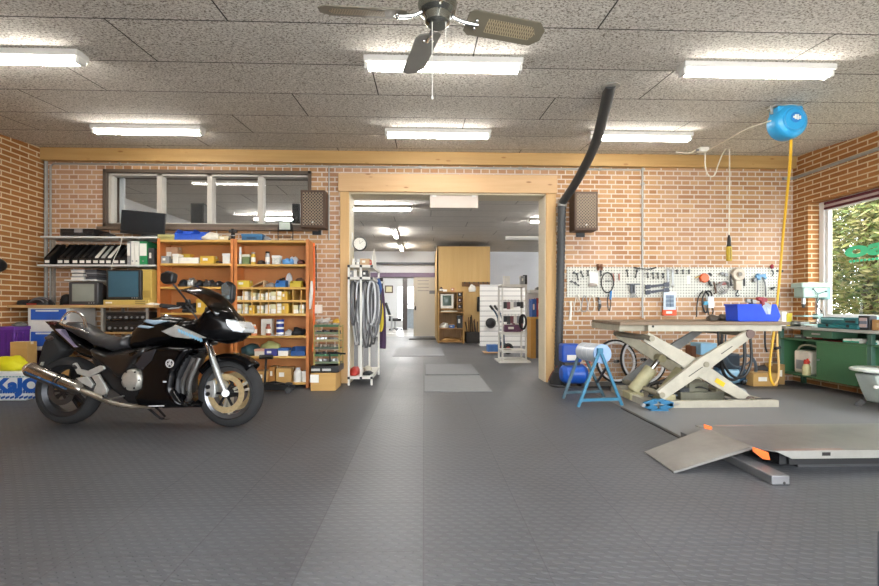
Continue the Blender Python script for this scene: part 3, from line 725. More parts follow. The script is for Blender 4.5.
# right unit, top shelf
z = zr[1]
bottle('spray_can', 'tall white spray can at the left end of the top right shelf', 'can', 239.8, 246.8, z, Yi, .018, M('d7dde2', .4), M_paper, .7)
carton('tin', 'green jar cluster box beside the tall spray can', 'tin', 242, 249, 254.5, z, Yi, .1, M('6f7f52', .6), lid=M('d4d2c0', .6))
bottle('jar', 'yellow jar with grey lid on the top right shelf', 'jar', 252.5, 252, z, Yi, .03, M_ochre, M_grey, .7, capname='lid')
lump('dark_pouch', 'flat dark pouch with a white patch on the top right shelf', 'pouch', 256, 263.5, 259.5, z, Yi, .12, M('3a322c', .7), 12, .2)
bottle('flask', 'silver flask with dark cap on the top right shelf', 'flask', 266.8, 251.4, z, Yi, .03, M_silver, M_black, .8)
carton('carton', 'small white and black spotted box beside the silver flask', 'box', 272, 279.5, 255.5, z, Yi, .1, M('c9c9c0', .6, 0, .3, 40), lid=M_paper)
lump('cloth', 'light blue cloth bundle on the top right shelf', 'cloth', 281, 292, 257, z, Yi, .16, M('5f93c4', .8), 14, .45)
lump('plastic_bag', 'white plastic bag behind the light blue cloth', 'bag', 286, 298, 255.5, z, Yi + .12, .15, M('d5d9e2', .6), 15, .4)
lump('leather_pouch', 'small dark red pouch at the right end of the top right shelf', 'pouch', 296.5, 303.5, 259, z, Yi, .12, M('5a2f28', .6), 16, .3)
z = zr[2]
carton('carton', 'long yellow carton at left on the second right shelf', 'box', 236, 249, 280.5, z, Yi, .14, M_ycard, tape=1)
a = at(250, 287, Yi); c = at(264, 281, Yi)
b = MB(); b.prism([(a.x, z), (a.x + .01, z), (c.x, c.z), (c.x - .01, c.z + .008)], Yi, Yi + .18, 'xz'); b.bx(c.x - .012, c.x, Yi, Yi + .18, z, c.z)
tag(b.build('card_sheet', M('cfae88', .8)), 'tan card sheet propped at a slant on the second right shelf', 'card')
for i, (x0, x1, yt, mt, lb, ct, nm) in enumerate([(265, 275, 282, M_grey, 'grey pile of small metal parts beside the slanted card', 'part', 'metal_parts'), (284, 291, 273.5, M('d8d8dc', .8), 'crumpled white bag behind the blue bin', 'bag', 'paper_bag'),
        (294, 304, 277, M('6b4b36', .85), 'brown rag pile at right on the second right shelf', 'cloth', 'rag'), (277, 285, 277.5, M('30302f', .8), 'dark glove behind the blue bin', 'glove', 'glove')]):
    lump(nm, lb, ct, x0, x1, yt, z, Yi + (.14 if i in (1, 2, 3) else 0), .14, mt, 20 + i, .4)
binn('parts_bin', 'small blue open bin on the second right shelf', 'bin', 275.5, 285, 280, z, Yi - .02, .13, M('2a6aa8', .5))
binn('parts_bin', 'yellow open bin on the second right shelf', 'bin', 290, 300.5, 280.5, z, Yi - .02, .13, M_ycard)
# pigeonholes: small white stock boxes
for row, (z, xs) in enumerate([(zr[3], [(236, 4.6, 296, 0), (241.8, 5.6, 291.3, 0), (249.8, 5.6, 292.5, 0), (257.6, 5.4, 293.5, 0), (265, 5.2, 292.5, 0), (270.6, 5.2, 291.5, 0), (276.2, 5.2, 291.2, 0), (281.4, 6, 291.5, 1)]),
                               (zr[4], [(236, 5, 304, 0), (241.8, 5.4, 303.6, 0), (248.8, 5.6, 305.5, 1), (256.8, 6, 305.5, 0), (264.8, 5.2, 304.5, 0), (270.4, 5.2, 304, 0), (276.2, 5.2, 303.3, 0), (281.4, 7, 303.3, 1), (293, 5, 305, 0), (299, 5, 304.7, 0)])]):
    nw = 0
    for k, (x0, wd, yt, ye) in enumerate(xs):
        rn = 'upper' if row == 0 else 'lower'
        nw += 1
        zt_ = at(x0, yt, Yi).z; hh = zt_ - z
        if ye:
            o = carton('stock_box', 'yellow box in the %s pigeonhole row%s' % (rn, '' if row == 0 else (', between white boxes near the left' if x0 < 260 else ', right of the row of white boxes')), 'box', x0, x0 + wd, yt, z, Yi, .2, M_ochre, tape=1)
            nw -= 1; continue
        g = 'white boxes in the %s pigeonhole row' % rn
        lab = '%s stack of small white boxes from the left in the %s pigeonhole row' % (ORD[nw - 1], rn)
        o = thing('stock_box', lab, 'box', (hx(x0 + wd / 2, Yi), Yi + .1, z), 0, g)
        ww = (hx(x0 + wd, Yi) - hx(x0, Yi)) / 2
        n = 2 if hh < .13 else 3
        for i in range(n):
            j = (i * 37 + k * 17) % 5 * .003 - .006
            MB().bx(-ww + abs(j), ww - abs(j) * .3, -.1 + abs(j), .1, i * hh / n + .001, (i + 1) * hh / n - .002).build('box', M_wcard if (i + k) % 3 else M('d9d3a8', .7), o, local=True, bevel=.002)
        MB().bx(-ww * .55, ww * .55, -.102, -.095, hh * .1, hh * .3).build('label', M_paper, o, local=True)
z = zr[5]
lump('work_glove', 'dark work glove behind the headlight on the bottle shelf', 'glove', 243, 249.5, 327, z, Yi, .15, M_blackm, 30, .4)
bottle('bottle', 'orange bottle with pale cap at left on the bottle shelf', 'bottle', 253.2, 324.5, z, Yi, .036, M('d98a5e', .4), M_paper, .5)
carton('carton', 'white cardboard display box behind the brown bottle', 'box', 261, 272, 319, z, Yi + .12, .1, M_wcard, tape=1)
bottle('bottle', 'reddish brown bottle in front of the white display box', 'bottle', 267.5, 324, z, Yi, .033, M('a5553a', .4), M('7c3527', .4), .6)
for i, (yb, yt) in enumerate([(1, .33), (.34, .66), (.67, 1)]):
    q = at(279, 319.5, Yi); hh = q.z - z; zz = z + [0, .335, .67][i] * hh; h3 = hh * .33
    o = thing('tin', 'blue and white tin, %s of the stack of three on the bottle shelf' % ['lowest', 'middle', 'topmost'][i], 'tin', (q.x, Yi + .05, zz), 0, 'stacked blue tins')
    MB().lathe([(0, 0), (.048, 0), (.05, .004), (.05, h3 - .004), (.048, h3), (0, h3)], (0, 0, 0), 'z', 20).build('can', M('273f8e', .4), o, local=True)
    MB().lathe([(.0502, h3 * .2), (.051, h3 * .22), (.051, h3 * .55), (.0502, h3 * .57)], (0, 0, 0), 'z', 20).build('label', M_paper, o, local=True)
lump('gloves_pile', 'dark pile of gloves at right on the bottle shelf', 'glove', 290, 303, 327.5, z, Yi, .2, M_blackm, 33, .45)
lump('rag', 'grey and white rag beside the stacked blue tins', 'cloth', 284.5, 291, 330, z, Yi, .12, M('b5b0aa', .9), 34, .4)
b = MB(); q = at(281, 336, Yi); b.box((q.x, Yi + .0, z + .002), (.26, .1, .003), Matrix.Rotation(.06, 4, 'Z'))
tag(b.build('paper_sheet', M_paper), 'white paper sheet at the front edge of the bottle shelf', 'paper')
z = zr[6]
lump('tool_bag', 'dark teal bag on the shelf beside the front wheel', 'bag', 238, 256, 344.5, z, Yi, .26, M('27454c', .6), 40, .2)
lump('plastic_bag', 'yellow green plastic bag behind the white box', 'bag', 258, 279, 341, z, Yi + .12, .18, M('bdbf7c', .6), 41, .25)
carton('carton', 'white box with red print right of the dark teal bag', 'box', 254.5, 264, 349, z, Yi, .11, M('ddd4c6', .7, 0, .05), tape=0, lid=M('d6a48c', .7))
carton('carton', 'purple and blue box right of the white printed box', 'box', 264.3, 277, 349, z, Yi, .11, M('3d3f88', .6, 0, .3), tape=1)
carton('carton', 'white box with blue lid near the blue basket', 'box', 278, 288, 348.5, z, Yi, .14, M_wcard, lid=M('3763a5', .6))
binn('basket', 'blue plastic basket at the right end of the shelf', 'basket', 291, 304.5, 347.5, z, Yi, .2, M('22508c', .5))
z = zr[7]
carton('carton', 'brown carton at left on the bottom shelf by the front tyre', 'box', 256, 267.5, 371.5, z, Yi, .25, M_card, tape='tape')
carton('carton', 'narrow brown carton on the bottom shelf left of the square one', 'box', 269, 275, 367, z, Yi + .05, .2, M('a8763a', .8), tape='tape')
carton('carton', 'square brown carton in the middle of the bottom shelf', 'box', 276, 291, 368.5, z, Yi, .26, M_card, tape='tape')
bottle('canister', 'white plastic canister on the bottom shelf', 'canister', 296.8, 368, z, Yi, .056, M_paper, M('c8c8d0', .5), .5)
carton('carton', 'small white box at the right end of the bottom shelf', 'box', 302.2, 306.5, 371.5, z, Yi, .12, M_wcard, lid=M_paper)
# hung on the right-hand post
x = hx(311.5, YS0 - .03)
b = MB(); t0, t1 = at(311, 281, YS0 - .02), at(309, 309, YS0 - .02)
b.tube([(x, YS0 - .018, t0.z), (x + .005, YS0 - .03, (t0.z * 2 + t1.z) / 3), (x - .012, YS0 - .025, (t0.z + 2 * t1.z) / 3), (x - .02, YS0 - .02, t1.z)], [.012, .03, .026, .01], 8, smooth=2)
tag(b.build('rag', M('cfcac2', .9)), 'white rag hanging down the right orange post', 'cloth')
b = MB(); t0, t1 = at(313, 243, YS0 - .02), at(312, 352, YS0 - .02)
b.tube([(x + .028, YS0 - .02, t0.z), (x + .035, YS0 - .03, t0.z - .35), (x + .028, YS0 - .03, t0.z - .8), (x + .035, YS0 - .025, t1.z)], .014, 6, smooth=2)
b.tube([(x + .02, YS0 - .05, at(0, 352, YS0).z), (x + .03, YS0 - .06, at(0, 344, YS0).z), (x + .08, YS0 - .06, at(0, 338, YS0).z)], .013, 6, smooth=1)
tag(b.build('strap', M('d9632b', .7)), 'orange ratchet strap hanging beside the right orange post', 'strap')
b = MB(); t0 = at(315, 246, YS0); b.tube([(x + .06, YS0 - .02, at(0, 290, YS0).z), (x + .06, YS0 - .03, t0.z - .05), (x + .04, YS0 - .02, t0.z), (x + .02, YS0 - .02, t0.z - .03)], .008, 6, smooth=2)
tag(b.build('cable', M_black), 'black cable looped over the right orange post', 'cable')
# rack of parts trays on a case on a carton
Yc = 5.86
a, c = at(310.5, 391, Yc), at(335.5, 373, Yc); hb = c.z
w = thing('carton', 'brown carton on the floor under the black case and tray rack', 'box', ((a.x + c.x) / 2, Yc + .2, 0))
MB().bx(a.x, c.x, Yc, Yc + .4, 0, hb).build('box', M_card, w, bevel=.005)
q = at(314, 381, Yc); MB().bx(q.x - .05, q.x + .06, Yc - .002, Yc, hb - .12, hb - .02).build('label', M_paper, w)
zc0 = hb; z1 = at(311, 366, Yc).z
w = thing('tool_case', 'flat black case with bright catches on the brown carton', 'case', ((a.x + c.x) / 2, Yc + .2, hb))
MB().bx(a.x + .0, c.x + .04, Yc + .01, Yc + .38, hb + .001, z1).build('case', M_black, w, bevel=.012)
for xx in (.18, .62): MB().bx(a.x + (c.x - a.x) * xx - .05, a.x + (c.x - a.x) * xx + .06, Yc + .002, Yc + .012, hb + .025, hb + .055).build('catch', M_alu, w, bevel=.003)
ra, rc = hx(314, Yc + .05), hx(339, Yc + .05); zt_ = at(0, 326, Yc + .05).z
w = thing('tray_rack', 'small olive wire rack with five parts trays on the black case', 'rack', ((ra + rc) / 2, Yc + .19, z1))
M_olive = M('9a8a4a', .55, .2)
for xx in (ra, rc):
    for yy in (Yc + .06, Yc + .33): MB().bar((xx, yy, z1), (xx, yy, zt_), .014, .014).build('post', M_olive, w)
for k in range(6):
    zz = z1 + .02 + (zt_ - z1 - .02) * k / 5.2
    b = MB(); b.bx(ra, rc, Yc + .06, Yc + .33, zz, zz + .006)
    b.bx(ra, rc, Yc + .055, Yc + .062, zz, zz + .03)
    b.build('tray', [M('5f6b50', .6), M('2f5a3a', .6), M('3f4a3c', .6), M('8b7f58', .6)][k % 4], w)
    b = MB(); rnd = random.Random(k)
    for j in range(9): b.box((ra + .03 + (rc - ra - .06) * j / 8, Yc + .1 + rnd.random() * .12, zz + .028), (.03, .05, .03 + .02 * rnd.random()), Matrix.Rotation(rnd.random(), 4, 'Z'))
    g = b.build('small_parts', [M_steel, M_oil, M('9a8f80', .5, .3)][k % 3], w); g['kind'] = 'stuff'
zz = zt_ + .005
lump('wiper_bundle', 'bundle of grey and white fittings on top of the tray rack', 'part', 316, 328, 318, z1 + .02 + (zt_ - z1 - .02) * 5 / 5.2 + .05, Yc + .1, .14, M('a59f98', .6), 51, .6)
lump('cable_tie_bag', 'small yellow bundle on top of the tray rack at right', 'bundle', 332, 339, 319, z1 + .02 + (zt_ - z1 - .02) * 5 / 5.2 + .05, Yc + .1, .1, M('c79a2c', .6), 52, .5)
b = MB(); q0, q1 = at(313, 372, Yc - .02), at(345, 354, Yc - .02)
tag(b.tube([(q0.x + .2, Yc + .04, z1 + .05), (q1.x - .2, Yc + .03, z1 + .16), (q1.x, Yc + .02, q1.z)], .012, 8).build('pry_bar', M_black), 'black bar lying slantwise on the case in front of the tray rack', 'bar')
b = MB(); q = at(319, 309, YW)
tag(MB().bx(q.x - .05, q.x + .05, YW - .04, YW, q.z - .06, q.z + .06).build('socket_box', M_paper, bevel=.006), 'white wall socket above the tray rack', 'socket')
# trolley jack
q = atZ(268, 390, 0)
w = thing('trolley_jack', 'black trolley jack with upright handle behind the front wheel', 'jack', (q.x + .1, 5.82, 0))
b = MB()
for yy in (5.74, 5.9): b.prism([(q.x - .1, .03), (q.x + .36, .03), (q.x + .36, .07), (q.x + .1, .12), (q.x - .08, .1)], yy - .006, yy + .006, 'xz')
b.bx(q.x + .1, q.x + .2, 5.74, 5.9, .04, .07); b.build('frame', M_black, w, bevel=.003)
for xx, rr in ((q.x - .07, .045), (q.x + .32, .035)):
    for yy in (5.72, 5.92): MB().cyl((xx, yy - .015, rr), (xx, yy + .015, rr), rr, n=18).build('wheel', M_dark, w)
MB().lathe([(0, .0), (.04, 0), (.05, .02), (.03, .03), (0, .025)], (q.x + .3, 5.82, .085)).build('saddle', M_dark, w)
MB().bar((q.x - .02, 5.82, .07), (q.x + .3, 5.82, .09), .04, .04).build('lift_arm', M_black, w)
zt_ = at(268, 357, 5.82).z
MB().tube([(q.x + .0, 5.82, .06), (q.x + .02, 5.82, zt_)], .014, 10).build('handle', M_black, w)
MB().cyl((q.x - .06, 5.82, zt_), (q.x + .1, 5.82, zt_), .028).build('grip', M_black, w)
# ---------------------------------------------------------------- office corner on the left
YD = 5.88
zd = at(80, 305, YD).z
w = thing('worktop', 'long pale wooden worktop along the wall in the left corner', 'worktop', (-4.3, 6.15, zd - .04))
MB().bx(XL + .01, hx(156, YD), YD, YW - .002, zd - .035, zd).build('board', M_desk, w, bevel=.004)
for px in (12, 98): x = hx(px, 6.3); MB().bar((x, 6.40, 0), (x, 6.40, zd - .035), .04, .04).build('leg', M_galv, w)
# drawer unit
x0, x1 = hx(27, YD + .03), hx(69, YD + .03); z0 = at(30, 350.5, YD + .03).z; z1 = zd - .036
w = thing('drawer_unit', 'white drawer unit with blue drawer fronts under the worktop', 'drawer unit', ((x0 + x1) / 2, 6.15, z0))
MB().bx(x0, x1, YD + .04, 6.38, z0, z1).build('body', M_white, w, bevel=.006)
hh = z1 - z0
for a, c in ((.72, .97), (.47, .66), (.1, .44)):
    blue = a != .47
    d = MB().bx(x0 + .05, x1 - .04, YD + .022, YD + .045, z0 + hh * a, z0 + hh * c).build('drawer', M('2458b4', .5, 0, .1) if blue else M_white, w, bevel=.004)
    MB().bx(x0 + .12, x1 - .12, YD + .01, YD + .024, z0 + hh * c - .03, z0 + hh * c - .01).build('handle', M_white if not blue else M('d9dbe0', .5), d)
q = z0
lump('cardboard_piece', 'open brown carton under the white drawer unit', 'box', 30, 72, 351, 0, YD + .05, .35, M_card, 60, .06)
# stereo rack
x0, x1 = hx(102, YD + .02), hx(147, YD + .02); zs1 = at(0, 332.5, YD + .02).z
w = thing('equipment_rack', 'grey metal rack under the worktop holding the black receivers', 'rack', ((x0 + x1) / 2, 6.12, 0))
for xx in (x0, x1):
    for yy in (YD + .03, 6.3): MB().bar((xx, yy, 0), (xx, yy, zd - .037), .025, .025).build('post', M_galv, w)
for zz in (zs1, .35): MB().bx(x0, x1, YD + .03, 6.3, zz - .02, zz).build('shelf', M_desk, w, bevel=.003)
zt_ = zs1
for i, (hh, lb) in enumerate([(.15, 'black stereo receiver with knobs, lower of two in the rack'), (.1, 'black stereo receiver, upper of two in the rack')]):
    o = thing('stereo_receiver', lb, 'receiver', ((x0 + x1) / 2, 6.07, zt_))
    MB().bx(x0 + .02, x1 - .02, YD + .06, 6.25, zt_ + .008, zt_ + hh).build('housing', M_black, o, bevel=.005)
    for xx in (x0 + .06, x1 - .06): MB().cyl((xx, YD + .1, zt_), (xx, YD + .1, zt_ + .01), .015).cyl((xx, 6.2, zt_), (xx, 6.2, zt_ + .01), .015).build('foot', M_blackm, o)
    MB().bx(x0 + .03, x1 - .03, YD + .053, YD + .062, zt_ + hh * .62, zt_ + hh * .85).build('display', M('26282c', .2), o)
    for k in range(7): xx = x0 + .07 + k * (x1 - x0 - .14) / 6; MB().cyl((xx, YD + .045, zt_ + hh * .35), (xx, YD + .06, zt_ + hh * .35), .012 if k % 3 else .018).build('knob', M_grey, o)
    zt_ += hh + .001
# wall shelves on uprights
zA, zB, zC_ = at(90, 236.2, 6.08).z, at(90, 264.5, 6.08).z, at(85, 279.5, 6.12).z
M_wsh = M('d6d6d2', .5, 0, .05)
for px, lb in ((53.5, 'grey slotted upright at the left end of the wall shelves'), (150, 'grey slotted upright at the right end of the wall shelves')):
    x = hx(px, 6.43); b = MB(); b.bx(x - .014, x + .014, 6.425, YW, zd, zA + .03); tag(b.build('shelf_upright', M_galv), lb, 'upright')
def wshelf(px0, px1, z, lb, y0=6.08):
    x0, x1 = hx(px0, y0), hx(px1, y0)
    w = thing('wall_shelf', lb, 'shelf', ((x0 + x1) / 2, 6.25, z - .02))
    MB().bx(x0, x1, y0, YW - .002 if False else 6.424, z - .022, z).build('board', M_wsh, w, bevel=.003)
    for px in (53.5, 150):
        x = hx(px, 6.4)
        if x0 < x < x1: MB().prism([(6.42, z - .022), (y0 + .05, z - .022), (y0 + .05, z - .035), (6.42, z - .1)], x - .01, x + .01, 'yz').build('bracket', M_galv, w)
wshelf(40, 156.5, zA, 'upper white wall shelf with the video recorder and flat monitor')
wshelf(37, 155.5, zB, 'lower white wall shelf with the black magazine files')
x0, x1 = hx(64, 6.12), hx(97, 6.12)
w = thing('wall_shelf', 'short white wall shelf with stacked papers above the small television', 'shelf', ((x0 + x1) / 2, 6.28, zC_ - .02))
MB().bx(x0, x1, 6.12, YW, zC_ - .02, zC_).build('board', M_wsh, w, bevel=.003)
MB().bx(x0 + .05, x1 - .05, 6.42, YW, zC_ - .1, zC_ - .02).build('bracket', M_galv, w)
for k in range(3):
    for j, (p0, p1) in enumerate(((71, 84), (85.5, 99))):
        x0, x1 = hx(p0 + k % 2, 6.14), hx(min(p1 - (k % 2), 96.5), 6.14); zz = zC_ + k * .045
        o = thing('paper_stack', '%s bundle of papers in the %s pile on the short shelf' % (['bottom', 'middle', 'top'][k], 'left white' if j == 0 else 'right dark'), 'papers', ((x0 + x1) / 2, 6.28, zz), 0, 'paper bundles on the short shelf')
        MB().bx(x0, x1, 6.14, 6.4, zz + .001, zz + .03).build('sheets', M_paper if j == 0 else M('55565a', .7), o)
        MB().bx(x0 - .003, x1 + .003, 6.137, 6.4, zz + .03, zz + .043).build('cover', M('2b2c30', .6) if (k + j) % 2 else M_grey, o)
# video recorder
def vcr(px0, px1, ytop, z, y, dep, lb):
    x0, x1 = hx(px0, y), hx(px1, y); zt_ = at(px0, ytop, y).z
    o = thing('video_recorder', lb, 'recorder', ((x0 + x1) / 2, y + dep / 2, z))
    MB().bx(x0, x1, y, y + dep, z + .01, zt_).build('housing', M_black, o, bevel=.004)
    MB().bx(x0 + .03, x1 - .03, y - .004, y + .002, z + .02, z + .02 + (zt_ - z) * .3).build('front_flap', M('2a2b2e', .25), o)
    MB().bx((x0 + x1) / 2 - .03, (x0 + x1) / 2 + .07, y - .008, y, (z + zt_) / 2, zt_ - .005).build('display', M('9a9da2', .3, .4), o)
    for xx in (x0 + .04, x1 - .04): MB().cyl((xx, y + .05, z), (xx, y + .05, z + .012), .014).cyl((xx, y + dep - .05, z), (xx, y + dep - .05, z + .012), .014).build('foot', M_blackm, o)
vcr(60, 94, 228.5, zA, 6.1, .3, 'black video recorder on the upper wall shelf')
lump('cable_bundle', 'black flat device beside the video recorder on the upper wall shelf', 'device', 95, 110, 232, zA, 6.12, .22, M_black, 61, .12)
# flat monitor
m0, m1 = at(121.5, 234.5, 6.15), at(163.5, 211.5, 6.15); xm = (m0.x + m1.x) / 2
o = thing('monitor', 'black flat monitor standing in front of the wall glazing', 'monitor', (xm, 6.22, zA))
b = MB(); b.box((0, 0, 0), (m1.x - m0.x, .035, m1.z - m0.z)); b.xf(Matrix.Translation((xm, 6.17, (m0.z + m1.z) / 2)) @ Matrix.Rotation(R(4), 4, 'Y') @ Matrix.Rotation(R(6), 4, 'Z')); b.build('screen_housing', M_black, o, bevel=.006)
b = MB(); b.box((0, -.019, .012), (m1.x - m0.x - .02, .004, m1.z - m0.z - .05)); b.xf(Matrix.Translation((xm, 6.17, (m0.z + m1.z) / 2)) @ Matrix.Rotation(R(4), 4, 'Y') @ Matrix.Rotation(R(6), 4, 'Z')); b.build('screen', M('202428', .18, 0, .05), o)
MB().bx(xm - .04, xm + .04, 6.2, 6.24, zA + .01, (m0.z + m1.z) / 2).build('neck', M_black, o)
MB().lathe([(0, 0), (.13, 0), (.13, .01), (0, .02)], (xm, 6.24, zA)).build('foot', M_black, o)
lump('folder_stack', 'dark folder lying on the upper wall shelf under the monitor', 'folder', 138, 155, 234.2, zA, 6.1, .09, M('2f3033', .6), 63, .06)
# magazine files
zt_ = at(50, 242, 6.12).z
def magfile(px, k, lb):
    x = hx(px, 6.12); wd = .075; hh = zt_ - zB; dep = .26
    o = thing('magazine_file', lb, 'magazine file', (x + wd / 2, 6.13 + dep / 2, zB), 0, 'black magazine files on the lower wall shelf')
    b = MB()
    for s in (-1, 1): b.prism([(-dep / 2, 0), (dep / 2, 0), (dep / 2, hh), (dep * .3, hh), (-dep / 2, hh * .3)], s * wd / 2 - .002, s * wd / 2 + .002, 'yz')
    b.bx(-wd / 2, wd / 2, dep / 2 - .004, dep / 2, 0, hh); b.bx(-wd / 2, wd / 2, -dep / 2, -dep / 2 + .004, 0, hh * .3); b.bx(-wd / 2, wd / 2, -dep / 2, dep / 2, 0, .004)
    b.build('case', M_black, o, local=True)
    MB().bx(-wd * .38, wd * .38, -dep / 2 - .002, -dep / 2, hh * .08, hh * .2).build('label', M_paper, o, local=True)
    b = MB(); b.prism([(-dep * .42, .006), (dep * .46, .006), (dep * .46, hh * .93), (dep * .34, hh * .93), (-dep * .42, hh * .36)], -wd * .3, wd * .3, 'yz'); b.build('papers', [M_black, M_blackm, M_paper, M('b9b9b4', .8)][k], o, local=True)
fs = [(43.5, 0), (56.5, 0), (63, 0), (71.5, 1), (78.5, 0), (85, 1), (92, 2), (98.5, 3), (105, 2), (112.5, 0), (119, 0)]
for i, (px, k) in enumerate(fs):
    magfile(px, k, '%s black magazine file from the left on the lower wall shelf' % ORD[i])
for i, (p0, p1, mt, lb) in enumerate([(131, 134.3, M_paper, 'first white ring binder right of the black magazine files'), (134.8, 138.6, M_paper, 'second white ring binder, next to the green one'), (139.5, 147, M('2c8a55', .5), 'green ring binder on the lower wall shelf'), (127, 130.5, M_grey, 'grey ring binder right of the black magazine files')]):
    x0, x1 = hx(p0, 6.12), hx(p1, 6.12); zz = at(0, 240.5, 6.12).z
    o = thing('ring_binder', lb, 'binder', ((x0 + x1) / 2, 6.25, zB))
    MB().bx(x0, x1, 6.12, 6.38, zB, zz).build('cover', mt, o, bevel=.004)
    MB().bx(x0 + .004, x1 - .004, 6.116, 6.121, zB + .12, zz - .03).build('label', M_paper, o)
    MB().cyl(((x0 + x1) / 2, 6.112, zB + .05), ((x0 + x1) / 2, 6.122, zB + .05), .01).build('finger_ring', M_steel, o)
carton('archive_box', 'small dark box with white sticker at the right end of the lower wall shelf', 'box', 148, 154, 248, zB, 6.12, .2, M_dark, tape=1)
b = MB(); c0, c1 = at(122, 238, 6.07), at(112, 264, 6.07)
tag(b.tube([c0, (c0.x - .02, 6.065, c0.z - .12), (c1.x, 6.065, c1.z + .02), (c1.x - .01, 6.07, c1.z - .25), (c1.x + .08, 6.1, c1.z - .45)], .004, 6, smooth=2).build('cable', M_paper), 'thin white cable hanging from the upper shelf in front of the files', 'cable')
# small dark TV
def crt(lb, px0, px1, ytop, ybot, y, dep, mfront, mback, mscr, inset, z, nm='television', side=None):
    x0, x1 = hx(px0, y), hx(px1, y); zt_ = at(px0, ytop, y).z; zb_ = z
    o = thing(nm, lb, 'television' if nm == 'television' else 'monitor', ((x0 + x1) / 2, y + dep / 2, z))
    MB().bx(x0, x1, y, y + .1, zb_, zt_).build('front_bezel', mfront, o, bevel=.012)
    xm = (x0 + x1) / 2; hh = zt_ - zb_
    b = MB(); v = [(x0 + .01, y + .1, zb_ + .005), (x1 - .01, y + .1, zb_ + .005), (x1 - .01, y + .1, zt_ - .01), (x0 + .01, y + .1, zt_ - .01)]
    t = .06; u = [(x0 + t, y + dep, zb_ + .02), (x1 - t, y + dep, zb_ + .02), (x1 - t, y + dep, zt_ - hh * .25), (x0 + t, y + dep, zt_ - hh * .25)]
    vs = [b.bm.verts.new(p) for p in v + u]
    b.bm.faces.new(vs[:4][::-1]); b.bm.faces.new(vs[4:])
    for i in range(4): b.bm.faces.new((vs[i], vs[(i + 1) % 4], vs[4 + (i + 1) % 4], vs[4 + i]))
    b.build('rear_housing', mback, o, bevel=.01)
    b = MB(); n = 8; gx, gz = (x1 - x0) / 2 - inset[0], hh / 2 - inset[1]; cz = zb_ + hh / 2 + inset[2]
    g = [[b.bm.verts.new((xm + gx * (2 * i / n - 1), y - .002 - .014 * (1 - (2 * i / n - 1) ** 2) * (1 - (2 * j / n - 1) ** 2), cz + gz * (2 * j / n - 1))) for i in range(n + 1)] for j in range(n + 1)]
    for j in range(n):
        for i in range(n): b.bm.faces.new((g[j][i], g[j][i + 1], g[j + 1][i + 1], g[j + 1][i]))
    b.build('screen', mscr, o)
    for k in range(3): MB().cyl((x1 - .05 - .03 * k, y - .004, zb_ + .025), (x1 - .05 - .03 * k, y + .002, zb_ + .025), .007).build('button', M_grey, o)
    return o
crt('small dark grey tube television with a pale screen on the worktop', 68.5, 98, 282, 305, YD + .07, .36, M('3b3c3e', .45), M_black, M('8b8f86', .2, 0, .03), (.045, .035, .01), zd)
zkb = zd + .065
x0, x1 = hx(104, YD + .06), hx(150, YD + .06)
o = thing('desktop_computer', 'flat beige computer case under the larger tube monitor', 'computer', ((x0 + x1) / 2, YD + .26, zd))
MB().bx(x0 - .01, x1 - .02, YD + .06, YD + .46, zd, zkb).build('case', M('c2a85c', .5, 0, .06), o, bevel=.005)
MB().bx(x0 + .02, x0 + .1, YD + .055, YD + .061, zd + .02, zd + .04).build('badge', M_paper, o)
for k in range(2): MB().bx(x1 - .18, x1 - .06, YD + .055, YD + .061, zd + .015 + k * .025, zd + .028 + k * .025).build('drive_slot', M('8f7c48', .5), o)
crt('larger tube monitor with blue screen and beige rear on the worktop', 106, 141, 269.5, 300, YD + .08, .36, M('1f2022', .45), M('c3a95a', .5, 0, .06), M('3a5f70', .15, 0, .03), (.03, .03, .008), zkb, 'tube_monitor')
x0, x1 = hx(140.8, YD + .12), hx(153, YD + .12)
o = thing('speaker_box', 'beige ochre side unit standing right of the larger tube monitor', 'unit', ((x0 + x1) / 2, YD + .25, zkb))
MB().bx(x0, x1 - .02, YD + .12, YD + .42, zkb, at(0, 269, YD + .12).z).build('housing', M('c0a352', .55, 0, .07), o, bevel=.006)
MB().bx(x0 + .015, x1 - .035, YD + .115, YD + .122, zkb + .03, zkb + .12).build('panel', M('a88c44', .55), o)
b = MB(); q = at(150, 304, YD + .03); b.lump((q.x, YD + .09, zd), (.16, .14, .03), 5, .2)
tag(b.build('note_paper', M_paper, ang=80), 'crumpled white paper at the right end of the worktop', 'paper')
# helmet and bits
q = at(39.5, 297.5, YD + .14)
o = thing('bicycle_helmet', 'black vented bicycle helmet on the worktop', 'helmet', (q.x, YD + .17, zd))
b = MB(); g = bmesh.ops.create_uvsphere(b.bm, u_segments=24, v_segments=14, radius=1)
for v in b.bm.verts:
    v.co.z = max(v.co.z, -.1); k = 1 + .05 * math.cos(v.co.y * 12)
    v.co = Vector((v.co.x * .14 * k, v.co.y * .1 * k, (v.co.z + .1) / 1.1 * (q.z - zd)))
b.build('shell', M('19191b', .35), o, local=True)
for k in range(5):
    b = MB(); yy = -.07 + .035 * k; w_ = math.sqrt(max(0, 1 - (yy / .1) ** 2))
    b.tube([(.13 * math.cos(R(a)) * w_, yy, max(0.01, (q.z - zd) * math.sin(R(a)) * w_ + .004)) for a in range(25, 160, 15)], .007, 6); b.build('vent_rib', M('6b6c70', .5), o, local=True)
b = MB(); b.bx(-.1, .02, -.104, -.098, .005, .02); b.build('red_stripe', M_red, o, local=True)
lump('black_gloves', 'black gloves heap left of the bicycle helmet', 'glove', 12, 29, 299.5, zd, YD + .08, .2, M_blackm, 71, .4)
lump('black_pouch', 'black pouch between the helmet and the small television', 'pouch', 55, 68, 293, zd, YD + .2, .2, M_blackm, 72, .3)
b = MB(); q = at(73, 304, YD + .02); b.box((q.x, YD + .04, zd + .004), (.22, .06, .007), Matrix.Rotation(.05, 4, 'Z'))
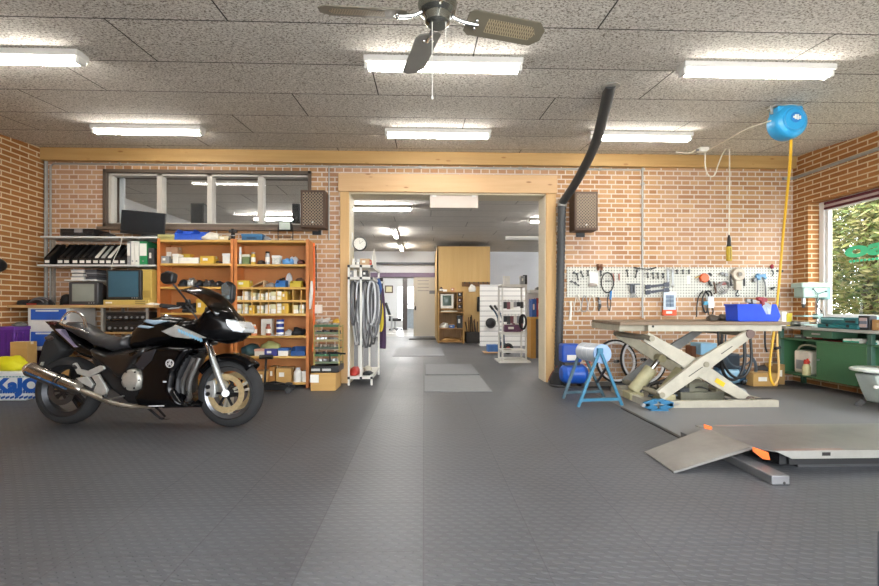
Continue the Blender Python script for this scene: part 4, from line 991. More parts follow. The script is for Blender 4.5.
tag(b.build('folder', M('6b3034', .6)), 'thin dark red folder on the worktop in front of the small television', 'folder')
# purple crate, cartons, bag with lettering, yellow jacket
a, c = at(-6, 330, 5.7), at(14.5, 327.5, 5.7)
o = thing('storage_tub', 'purple plastic storage tub standing in the left corner', 'tub', (a.x + .1, 5.82, 0))
b = MB(); b.prism([(XL + .02, 0), (c.x - .03, 0), (c.x, c.z), (XL + .02, c.z)], 5.7, 5.95, 'xz'); b.build('body', M('5e2a88', .5, 0, .1), o, bevel=.01)
for k in range(5): x = XL + .08 + k * .07; MB().bx(x, x + .015, 5.69, 5.705, .1, c.z - .06).build('rib', M('53257a', .5), o)
MB().bx(XL + .015, c.x + .01, 5.685, 5.96, c.z - .03, c.z + .01).build('rim', M('6b3598', .5), o, bevel=.006)
lump('grey_cushion', 'dark purple bag pushed between the tub and the drawer unit', 'bag', 15.5, 27, 329, 0, 6.0, .3, M('4a2a5e', .7), 74, .12)
lump('grey_rag', 'grey rag lying over the purple tub', 'cloth', 9, 20, 322.5, c.z + .01, 5.74, .14, M('6b6b64', .9), 73, .4)
carton('carton', 'brown carton on the floor between the purple tub and the drawer unit', 'box', 10, 27, 342, 0, 5.53, .14, M_card, tape='tape')
Yb = 5.36
a, c = at(-16, 402, Yb), at(27.5, 372, Yb)
o = thing('printed_bag', 'white and blue printed bag reading KAJO on the floor at the left edge', 'bag', ((a.x + c.x) / 2, Yb + .13, 0))
b = MB(); n = 10; zt_ = c.z
b.prism([(a.x, .0), (c.x - .01, 0), (c.x + .0, .15), (c.x - .03, zt_ - .05), (c.x - .07, zt_), (a.x, zt_ + .02)], Yb, Yb + .16, 'xz'); b.build('bag', M('dfe3e4', .5, 0, .05), o, bevel=.02, seg=3)
M_kb = M('1759b4', .5, 0, .05); q = at(-5.5, 391.5, Yb - .003)
text('KaJO', .205, M_kb, o, Vector((q.x, Yb - .004, q.z)), FACE, 'blue_lettering', .002, 1.12, .012)
b = MB()
for k in range(14): x = q.x + .06 + k * .028; b.bx(x, x + .02, Yb - .004, Yb, .085, .085 + (.03 if k % 3 else .04))
for k in range(9): x = q.x + .02 + k * .05; b.prism([(x, .02), (x + .04, .035), (x + .045, .06), (x, .045)], Yb - .004, Yb, 'xz')
b.build('small_print', M('1a4f98', .5), o)
b = MB(); 
for k in range(10): x = q.x + .05 + k * .036; b.bx(x, x + .025, Yb - .004, Yb, zt_ - .06, zt_ - .045)
b.build('grey_print', M('8fb0b4', .5), o)
b = MB(); q2 = at(12.5, 387, Yb - .006); b.lathe([(0, 0), (.02, .0), (.02, .003), (0, .003)], (q2.x, Yb - .004, q2.z), 'y', 16); b.build('leaf_mark', M('c9b86a', .5), o)
lump('hi_vis_jacket', 'bright yellow jacket bundled on top of the printed bag', 'jacket', -12, 19, 356.5, zt_ + .01, Yb + .0, .2, M('e3dd1c', .6, 0, .06), 77, .28)
# black lump on the left wall
q = atX(1.5, 266, XL + .06)
o = thing('wall_lamp', 'black rounded fitting on the left wall at the edge of view', 'fitting', (XL + .07, q.y - .12, q.z - .08))
b = MB(); b.sph((XL + .1, q.y - .13, q.z), (.1, .12, .09)); b.build('head', M_black, o)
MB().bx(XL, XL + .06, q.y - .18, q.y - .08, q.z - .06, q.z + .06).build('bracket', M_black, o, bevel=.01)
# ---------------------------------------------------------------- motorcycle (local frame: x forward, y to its left, z up)
bike = thing('motorcycle', 'black sport touring motorcycle parked on the dark floor at left', 'motorcycle', (-3.218, 4.282, 0))
bike.rotation_euler = (R(-4), 0, R(-5.9))
_bm = Matrix.Translation(bike.location) @ bike.rotation_euler.to_matrix().to_4x4(); _bi = _bm.inverted()
def B3(px, py, y):
    o = _bi @ Vector((0, 0, H)); d = _bi.to_3x3() @ ray(px, py); t = (y - o.y) / d.y
    p = o + d * t; return (p.x, y, p.z)
def B(px, py, y=-.1): p = B3(px, py, y); return (p[0], p[2])
M_tyre = M('222223', .8, 0, .2, 30, .2); M_rim = M('77787c', .3, .8, .1); M_gold = M('c9b48a', .4, .55, .15, 40); M_dkm = M('1c1c1e', .45, .3, .2, 12)
def wheel(cx, cz, rad, wid, front, xf=None):
    def bl(b, nm, mt, par, **k):
        if xf: b.xf(xf)
        return b.build(nm, mt, par, local=True, **k)
    o = MB(); n = 12; prof = []
    for i in range(n + 1):
        a = math.pi * i / n; prof.append((rad - .07 + .07 * math.sin(a) ** .8, -wid / 2 * math.cos(a)))
    prof += [(rad - .08, wid * .36), (rad - .08, -wid * .36)]
    o.lathe(prof, (cx, 0, cz), 'y', 48, close=True)
    tyre = bl(o, 'front_wheel' if front else 'rear_wheel', M_tyre, bike)
    b = MB(); rr = rad - .068
    b.lathe([(rr, -wid * .42), (rr + .004, -wid * .36), (rr - .02, -wid * .3), (rr - .035, 0), (rr - .02, wid * .3), (rr + .004, wid * .36), (rr, wid * .42), (rr - .045, wid * .2), (rr - .05, 0), (rr - .045, -wid * .2)], (cx, 0, cz), 'y', 48, close=True)
    bl(b, 'rim', M_rim if front else M('3a3b3e', .35, .6, .1), tyre)
    b = MB(); b.lathe([(0, -.07), (.035, -.07), (.045, -.05), (.05, .05), (.035, .07), (0, .07)], (cx, 0, cz), 'y', 20); bl(b, 'hub', M_dkm, tyre)
    for k in range(3):
        a = R(120 * k + (20 if front else 75)); d = Vector((math.cos(a), 0, math.sin(a))); s = Vector((-math.sin(a), 0, math.cos(a)))
        b = MB()
        for q in (-1, 1): b.bar(Vector((cx, 0, cz)) + d * .035 + s * .012 * q, Vector((cx, 0, cz)) + d * (rr - .02) + s * .035 * q, .022, .05, up=(0, 1, 0))
        bl(b, 'spoke', M('c9c3b2', .4, .4) if front else M_dkm, tyre)
    for s in ((-1, 1) if front else (-1,)):
        yy = s * (.075 if front else .085); ro = .17 if front else .125
        b = MB(); b.lathe([(ro, yy - .003), (ro, yy + .003), (ro - .05, yy + .003), (ro - .05, yy - .003)], (cx, 0, cz), 'y', 40, close=True)
        rot = bl(b, 'brake_disc', M_gold if front else M('4a4a4c', .4, .7), tyre)
        b = MB()
        for k in range(6):
            a = R(60 * k); b.bar((cx + .04 * math.cos(a), yy, cz + .04 * math.sin(a)), (cx + (ro - .05) * math.cos(a), yy, cz + (ro - .05) * math.sin(a)), .02, .008, up=(0, 1, 0))
        bl(b, 'disc_carrier', M_dkm, rot)
    return tyre
wheel(0, .305, .305, .15, False)
fcx, fcz = B(231, 393, 0)
fcz = .305
piv = Vector(B3(212, 350, 0)); axis = Vector((-.42, 0, .9)).normalized()
ST = Matrix.Translation(piv) @ Matrix.Rotation(R(-4), 4, axis) @ Matrix.Translation(-piv)
wheel(fcx, fcz, .305, .12, True, ST)
def bp(nm, mt, fn, xf=None, parent=None, **k):
    b = MB(); fn(b)
    if xf is not None: b.xf(xf)
    return b.build(nm, mt, parent or bike, local=True, **k)
def body(nm, mt, pts, wid, bevel=.03, parent=None, **k):
    wl = wid if hasattr(wid, '__len__') else [wid] * len(pts)
    P = [B(p[0], p[1], -w * .55) for p, w in zip(pts, wl)]
    return bp(nm, mt, lambda b: b.puff(P, wl, max(.03, bevel * 2.6), .35), parent=parent, ang=70, **k)
# forks, fender, calipers (turn with the front wheel)
for s in (-1, 1):
    y = s * .1
    f = bp('fork_leg', M('9fa09e', .38, .7, .06), lambda b: b.tube([B3(226.5, 393, y), B3(220, 377, y), B3(213, 357, y)], [.024, .03, .027], 12).cyl(B3(226.5, 393, y - .02), B3(226.5, 393, y + .02), .03), ST)
    bp('fork_tube', M_chrome, lambda b: b.cyl(B3(213, 357, y), B3(203, 331, y), .021), ST, f)
    c = bp('brake_caliper', M_alu, lambda b: b.prism([(fcx - .17, fcz + .1), (fcx - .1, fcz + .12), (fcx - .085, fcz + .02), (fcx - .1, fcz - .04), (fcx - .16, fcz - .03), (fcx - .185, fcz + .03)], y - .055 * (1 if s > 0 else .2) , y + .055 * (1 if s < 0 else .2), 'xz').xf(Matrix.Translation((0, -s * .015, 0))), ST, bevel=.008)
    bp('caliper_bolt', M_dkm, lambda b: [b.cyl((fcx - .13, y + s * .03, fcz + z), (fcx - .13, y + s * .045, fcz + z), .018) for z in (0, .06)], ST, c)
def fen(b):
    n = 14; rings = []
    for i in range(n + 1):
        a = R(46 + 98 * i / n); r = .335
        rings.append([b.bm.verts.new((fcx + (r + dr) * math.cos(a), yy, fcz + (r + dr) * math.sin(a))) for yy, dr in ((-.085, -.06), (-.08, -.015), (-.05, .012), (0, .018), (.05, .012), (.08, -.015), (.085, -.06))])
    for A, Bq in zip(rings, rings[1:]):
        for k in range(6): b.bm.faces.new((A[k], A[k + 1], Bq[k + 1], Bq[k]))
o = bp('front_fender', M_gloss, fen, ST); m = o.modifiers.new('s', 'SOLIDIFY'); m.thickness = .008
# frame, engine, swingarm
body('engine', M_dkm, [(92, 356), (120, 350), (150, 345), (190, 345), (197, 352), (186, 380), (186, 402), (150, 406), (131, 404), (112, 388), (100, 372)], .15, .02)
bp('swingarm', M('6f7073', .4, .7), lambda b: [b.tube([B3(68, 391, s * .11), B3(92, 390, s * .1), B3(122, 384, s * .08)], .028, 8) for s in (-1, 1)])
bp('shock_absorber', M_dkm, lambda b: b.cyl(B3(100, 384, 0), B3(112, 355, 0), .035))
body('side_panel', M('0c0c0e', .3, 0, .2, coat=.6), [(90, 345), (112, 352), (138, 350), (150, 344), (152, 352), (140, 366), (134, 378), (122, 380), (110, 370), (96, 358)], .165, .02)
# lower fairing with belly pan, clutch cover seen in its cut-out
low = body('lower_fairing', M_gloss, [(140, 356), (152, 347), (172, 343), (194, 344), (197, 350), (189, 361), (182, 374), (180, 388), (187, 399), (199, 403), (197, 408), (160, 409), (140, 406), (137, 396), (144, 386), (144, 372), (137, 364)], .2, .025)
bp('fairing_vent', M('2c2c30', .25, .2), lambda b: b.prism([B(144, 364), B(152, 352), B(164, 349), B(160, 360), B(150, 370)], -.207, -.2, 'xz'), None, low, bevel=.003)
e = bp('clutch_cover', M('b3b1a8', .4, .6, .08, 20), lambda b: b.lathe([(0, -.215), (.06, -.215), (.085, -.205), (.095, -.185), (.095, -.1), (0, -.1)][::-1], (B(131, 380, -.2)[0], 0, B(131, 380, -.2)[1]), 'y', 28), ang=60)
bp('cover_bolt', M_dkm, lambda b: [b.cyl((B(131, 380, -.2)[0] + .078 * math.cos(R(60 * k)), -.212, B(131, 380, -.2)[1] + .078 * math.sin(R(60 * k))), (B(131, 380, -.2)[0] + .078 * math.cos(R(60 * k)), -.2, B(131, 380, -.2)[1] + .078 * math.sin(R(60 * k))), .008, n=6) for k in range(6)], None, e)
ex, ez = B(170, 363.5, -.2)
em = bp('emblem', M('d9d9da', .3, .3), lambda b: b.lathe([(.036, -.2), (.036, -.207), (.029, -.207), (.029, -.2)], (ex, 0, ez), 'y', 28, close=True), None, low)
def forks(b):
    for k in range(3):
        a = R(120 * k); d = Vector((math.sin(a), 0, math.cos(a))); n = Vector((math.cos(a), 0, -math.sin(a))); c = Vector((ex, -.204, ez))
        b.bar(c - d * .012, c + d * .014, .005, .006, up=(0, 1, 0)); b.bar(c + d * .013 - n * .01, c + d * .013 + n * .01, .005, .006, up=(0, 1, 0))
        for q in (-1, 1): b.bar(c + d * .012 + n * .008 * q, c + d * .031 + n * .006 * q, .0045, .006, up=(0, 1, 0))
bp('emblem_forks', M('d9d9da', .3, .3), forks, None, low)
bp('decal', M('c9c9cb', .3), lambda b: b.prism([B(157, 404), B(172, 403.6), B(172, 404.6), B(157, 405)], -.206, -.2, 'xz').prism([B(171, 380), B(174, 380), B(174, 381.4), B(171, 381.4)], -.206, -.2, 'xz'), None, low)
for k, y in enumerate((-.15, -.09, .09, .15)):
    bp('header_pipe', M('8d8c8a', .3, .9, .15), lambda b: b.tube([B3(199 - 5 * (k % 2), 358, y), B3(195 - 5 * (k % 2), 368, y - .01), B3(190 - 6 * (k % 2), 378, y - .015), B3(188 - 6 * (k % 2), 390, y - .01), B3(190 - 6 * (k % 2), 400, y * .8), B3(180, 404, y * .6)], .023, 10, smooth=1))
# exhausts
for s in (-1, 1):
    y = s * .21
    p, q = Vector(B3(28.5, 368.5, y)), Vector(B3(82, 390.5, y * .97)); d = (q - p).normalized()
    mf = bp('muffler', M('b9b4ad', .2, 1, .1, 3), lambda b: b.tube([p + d * .0, p + d * .015, q - d * .05, q], [.05, .062, .062, .035], 20))
    bp('muffler_cap', M_chrome, lambda b: b.tube([p - d * .015, p + d * .02], [.046, .064], 20), None, mf)
    bp('muffler_mouth', M_black, lambda b: b.cyl(p - d * .02, p - d * .01, .03), None, mf)
    bp('blue_reflection', M('3f6ea8', .25, .7), lambda b: b.bar(p + d * .03 + Vector((0, -.061 * 1, -.012)), q - d * .09 + Vector((0, -.061, -.012)), .014, .008, up=(0, 1, 0)), None, mf) if s < 0 else None  # blue reflection on the chrome, painted as a strip along the near side
    for t in (.3, .33): bp('strap', M_dkm, lambda b: b.tube([p + d * (t), p + d * (t + .012)], .066, 20), None, mf)
    bp('exhaust_pipe', M('a8a296', .3, .9, .12), lambda b: b.tube([q, B3(100, 398, y * .95), B3(118, 405, y * .8), B3(138, 407, y * .6), B3(165, 405, y * .5)], .024, 10, smooth=1), None, mf)
    br = bp('footrest_bracket', M_alu, lambda b: [b.prism([B(x, y, -.18) for x, y in P], s * .165, s * .19, 'xz') for P in ([(73, 364), (76, 362.5), (80, 369), (88, 371), (100, 365.5), (104, 366), (105, 369), (96, 374), (90, 377), (78, 374)], [(92, 376), (99, 374), (103, 381), (108, 390), (106, 396), (99, 397), (94, 391), (97, 384)], [(76, 378), (88, 376), (94, 384), (92, 388), (84, 384)])], bevel=.005)
    bp('footrest', M_blackm, lambda b: b.cyl(B3(104, 396, s * .18), B3(106, 396, s * .3), .014), None, br)
    bp('passenger_footrest', M_blackm, lambda b: b.cyl(B3(76, 368, s * .18), B3(74, 366, s * .27), .012), None, br)
    bp('pedal', M_steel, lambda b: b.tube([B3(100, 398, s * .2), B3(112, 399, s * .23), B3(124, 396, s * .22)], .009, 6), None, br)
# rear end
body('tail_fairing', M_gloss, [(44, 321.5), (52, 321), (66, 328), (84, 342), (104, 351), (124, 354), (142, 347), (150, 350), (140, 360), (120, 364), (100, 362), (84, 357), (66, 344)], [.05, .05, .08, .1, .13, .15, .17, .17, .17, .16, .13, .11, .08], .018)
bp('tail_light', M('3c1414', .2), lambda b: b.prism([B(43, 321.5), B(48, 321.5), B(54, 330), B(50, 331)], -.05, .05, 'xz'), bevel=.005)
bp('tail_stripe', M('8f86a0', .3, .3), lambda b: b.prism([B(56, 329), B(60, 329), B(78, 347), B(75, 347)], -.112, .112, 'xz'))
body('seat', M('2b2b2d', .42, 0, .15, 25, .1), [(60, 326.5), (66, 322), (76, 321.5), (86, 326), (94, 333), (106, 336.5), (118, 338), (127, 334), (131, 338), (129, 348), (112, 352), (96, 347), (82, 339)], [.08, .09, .11, .12, .13, .14, .14, .11, .12, .14, .15, .14, .12], .028)
body('rear_mudguard', M_blackm, [(50, 331), (62, 342), (68, 350), (60, 358), (50, 366), (42, 376), (37, 374), (40, 360), (44, 344)], .08, .015)
bp('licence_plate', M('a9a89f', .5), lambda b: b.prism([B(36.5, 372), B(38, 372), B(42.5, 362), B(41, 362)], -.1, .1, 'xz'))
for s in (-1, 1): bp('grab_rail', M_chrome, lambda b: b.tube([B3(88, 333, s * .13), B3(78, 329, s * .14), B3(63, 325, s * .13), B3(60, 323, s * .12), B3(65, 315, s * .1), B3(70, 311.5, s * .09), B3(78, 312, s * .1), B3(84, 318, s * .12), B3(86, 328, s * .13)], .011, 8, smooth=1))
bp('turn_signal', M('3a2a22', .3), lambda b: b.sph(B3(49, 338, -.17), (.03, .035, .02)))
bp('turn_signal', M('3a2a22', .3), lambda b: b.sph(B3(49, 338, .17), (.03, .035, .02)))
# tank and upper fairing
tk = body('fuel_tank', M_gloss, [(127, 345), (129, 335), (138, 325), (148, 319), (162, 315.5), (180, 317), (190, 322), (196, 330), (190, 338), (172, 344), (148, 349), (133, 351)], [.1, .1, .13, .15, .15, .13, .12, .14, .17, .17, .16, .13], .04)
bp('tank_stripe', M('9fb4c8', .25, .3), lambda b: b.prism([B(146, 322), B(150, 319.5), B(172, 321), B(158, 325)], -.156, .156, 'xz').prism([B(140, 327.5), B(143, 325), B(160, 327), B(152, 329)], -.15, .15, 'xz'), None, tk, bevel=.02)
bp('tank_cap', M_chrome, lambda b: b.cyl(B3(166, 317, 0), B3(166.4, 314.6, 0), .045))
uf = body('upper_fairing', M_gloss, [(158, 334), (170, 325), (184, 319), (198, 318), (205, 309), (215, 304), (226, 309), (236, 317), (243, 328), (244, 336), (238, 341), (226, 344), (212, 342), (204, 346), (190, 345), (176, 341)],
     [.19, .19, .2, .22, .2, .17, .16, .15, .12, .1, .1, .13, .2, .21, .21, .2], .05)
bp('silver_decal', M('a9a8a4', .35, .3, .15, 20), lambda b: b.prism([B(170, 331.5), B(184, 325.5), B(198, 331), B(213, 338), B(196, 338.5), B(182, 337)], -.214, -.19, 'xz').prism([B(169, 331), B(176, 333.5), B(184, 337.5), B(178, 336)], -.21, -.18, 'xz'), None, uf, bevel=.004)
bp('blue_script', M('7fb0cc', .3), lambda b: [b.prism([B(186 + 2.6 * k, 329.5 + 1.1 * k), B(187.6 + 2.6 * k, 329 + 1.1 * k), B(188.6 + 2.6 * k, 332.5 + 1.1 * k), B(187.2 + 2.6 * k, 333 + 1.1 * k)], -.218, -.2, 'xz') for k in range(9)], None, uf)
hl = bp('headlight', M('c9ced2', .08, .1, .1, 30, coat=1), lambda b: b.prism([B(229, 319), B(239, 321), B(244, 329), B(243, 333), B(235, 331.5), B(231, 327)], 0, 0, 'xz', wid=[.165, .14, .115, .115, .15, .165]), bevel=.012, seg=3)
bp('headlight_reflector', M_chrome, lambda b: [b.lathe([(.045, 0), (.03, -.03), (0, -.04)], B3(240.5, 326, y), 'x', 18) for y in (-.06, .06)], None, hl)
def screen(b):
    n, m = 12, 8; g = []
    C0, C1 = Vector(B3(239, 317, 0)), Vector(B3(199, 286, 0))
    for j in range(m + 1):
        t = j / m; p = C0.lerp(C1, t); p += Vector((.03, 0, .05)) * math.sin(math.pi * t); w_ = .17 + .02 * t - .09 * t ** 4
        g.append([b.bm.verts.new((p.x - .13 * (2 * i / n - 1) ** 2, w_ * (2 * i / n - 1), p.z - .05 * (2 * i / n - 1) ** 2 * t)) for i in range(n + 1)])
    for j in range(m):
        for i in range(n): b.bm.faces.new((g[j][i], g[j][i + 1], g[j + 1][i + 1], g[j + 1][i]))
o = bp('windscreen', M_smoke, screen); mm = o.modifiers.new('s', 'SOLIDIFY'); mm.thickness = .004
body('instrument_cowl', M_blackm, [(203, 316), (206, 306), (214, 302), (222, 306), (226, 312), (216, 318)], .13, .02)
for s, pxs in ((-1, None), (1, None)):
    if s < 0: hd, st = [(163, 274), (170, 271), (176.5, 274), (175, 283), (166, 284.5), (162.5, 281)], [B3(173, 284, -.36), B3(179, 291, -.33), B3(187, 301, -.24), B3(196, 312, -.19)]
    else: hd, st = [(223, 284), (229, 281), (235, 286), (234, 300), (228, 306), (224, 298)], [B3(228, 304, .34), B3(222, 310, .28), B3(214, 316, .2)]
    mo = bp('mirror', M_black, lambda b: b.prism([B(*p, s * .37) for p in hd], s * .34, s * .41, 'xz'), bevel=.015, seg=3)
    bp('mirror_stem', M_black, lambda b: b.tube(st, .008, 8, smooth=1), None, mo)
    gx = [(p[0] * .8 + sum(a[0] for a in hd) / 6 * .2 - 2, p[1] * .8 + sum(a[1] for a in hd) / 6 * .2) for p in hd]
    bp('mirror_glass', M('a8bcc6', .08, .8), lambda b: b.prism([B(*p, s * .36) for p in gx], s * .335, s * .38, 'xz'), None, mo) if s > 0 else None
hb = bp('handlebar', M_dkm, lambda b: b.tube([B3(163, 306, -.38), B3(178, 307, -.26), B3(192, 308, -.12), B3(195, 309, 0), B3(192, 308, .12), B3(178, 307, .26), B3(163, 306, .38)], .012, 8, smooth=1), None)
for s in (-1, 1):
    bp('grip', M_blackm, lambda b: b.cyl(B3(161, 305.5, s * .4), B3(175, 307, s * .29), .018), None, hb)
    bp('lever', M_steel, lambda b: b.tube([B3(182, 306, s * .25), B3(178, 308, s * .3), B3(168, 309, s * .38)], .007, 6), None, hb)
    bp('switch_block', M_black, lambda b: b.box(B3(181, 305, s * .24), (.05, .05, .045)).cyl(B3(188, 304, s * .2), B3(188, 299.5, s * .2), .022), None, hb)
bp('brake_hose', M_black, lambda b: [b.tube([B3(186, 306, s * .2), B3(196, 316, s * .16), B3(206, 336, s * .13), B3(212, 365, s * .13)], .006, 6, smooth=1) for s in (-1, 1)])
bp('side_stand', M_dkm, lambda b: b.tube([(B(150, 0)[0], .1, .16), (B(158, 0)[0], .2, .03), (B(160, 0)[0], .23, .018)], .012, 8).box((B(160, 0)[0] + .01, .235, .014), (.07, .04, .012)))
for s in (-1, 1): bp('centre_stand', M_dkm, lambda b: b.tube([B3(150, 402, s * .1), B3(160, 411, s * .14), B3(165, 416.5, s * .16)], .01, 8))
# ---------------------------------------------------------------- pegboard and what hangs on it
YP = YW - .02
a, c = at(567, 297.3, YP), at(779, 267.5, YP)
pz0, pz1 = a.z, c.z
tag(MB().bx(a.x, c.x, YP, YW - .001, a.z, c.z).build('pegboard', M_peg), 'long white perforated pegboard on the right brick wall', 'pegboard')
YT_ = YP - .03
def T(px, py, dy=0): p = at(px, py, YT_); return Vector((p.x, YT_ + dy, p.z))
def tool(nm, lb, ct, mt, fn, hooks=(), group=None, parts=()):
    """a tool hanging on the board; hooks carry it back to the board"""
    b = MB(); fn(b)
    xs = [v.co for v in b.bm.verts]
    o = thing(nm, lb, ct, (sum(v.x for v in xs) / len(xs), YT_, min(v.z for v in xs)), 0, group)
    b.build({'pliers': 'handles'}.get(nm, 'body'), mt, o)
    for (px, py) in hooks: p = T(px, py); MB().cyl((p.x, YP + .002 if py < 297.3 else YW, p.z), (p.x, YT_ - .012, p.z), .004, n=6).build('hook', M_steel, o)
    for (n2, m2, f2) in parts: b2 = MB(); f2(b2); b2.build(n2, m2, o, bevel=.002)
    return o
def ln(*pts): return [T(*p) for p in pts]
def key(px, py, l, ang, w=.012):
    def f(b):
        p = T(px, py); d = Vector((math.sin(R(ang)), 0, -math.cos(R(ang)))) * l
        b.bar(p, p + d, w, .01, up=(0, 1, 0)); b.cyl(p + Vector((0, -.006, 0)), p + Vector((0, .006, 0)), w * 1.4, n=10); b.cyl(p + d + Vector((0, -.006, 0)), p + d + Vector((0, .006, 0)), w * 1.1, n=8)
    return f
small = [(574, 272.5, .05, 60, 'small black wrench, higher of two at the left end of the pegboard'), (577, 274, .08, 10, 'black key hanging beside the small wrench at far left'), (581, 272, .07, 25, 'black spanner left of the pale patch on the pegboard'),
         (588, 271, .06, 0, 'short black key left of the pale hanging bag'), (571.5, 281.5, .06, 70, 'small black clip at the lower left of the pegboard'), (575.5, 283.5, .05, 60, 'black clip below and right of the lower left clip'),
         (601, 271.5, .05, 0, 'short black hook tool above the ring shaped chain tool'), (627, 270.5, .08, 8, 'thin dark spanner right of the red handled pliers'), (637, 271, .09, -15, 'dark key with cross handle left of the wall conduit'),
         (647.5, 273.5, .05, 5, 'short black socket key just right of the wall conduit'), (653, 273.5, .06, 5, 'second short socket key from the wall conduit'), (658, 273.5, .06, 0, 'third short socket key from the wall conduit'),
         (663, 274, .05, 0, 'fourth short socket key from the wall conduit'), (677, 270.5, .04, 0, 'short black bit, left of the three near the open spanners'), (683, 270.5, .04, 0, 'short black bit, middle of the three'), (689, 270.5, .04, 0, 'short black bit, right of the three')]
for (px, py, l, an, lb) in small: tool('hand_tool', lb, 'tool', M_black, key(px, py, l, an), [(px, py)])
tool('hand_tool', 'black bracket tool on the top edge of the pegboard above the conduit', 'tool', M_black, lambda b: b.bar(T(634, 267.5), T(638, 268.5), .03, .02).bar(T(637, 268.5), T(652, 269.5), .012, .012, up=(0, 1, 0)).bar(T(651, 269), T(656, 267.5), .03, .02), [(640, 269), (650, 269.4)])
tool('bracket', 'brown bracket on the top edge of the pegboard at left', 'bracket', M('7a4a2c', .6), lambda b: b.bx(T(597.5, 0).x, T(599.5, 0).x, YT_, YP + .001, T(0, 268.5).z, T(0, 262).z).bx(T(601, 0).x, T(602.8, 0).x, YT_, YP + .001, T(0, 268.5).z, T(0, 262).z).bx(T(597.5, 0).x, T(602.8, 0).x, YT_, YP + .001, T(0, 266.5).z, T(0, 264.5).z))
tool('plastic_pouch', 'pale clear pouch of small parts on the left of the pegboard', 'pouch', M('d9d8d2', .3), lambda b: b.bx(T(589.5, 0).x, T(598, 0).x, YT_ - .005, YP - .001, T(0, 285).z, T(0, 271).z), [], None, [('parts', M('8f867c', .5), lambda b: b.lump((T(593, 0).x, YT_ - .004, T(0, 285.5).z), (.14, .03, .05), 4, .5, 2))])
def ringtool(b):
    p = T(607.5, 282.5); b.torus(p, 1, .009, 'y', 28, 6, mat=Matrix.Diagonal((.088, 1, .14, 1)) @ AX['y']); b.bar(T(605, 281), T(611, 281), .014, .012)
tool('chain_tool', 'black oval chain wrench hanging on the left of the pegboard', 'tool', M_black, ringtool, [(607.5, 273.5)])
tool('pliers', 'long pliers with one blue handle below the oval chain wrench', 'pliers', M_dark, lambda b: b.tube(ln((608.5, 294), (607, 302), (608.5, 310)), .007, 6, smooth=1).tube(ln((610.5, 294), (611, 303), (609.5, 311)), .007, 6, smooth=1), [(609.5, 294.5)], None, [('blue_handle', M('2a7ac0', .5), lambda b: b.bar(T(611, 291), T(610.3, 299.5), .03, .02))])
tool('pliers', 'dark handled grips on the brick below the left of the pegboard', 'pliers', M_black, lambda b: b.tube(ln((598.5, 297), (599.5, 303), (599, 311)), [.01, .016, .012], 8).tube(ln((600.5, 300), (601, 306), (600, 309)), .008, 6), [(598.5, 297.4)], None, [('grip', M_grey, lambda b: b.bar(T(599.6, 300), T(599.6, 304), .03, .034))])
for i, (p0, lb) in enumerate([(577, 'wire loop bundle hanging at the lower left below the pegboard'), (584, 'second wire loop bundle below the left of the pegboard'), (591, 'third wire loop bundle below the left of the pegboard')]):
    tool('wire_loop', lb, 'wire', M('cfc8ba', .5) if i != 1 else M_grey, lambda b: b.tube(ln((p0, 295), (p0 - 2.5, 304), (p0 - 3, 311), (p0 + 2.5, 312), (p0 + 4, 304), (p0 + 1.5, 296)), .007, 6, closed=True, smooth=1), [(p0 + .5, 295.3)])
tool('white_handle_tool', 'white handled scraper at far left below the pegboard', 'tool', M_paper, lambda b: b.tube(ln((570.5, 301), (571, 308), (570, 320)), [.016, .014, .02], 8), [(570.5, 302)])
tool('pliers', 'red handled pliers in the left half of the pegboard', 'pliers', M('a85a48', .5), lambda b: b.bar(T(613, 273), T(614.3, 281), .014, .01).bar(T(619, 273.5), T(619.2, 280.5), .018, .012), [(613, 273.5), (619, 274)])
tool('puller', 'grey T shaped puller tool with fanned claws', 'puller', M('55585c', .4, .5), lambda b: b.bar(T(627, 284.2), T(640, 284.2), .018, .018).bar(T(631.2, 284), T(631.2, 293), .03, .03, up=(0, 1, 0)).bar(T(634, 284), T(634, 293), .02, .03, up=(0, 1, 0)), [(633, 284.5)], None,
     [('claw', M_grey, lambda b: [b.tube(ln((632.5 + k * .6, 292), (632.5 + k * 1.7, 295), (633 + k * 2.4, 298)), .005, 6) for k in range(-1, 3)])])
for i, (y0, y1, lb) in enumerate([(287, 284.5, 'large dark grey spanner, upper of two lying level right of the conduit'), (292.5, 290, 'large dark grey spanner, lower of two lying level right of the conduit')]):
    tool('spanner', lb, 'spanner', M('4a4d55', .4, .6), lambda b: b.bar(T(647, y0), T(666, y1), .035, .014, up=(0, 1, 0)).bar(T(645.5, y0 + .3), T(650, y0 - .4), .06, .018, up=(0, 1, 0)).bar(T(664, y1 + .2), T(669, y1 - .2), .06, .018, up=(0, 1, 0)), [(650, y0 - .3), (664, y1 + .2)])
for i, (px, lb) in enumerate([(668, 'silver combination spanner, left of the upright pair on the pegboard'), (672.8, 'silver combination spanner, right of the upright pair on the pegboard')]):
    tool('spanner', lb, 'spanner', M_steel, lambda b: b.bar(T(px, 270), T(px, 284), .022, .01, up=(0, 1, 0)).torus(T(px, 270), .018, .008, 'y', 12, 6).torus(T(px, 285.5), .018, .008, 'y', 12, 6, 60, 360), [(px, 270)])
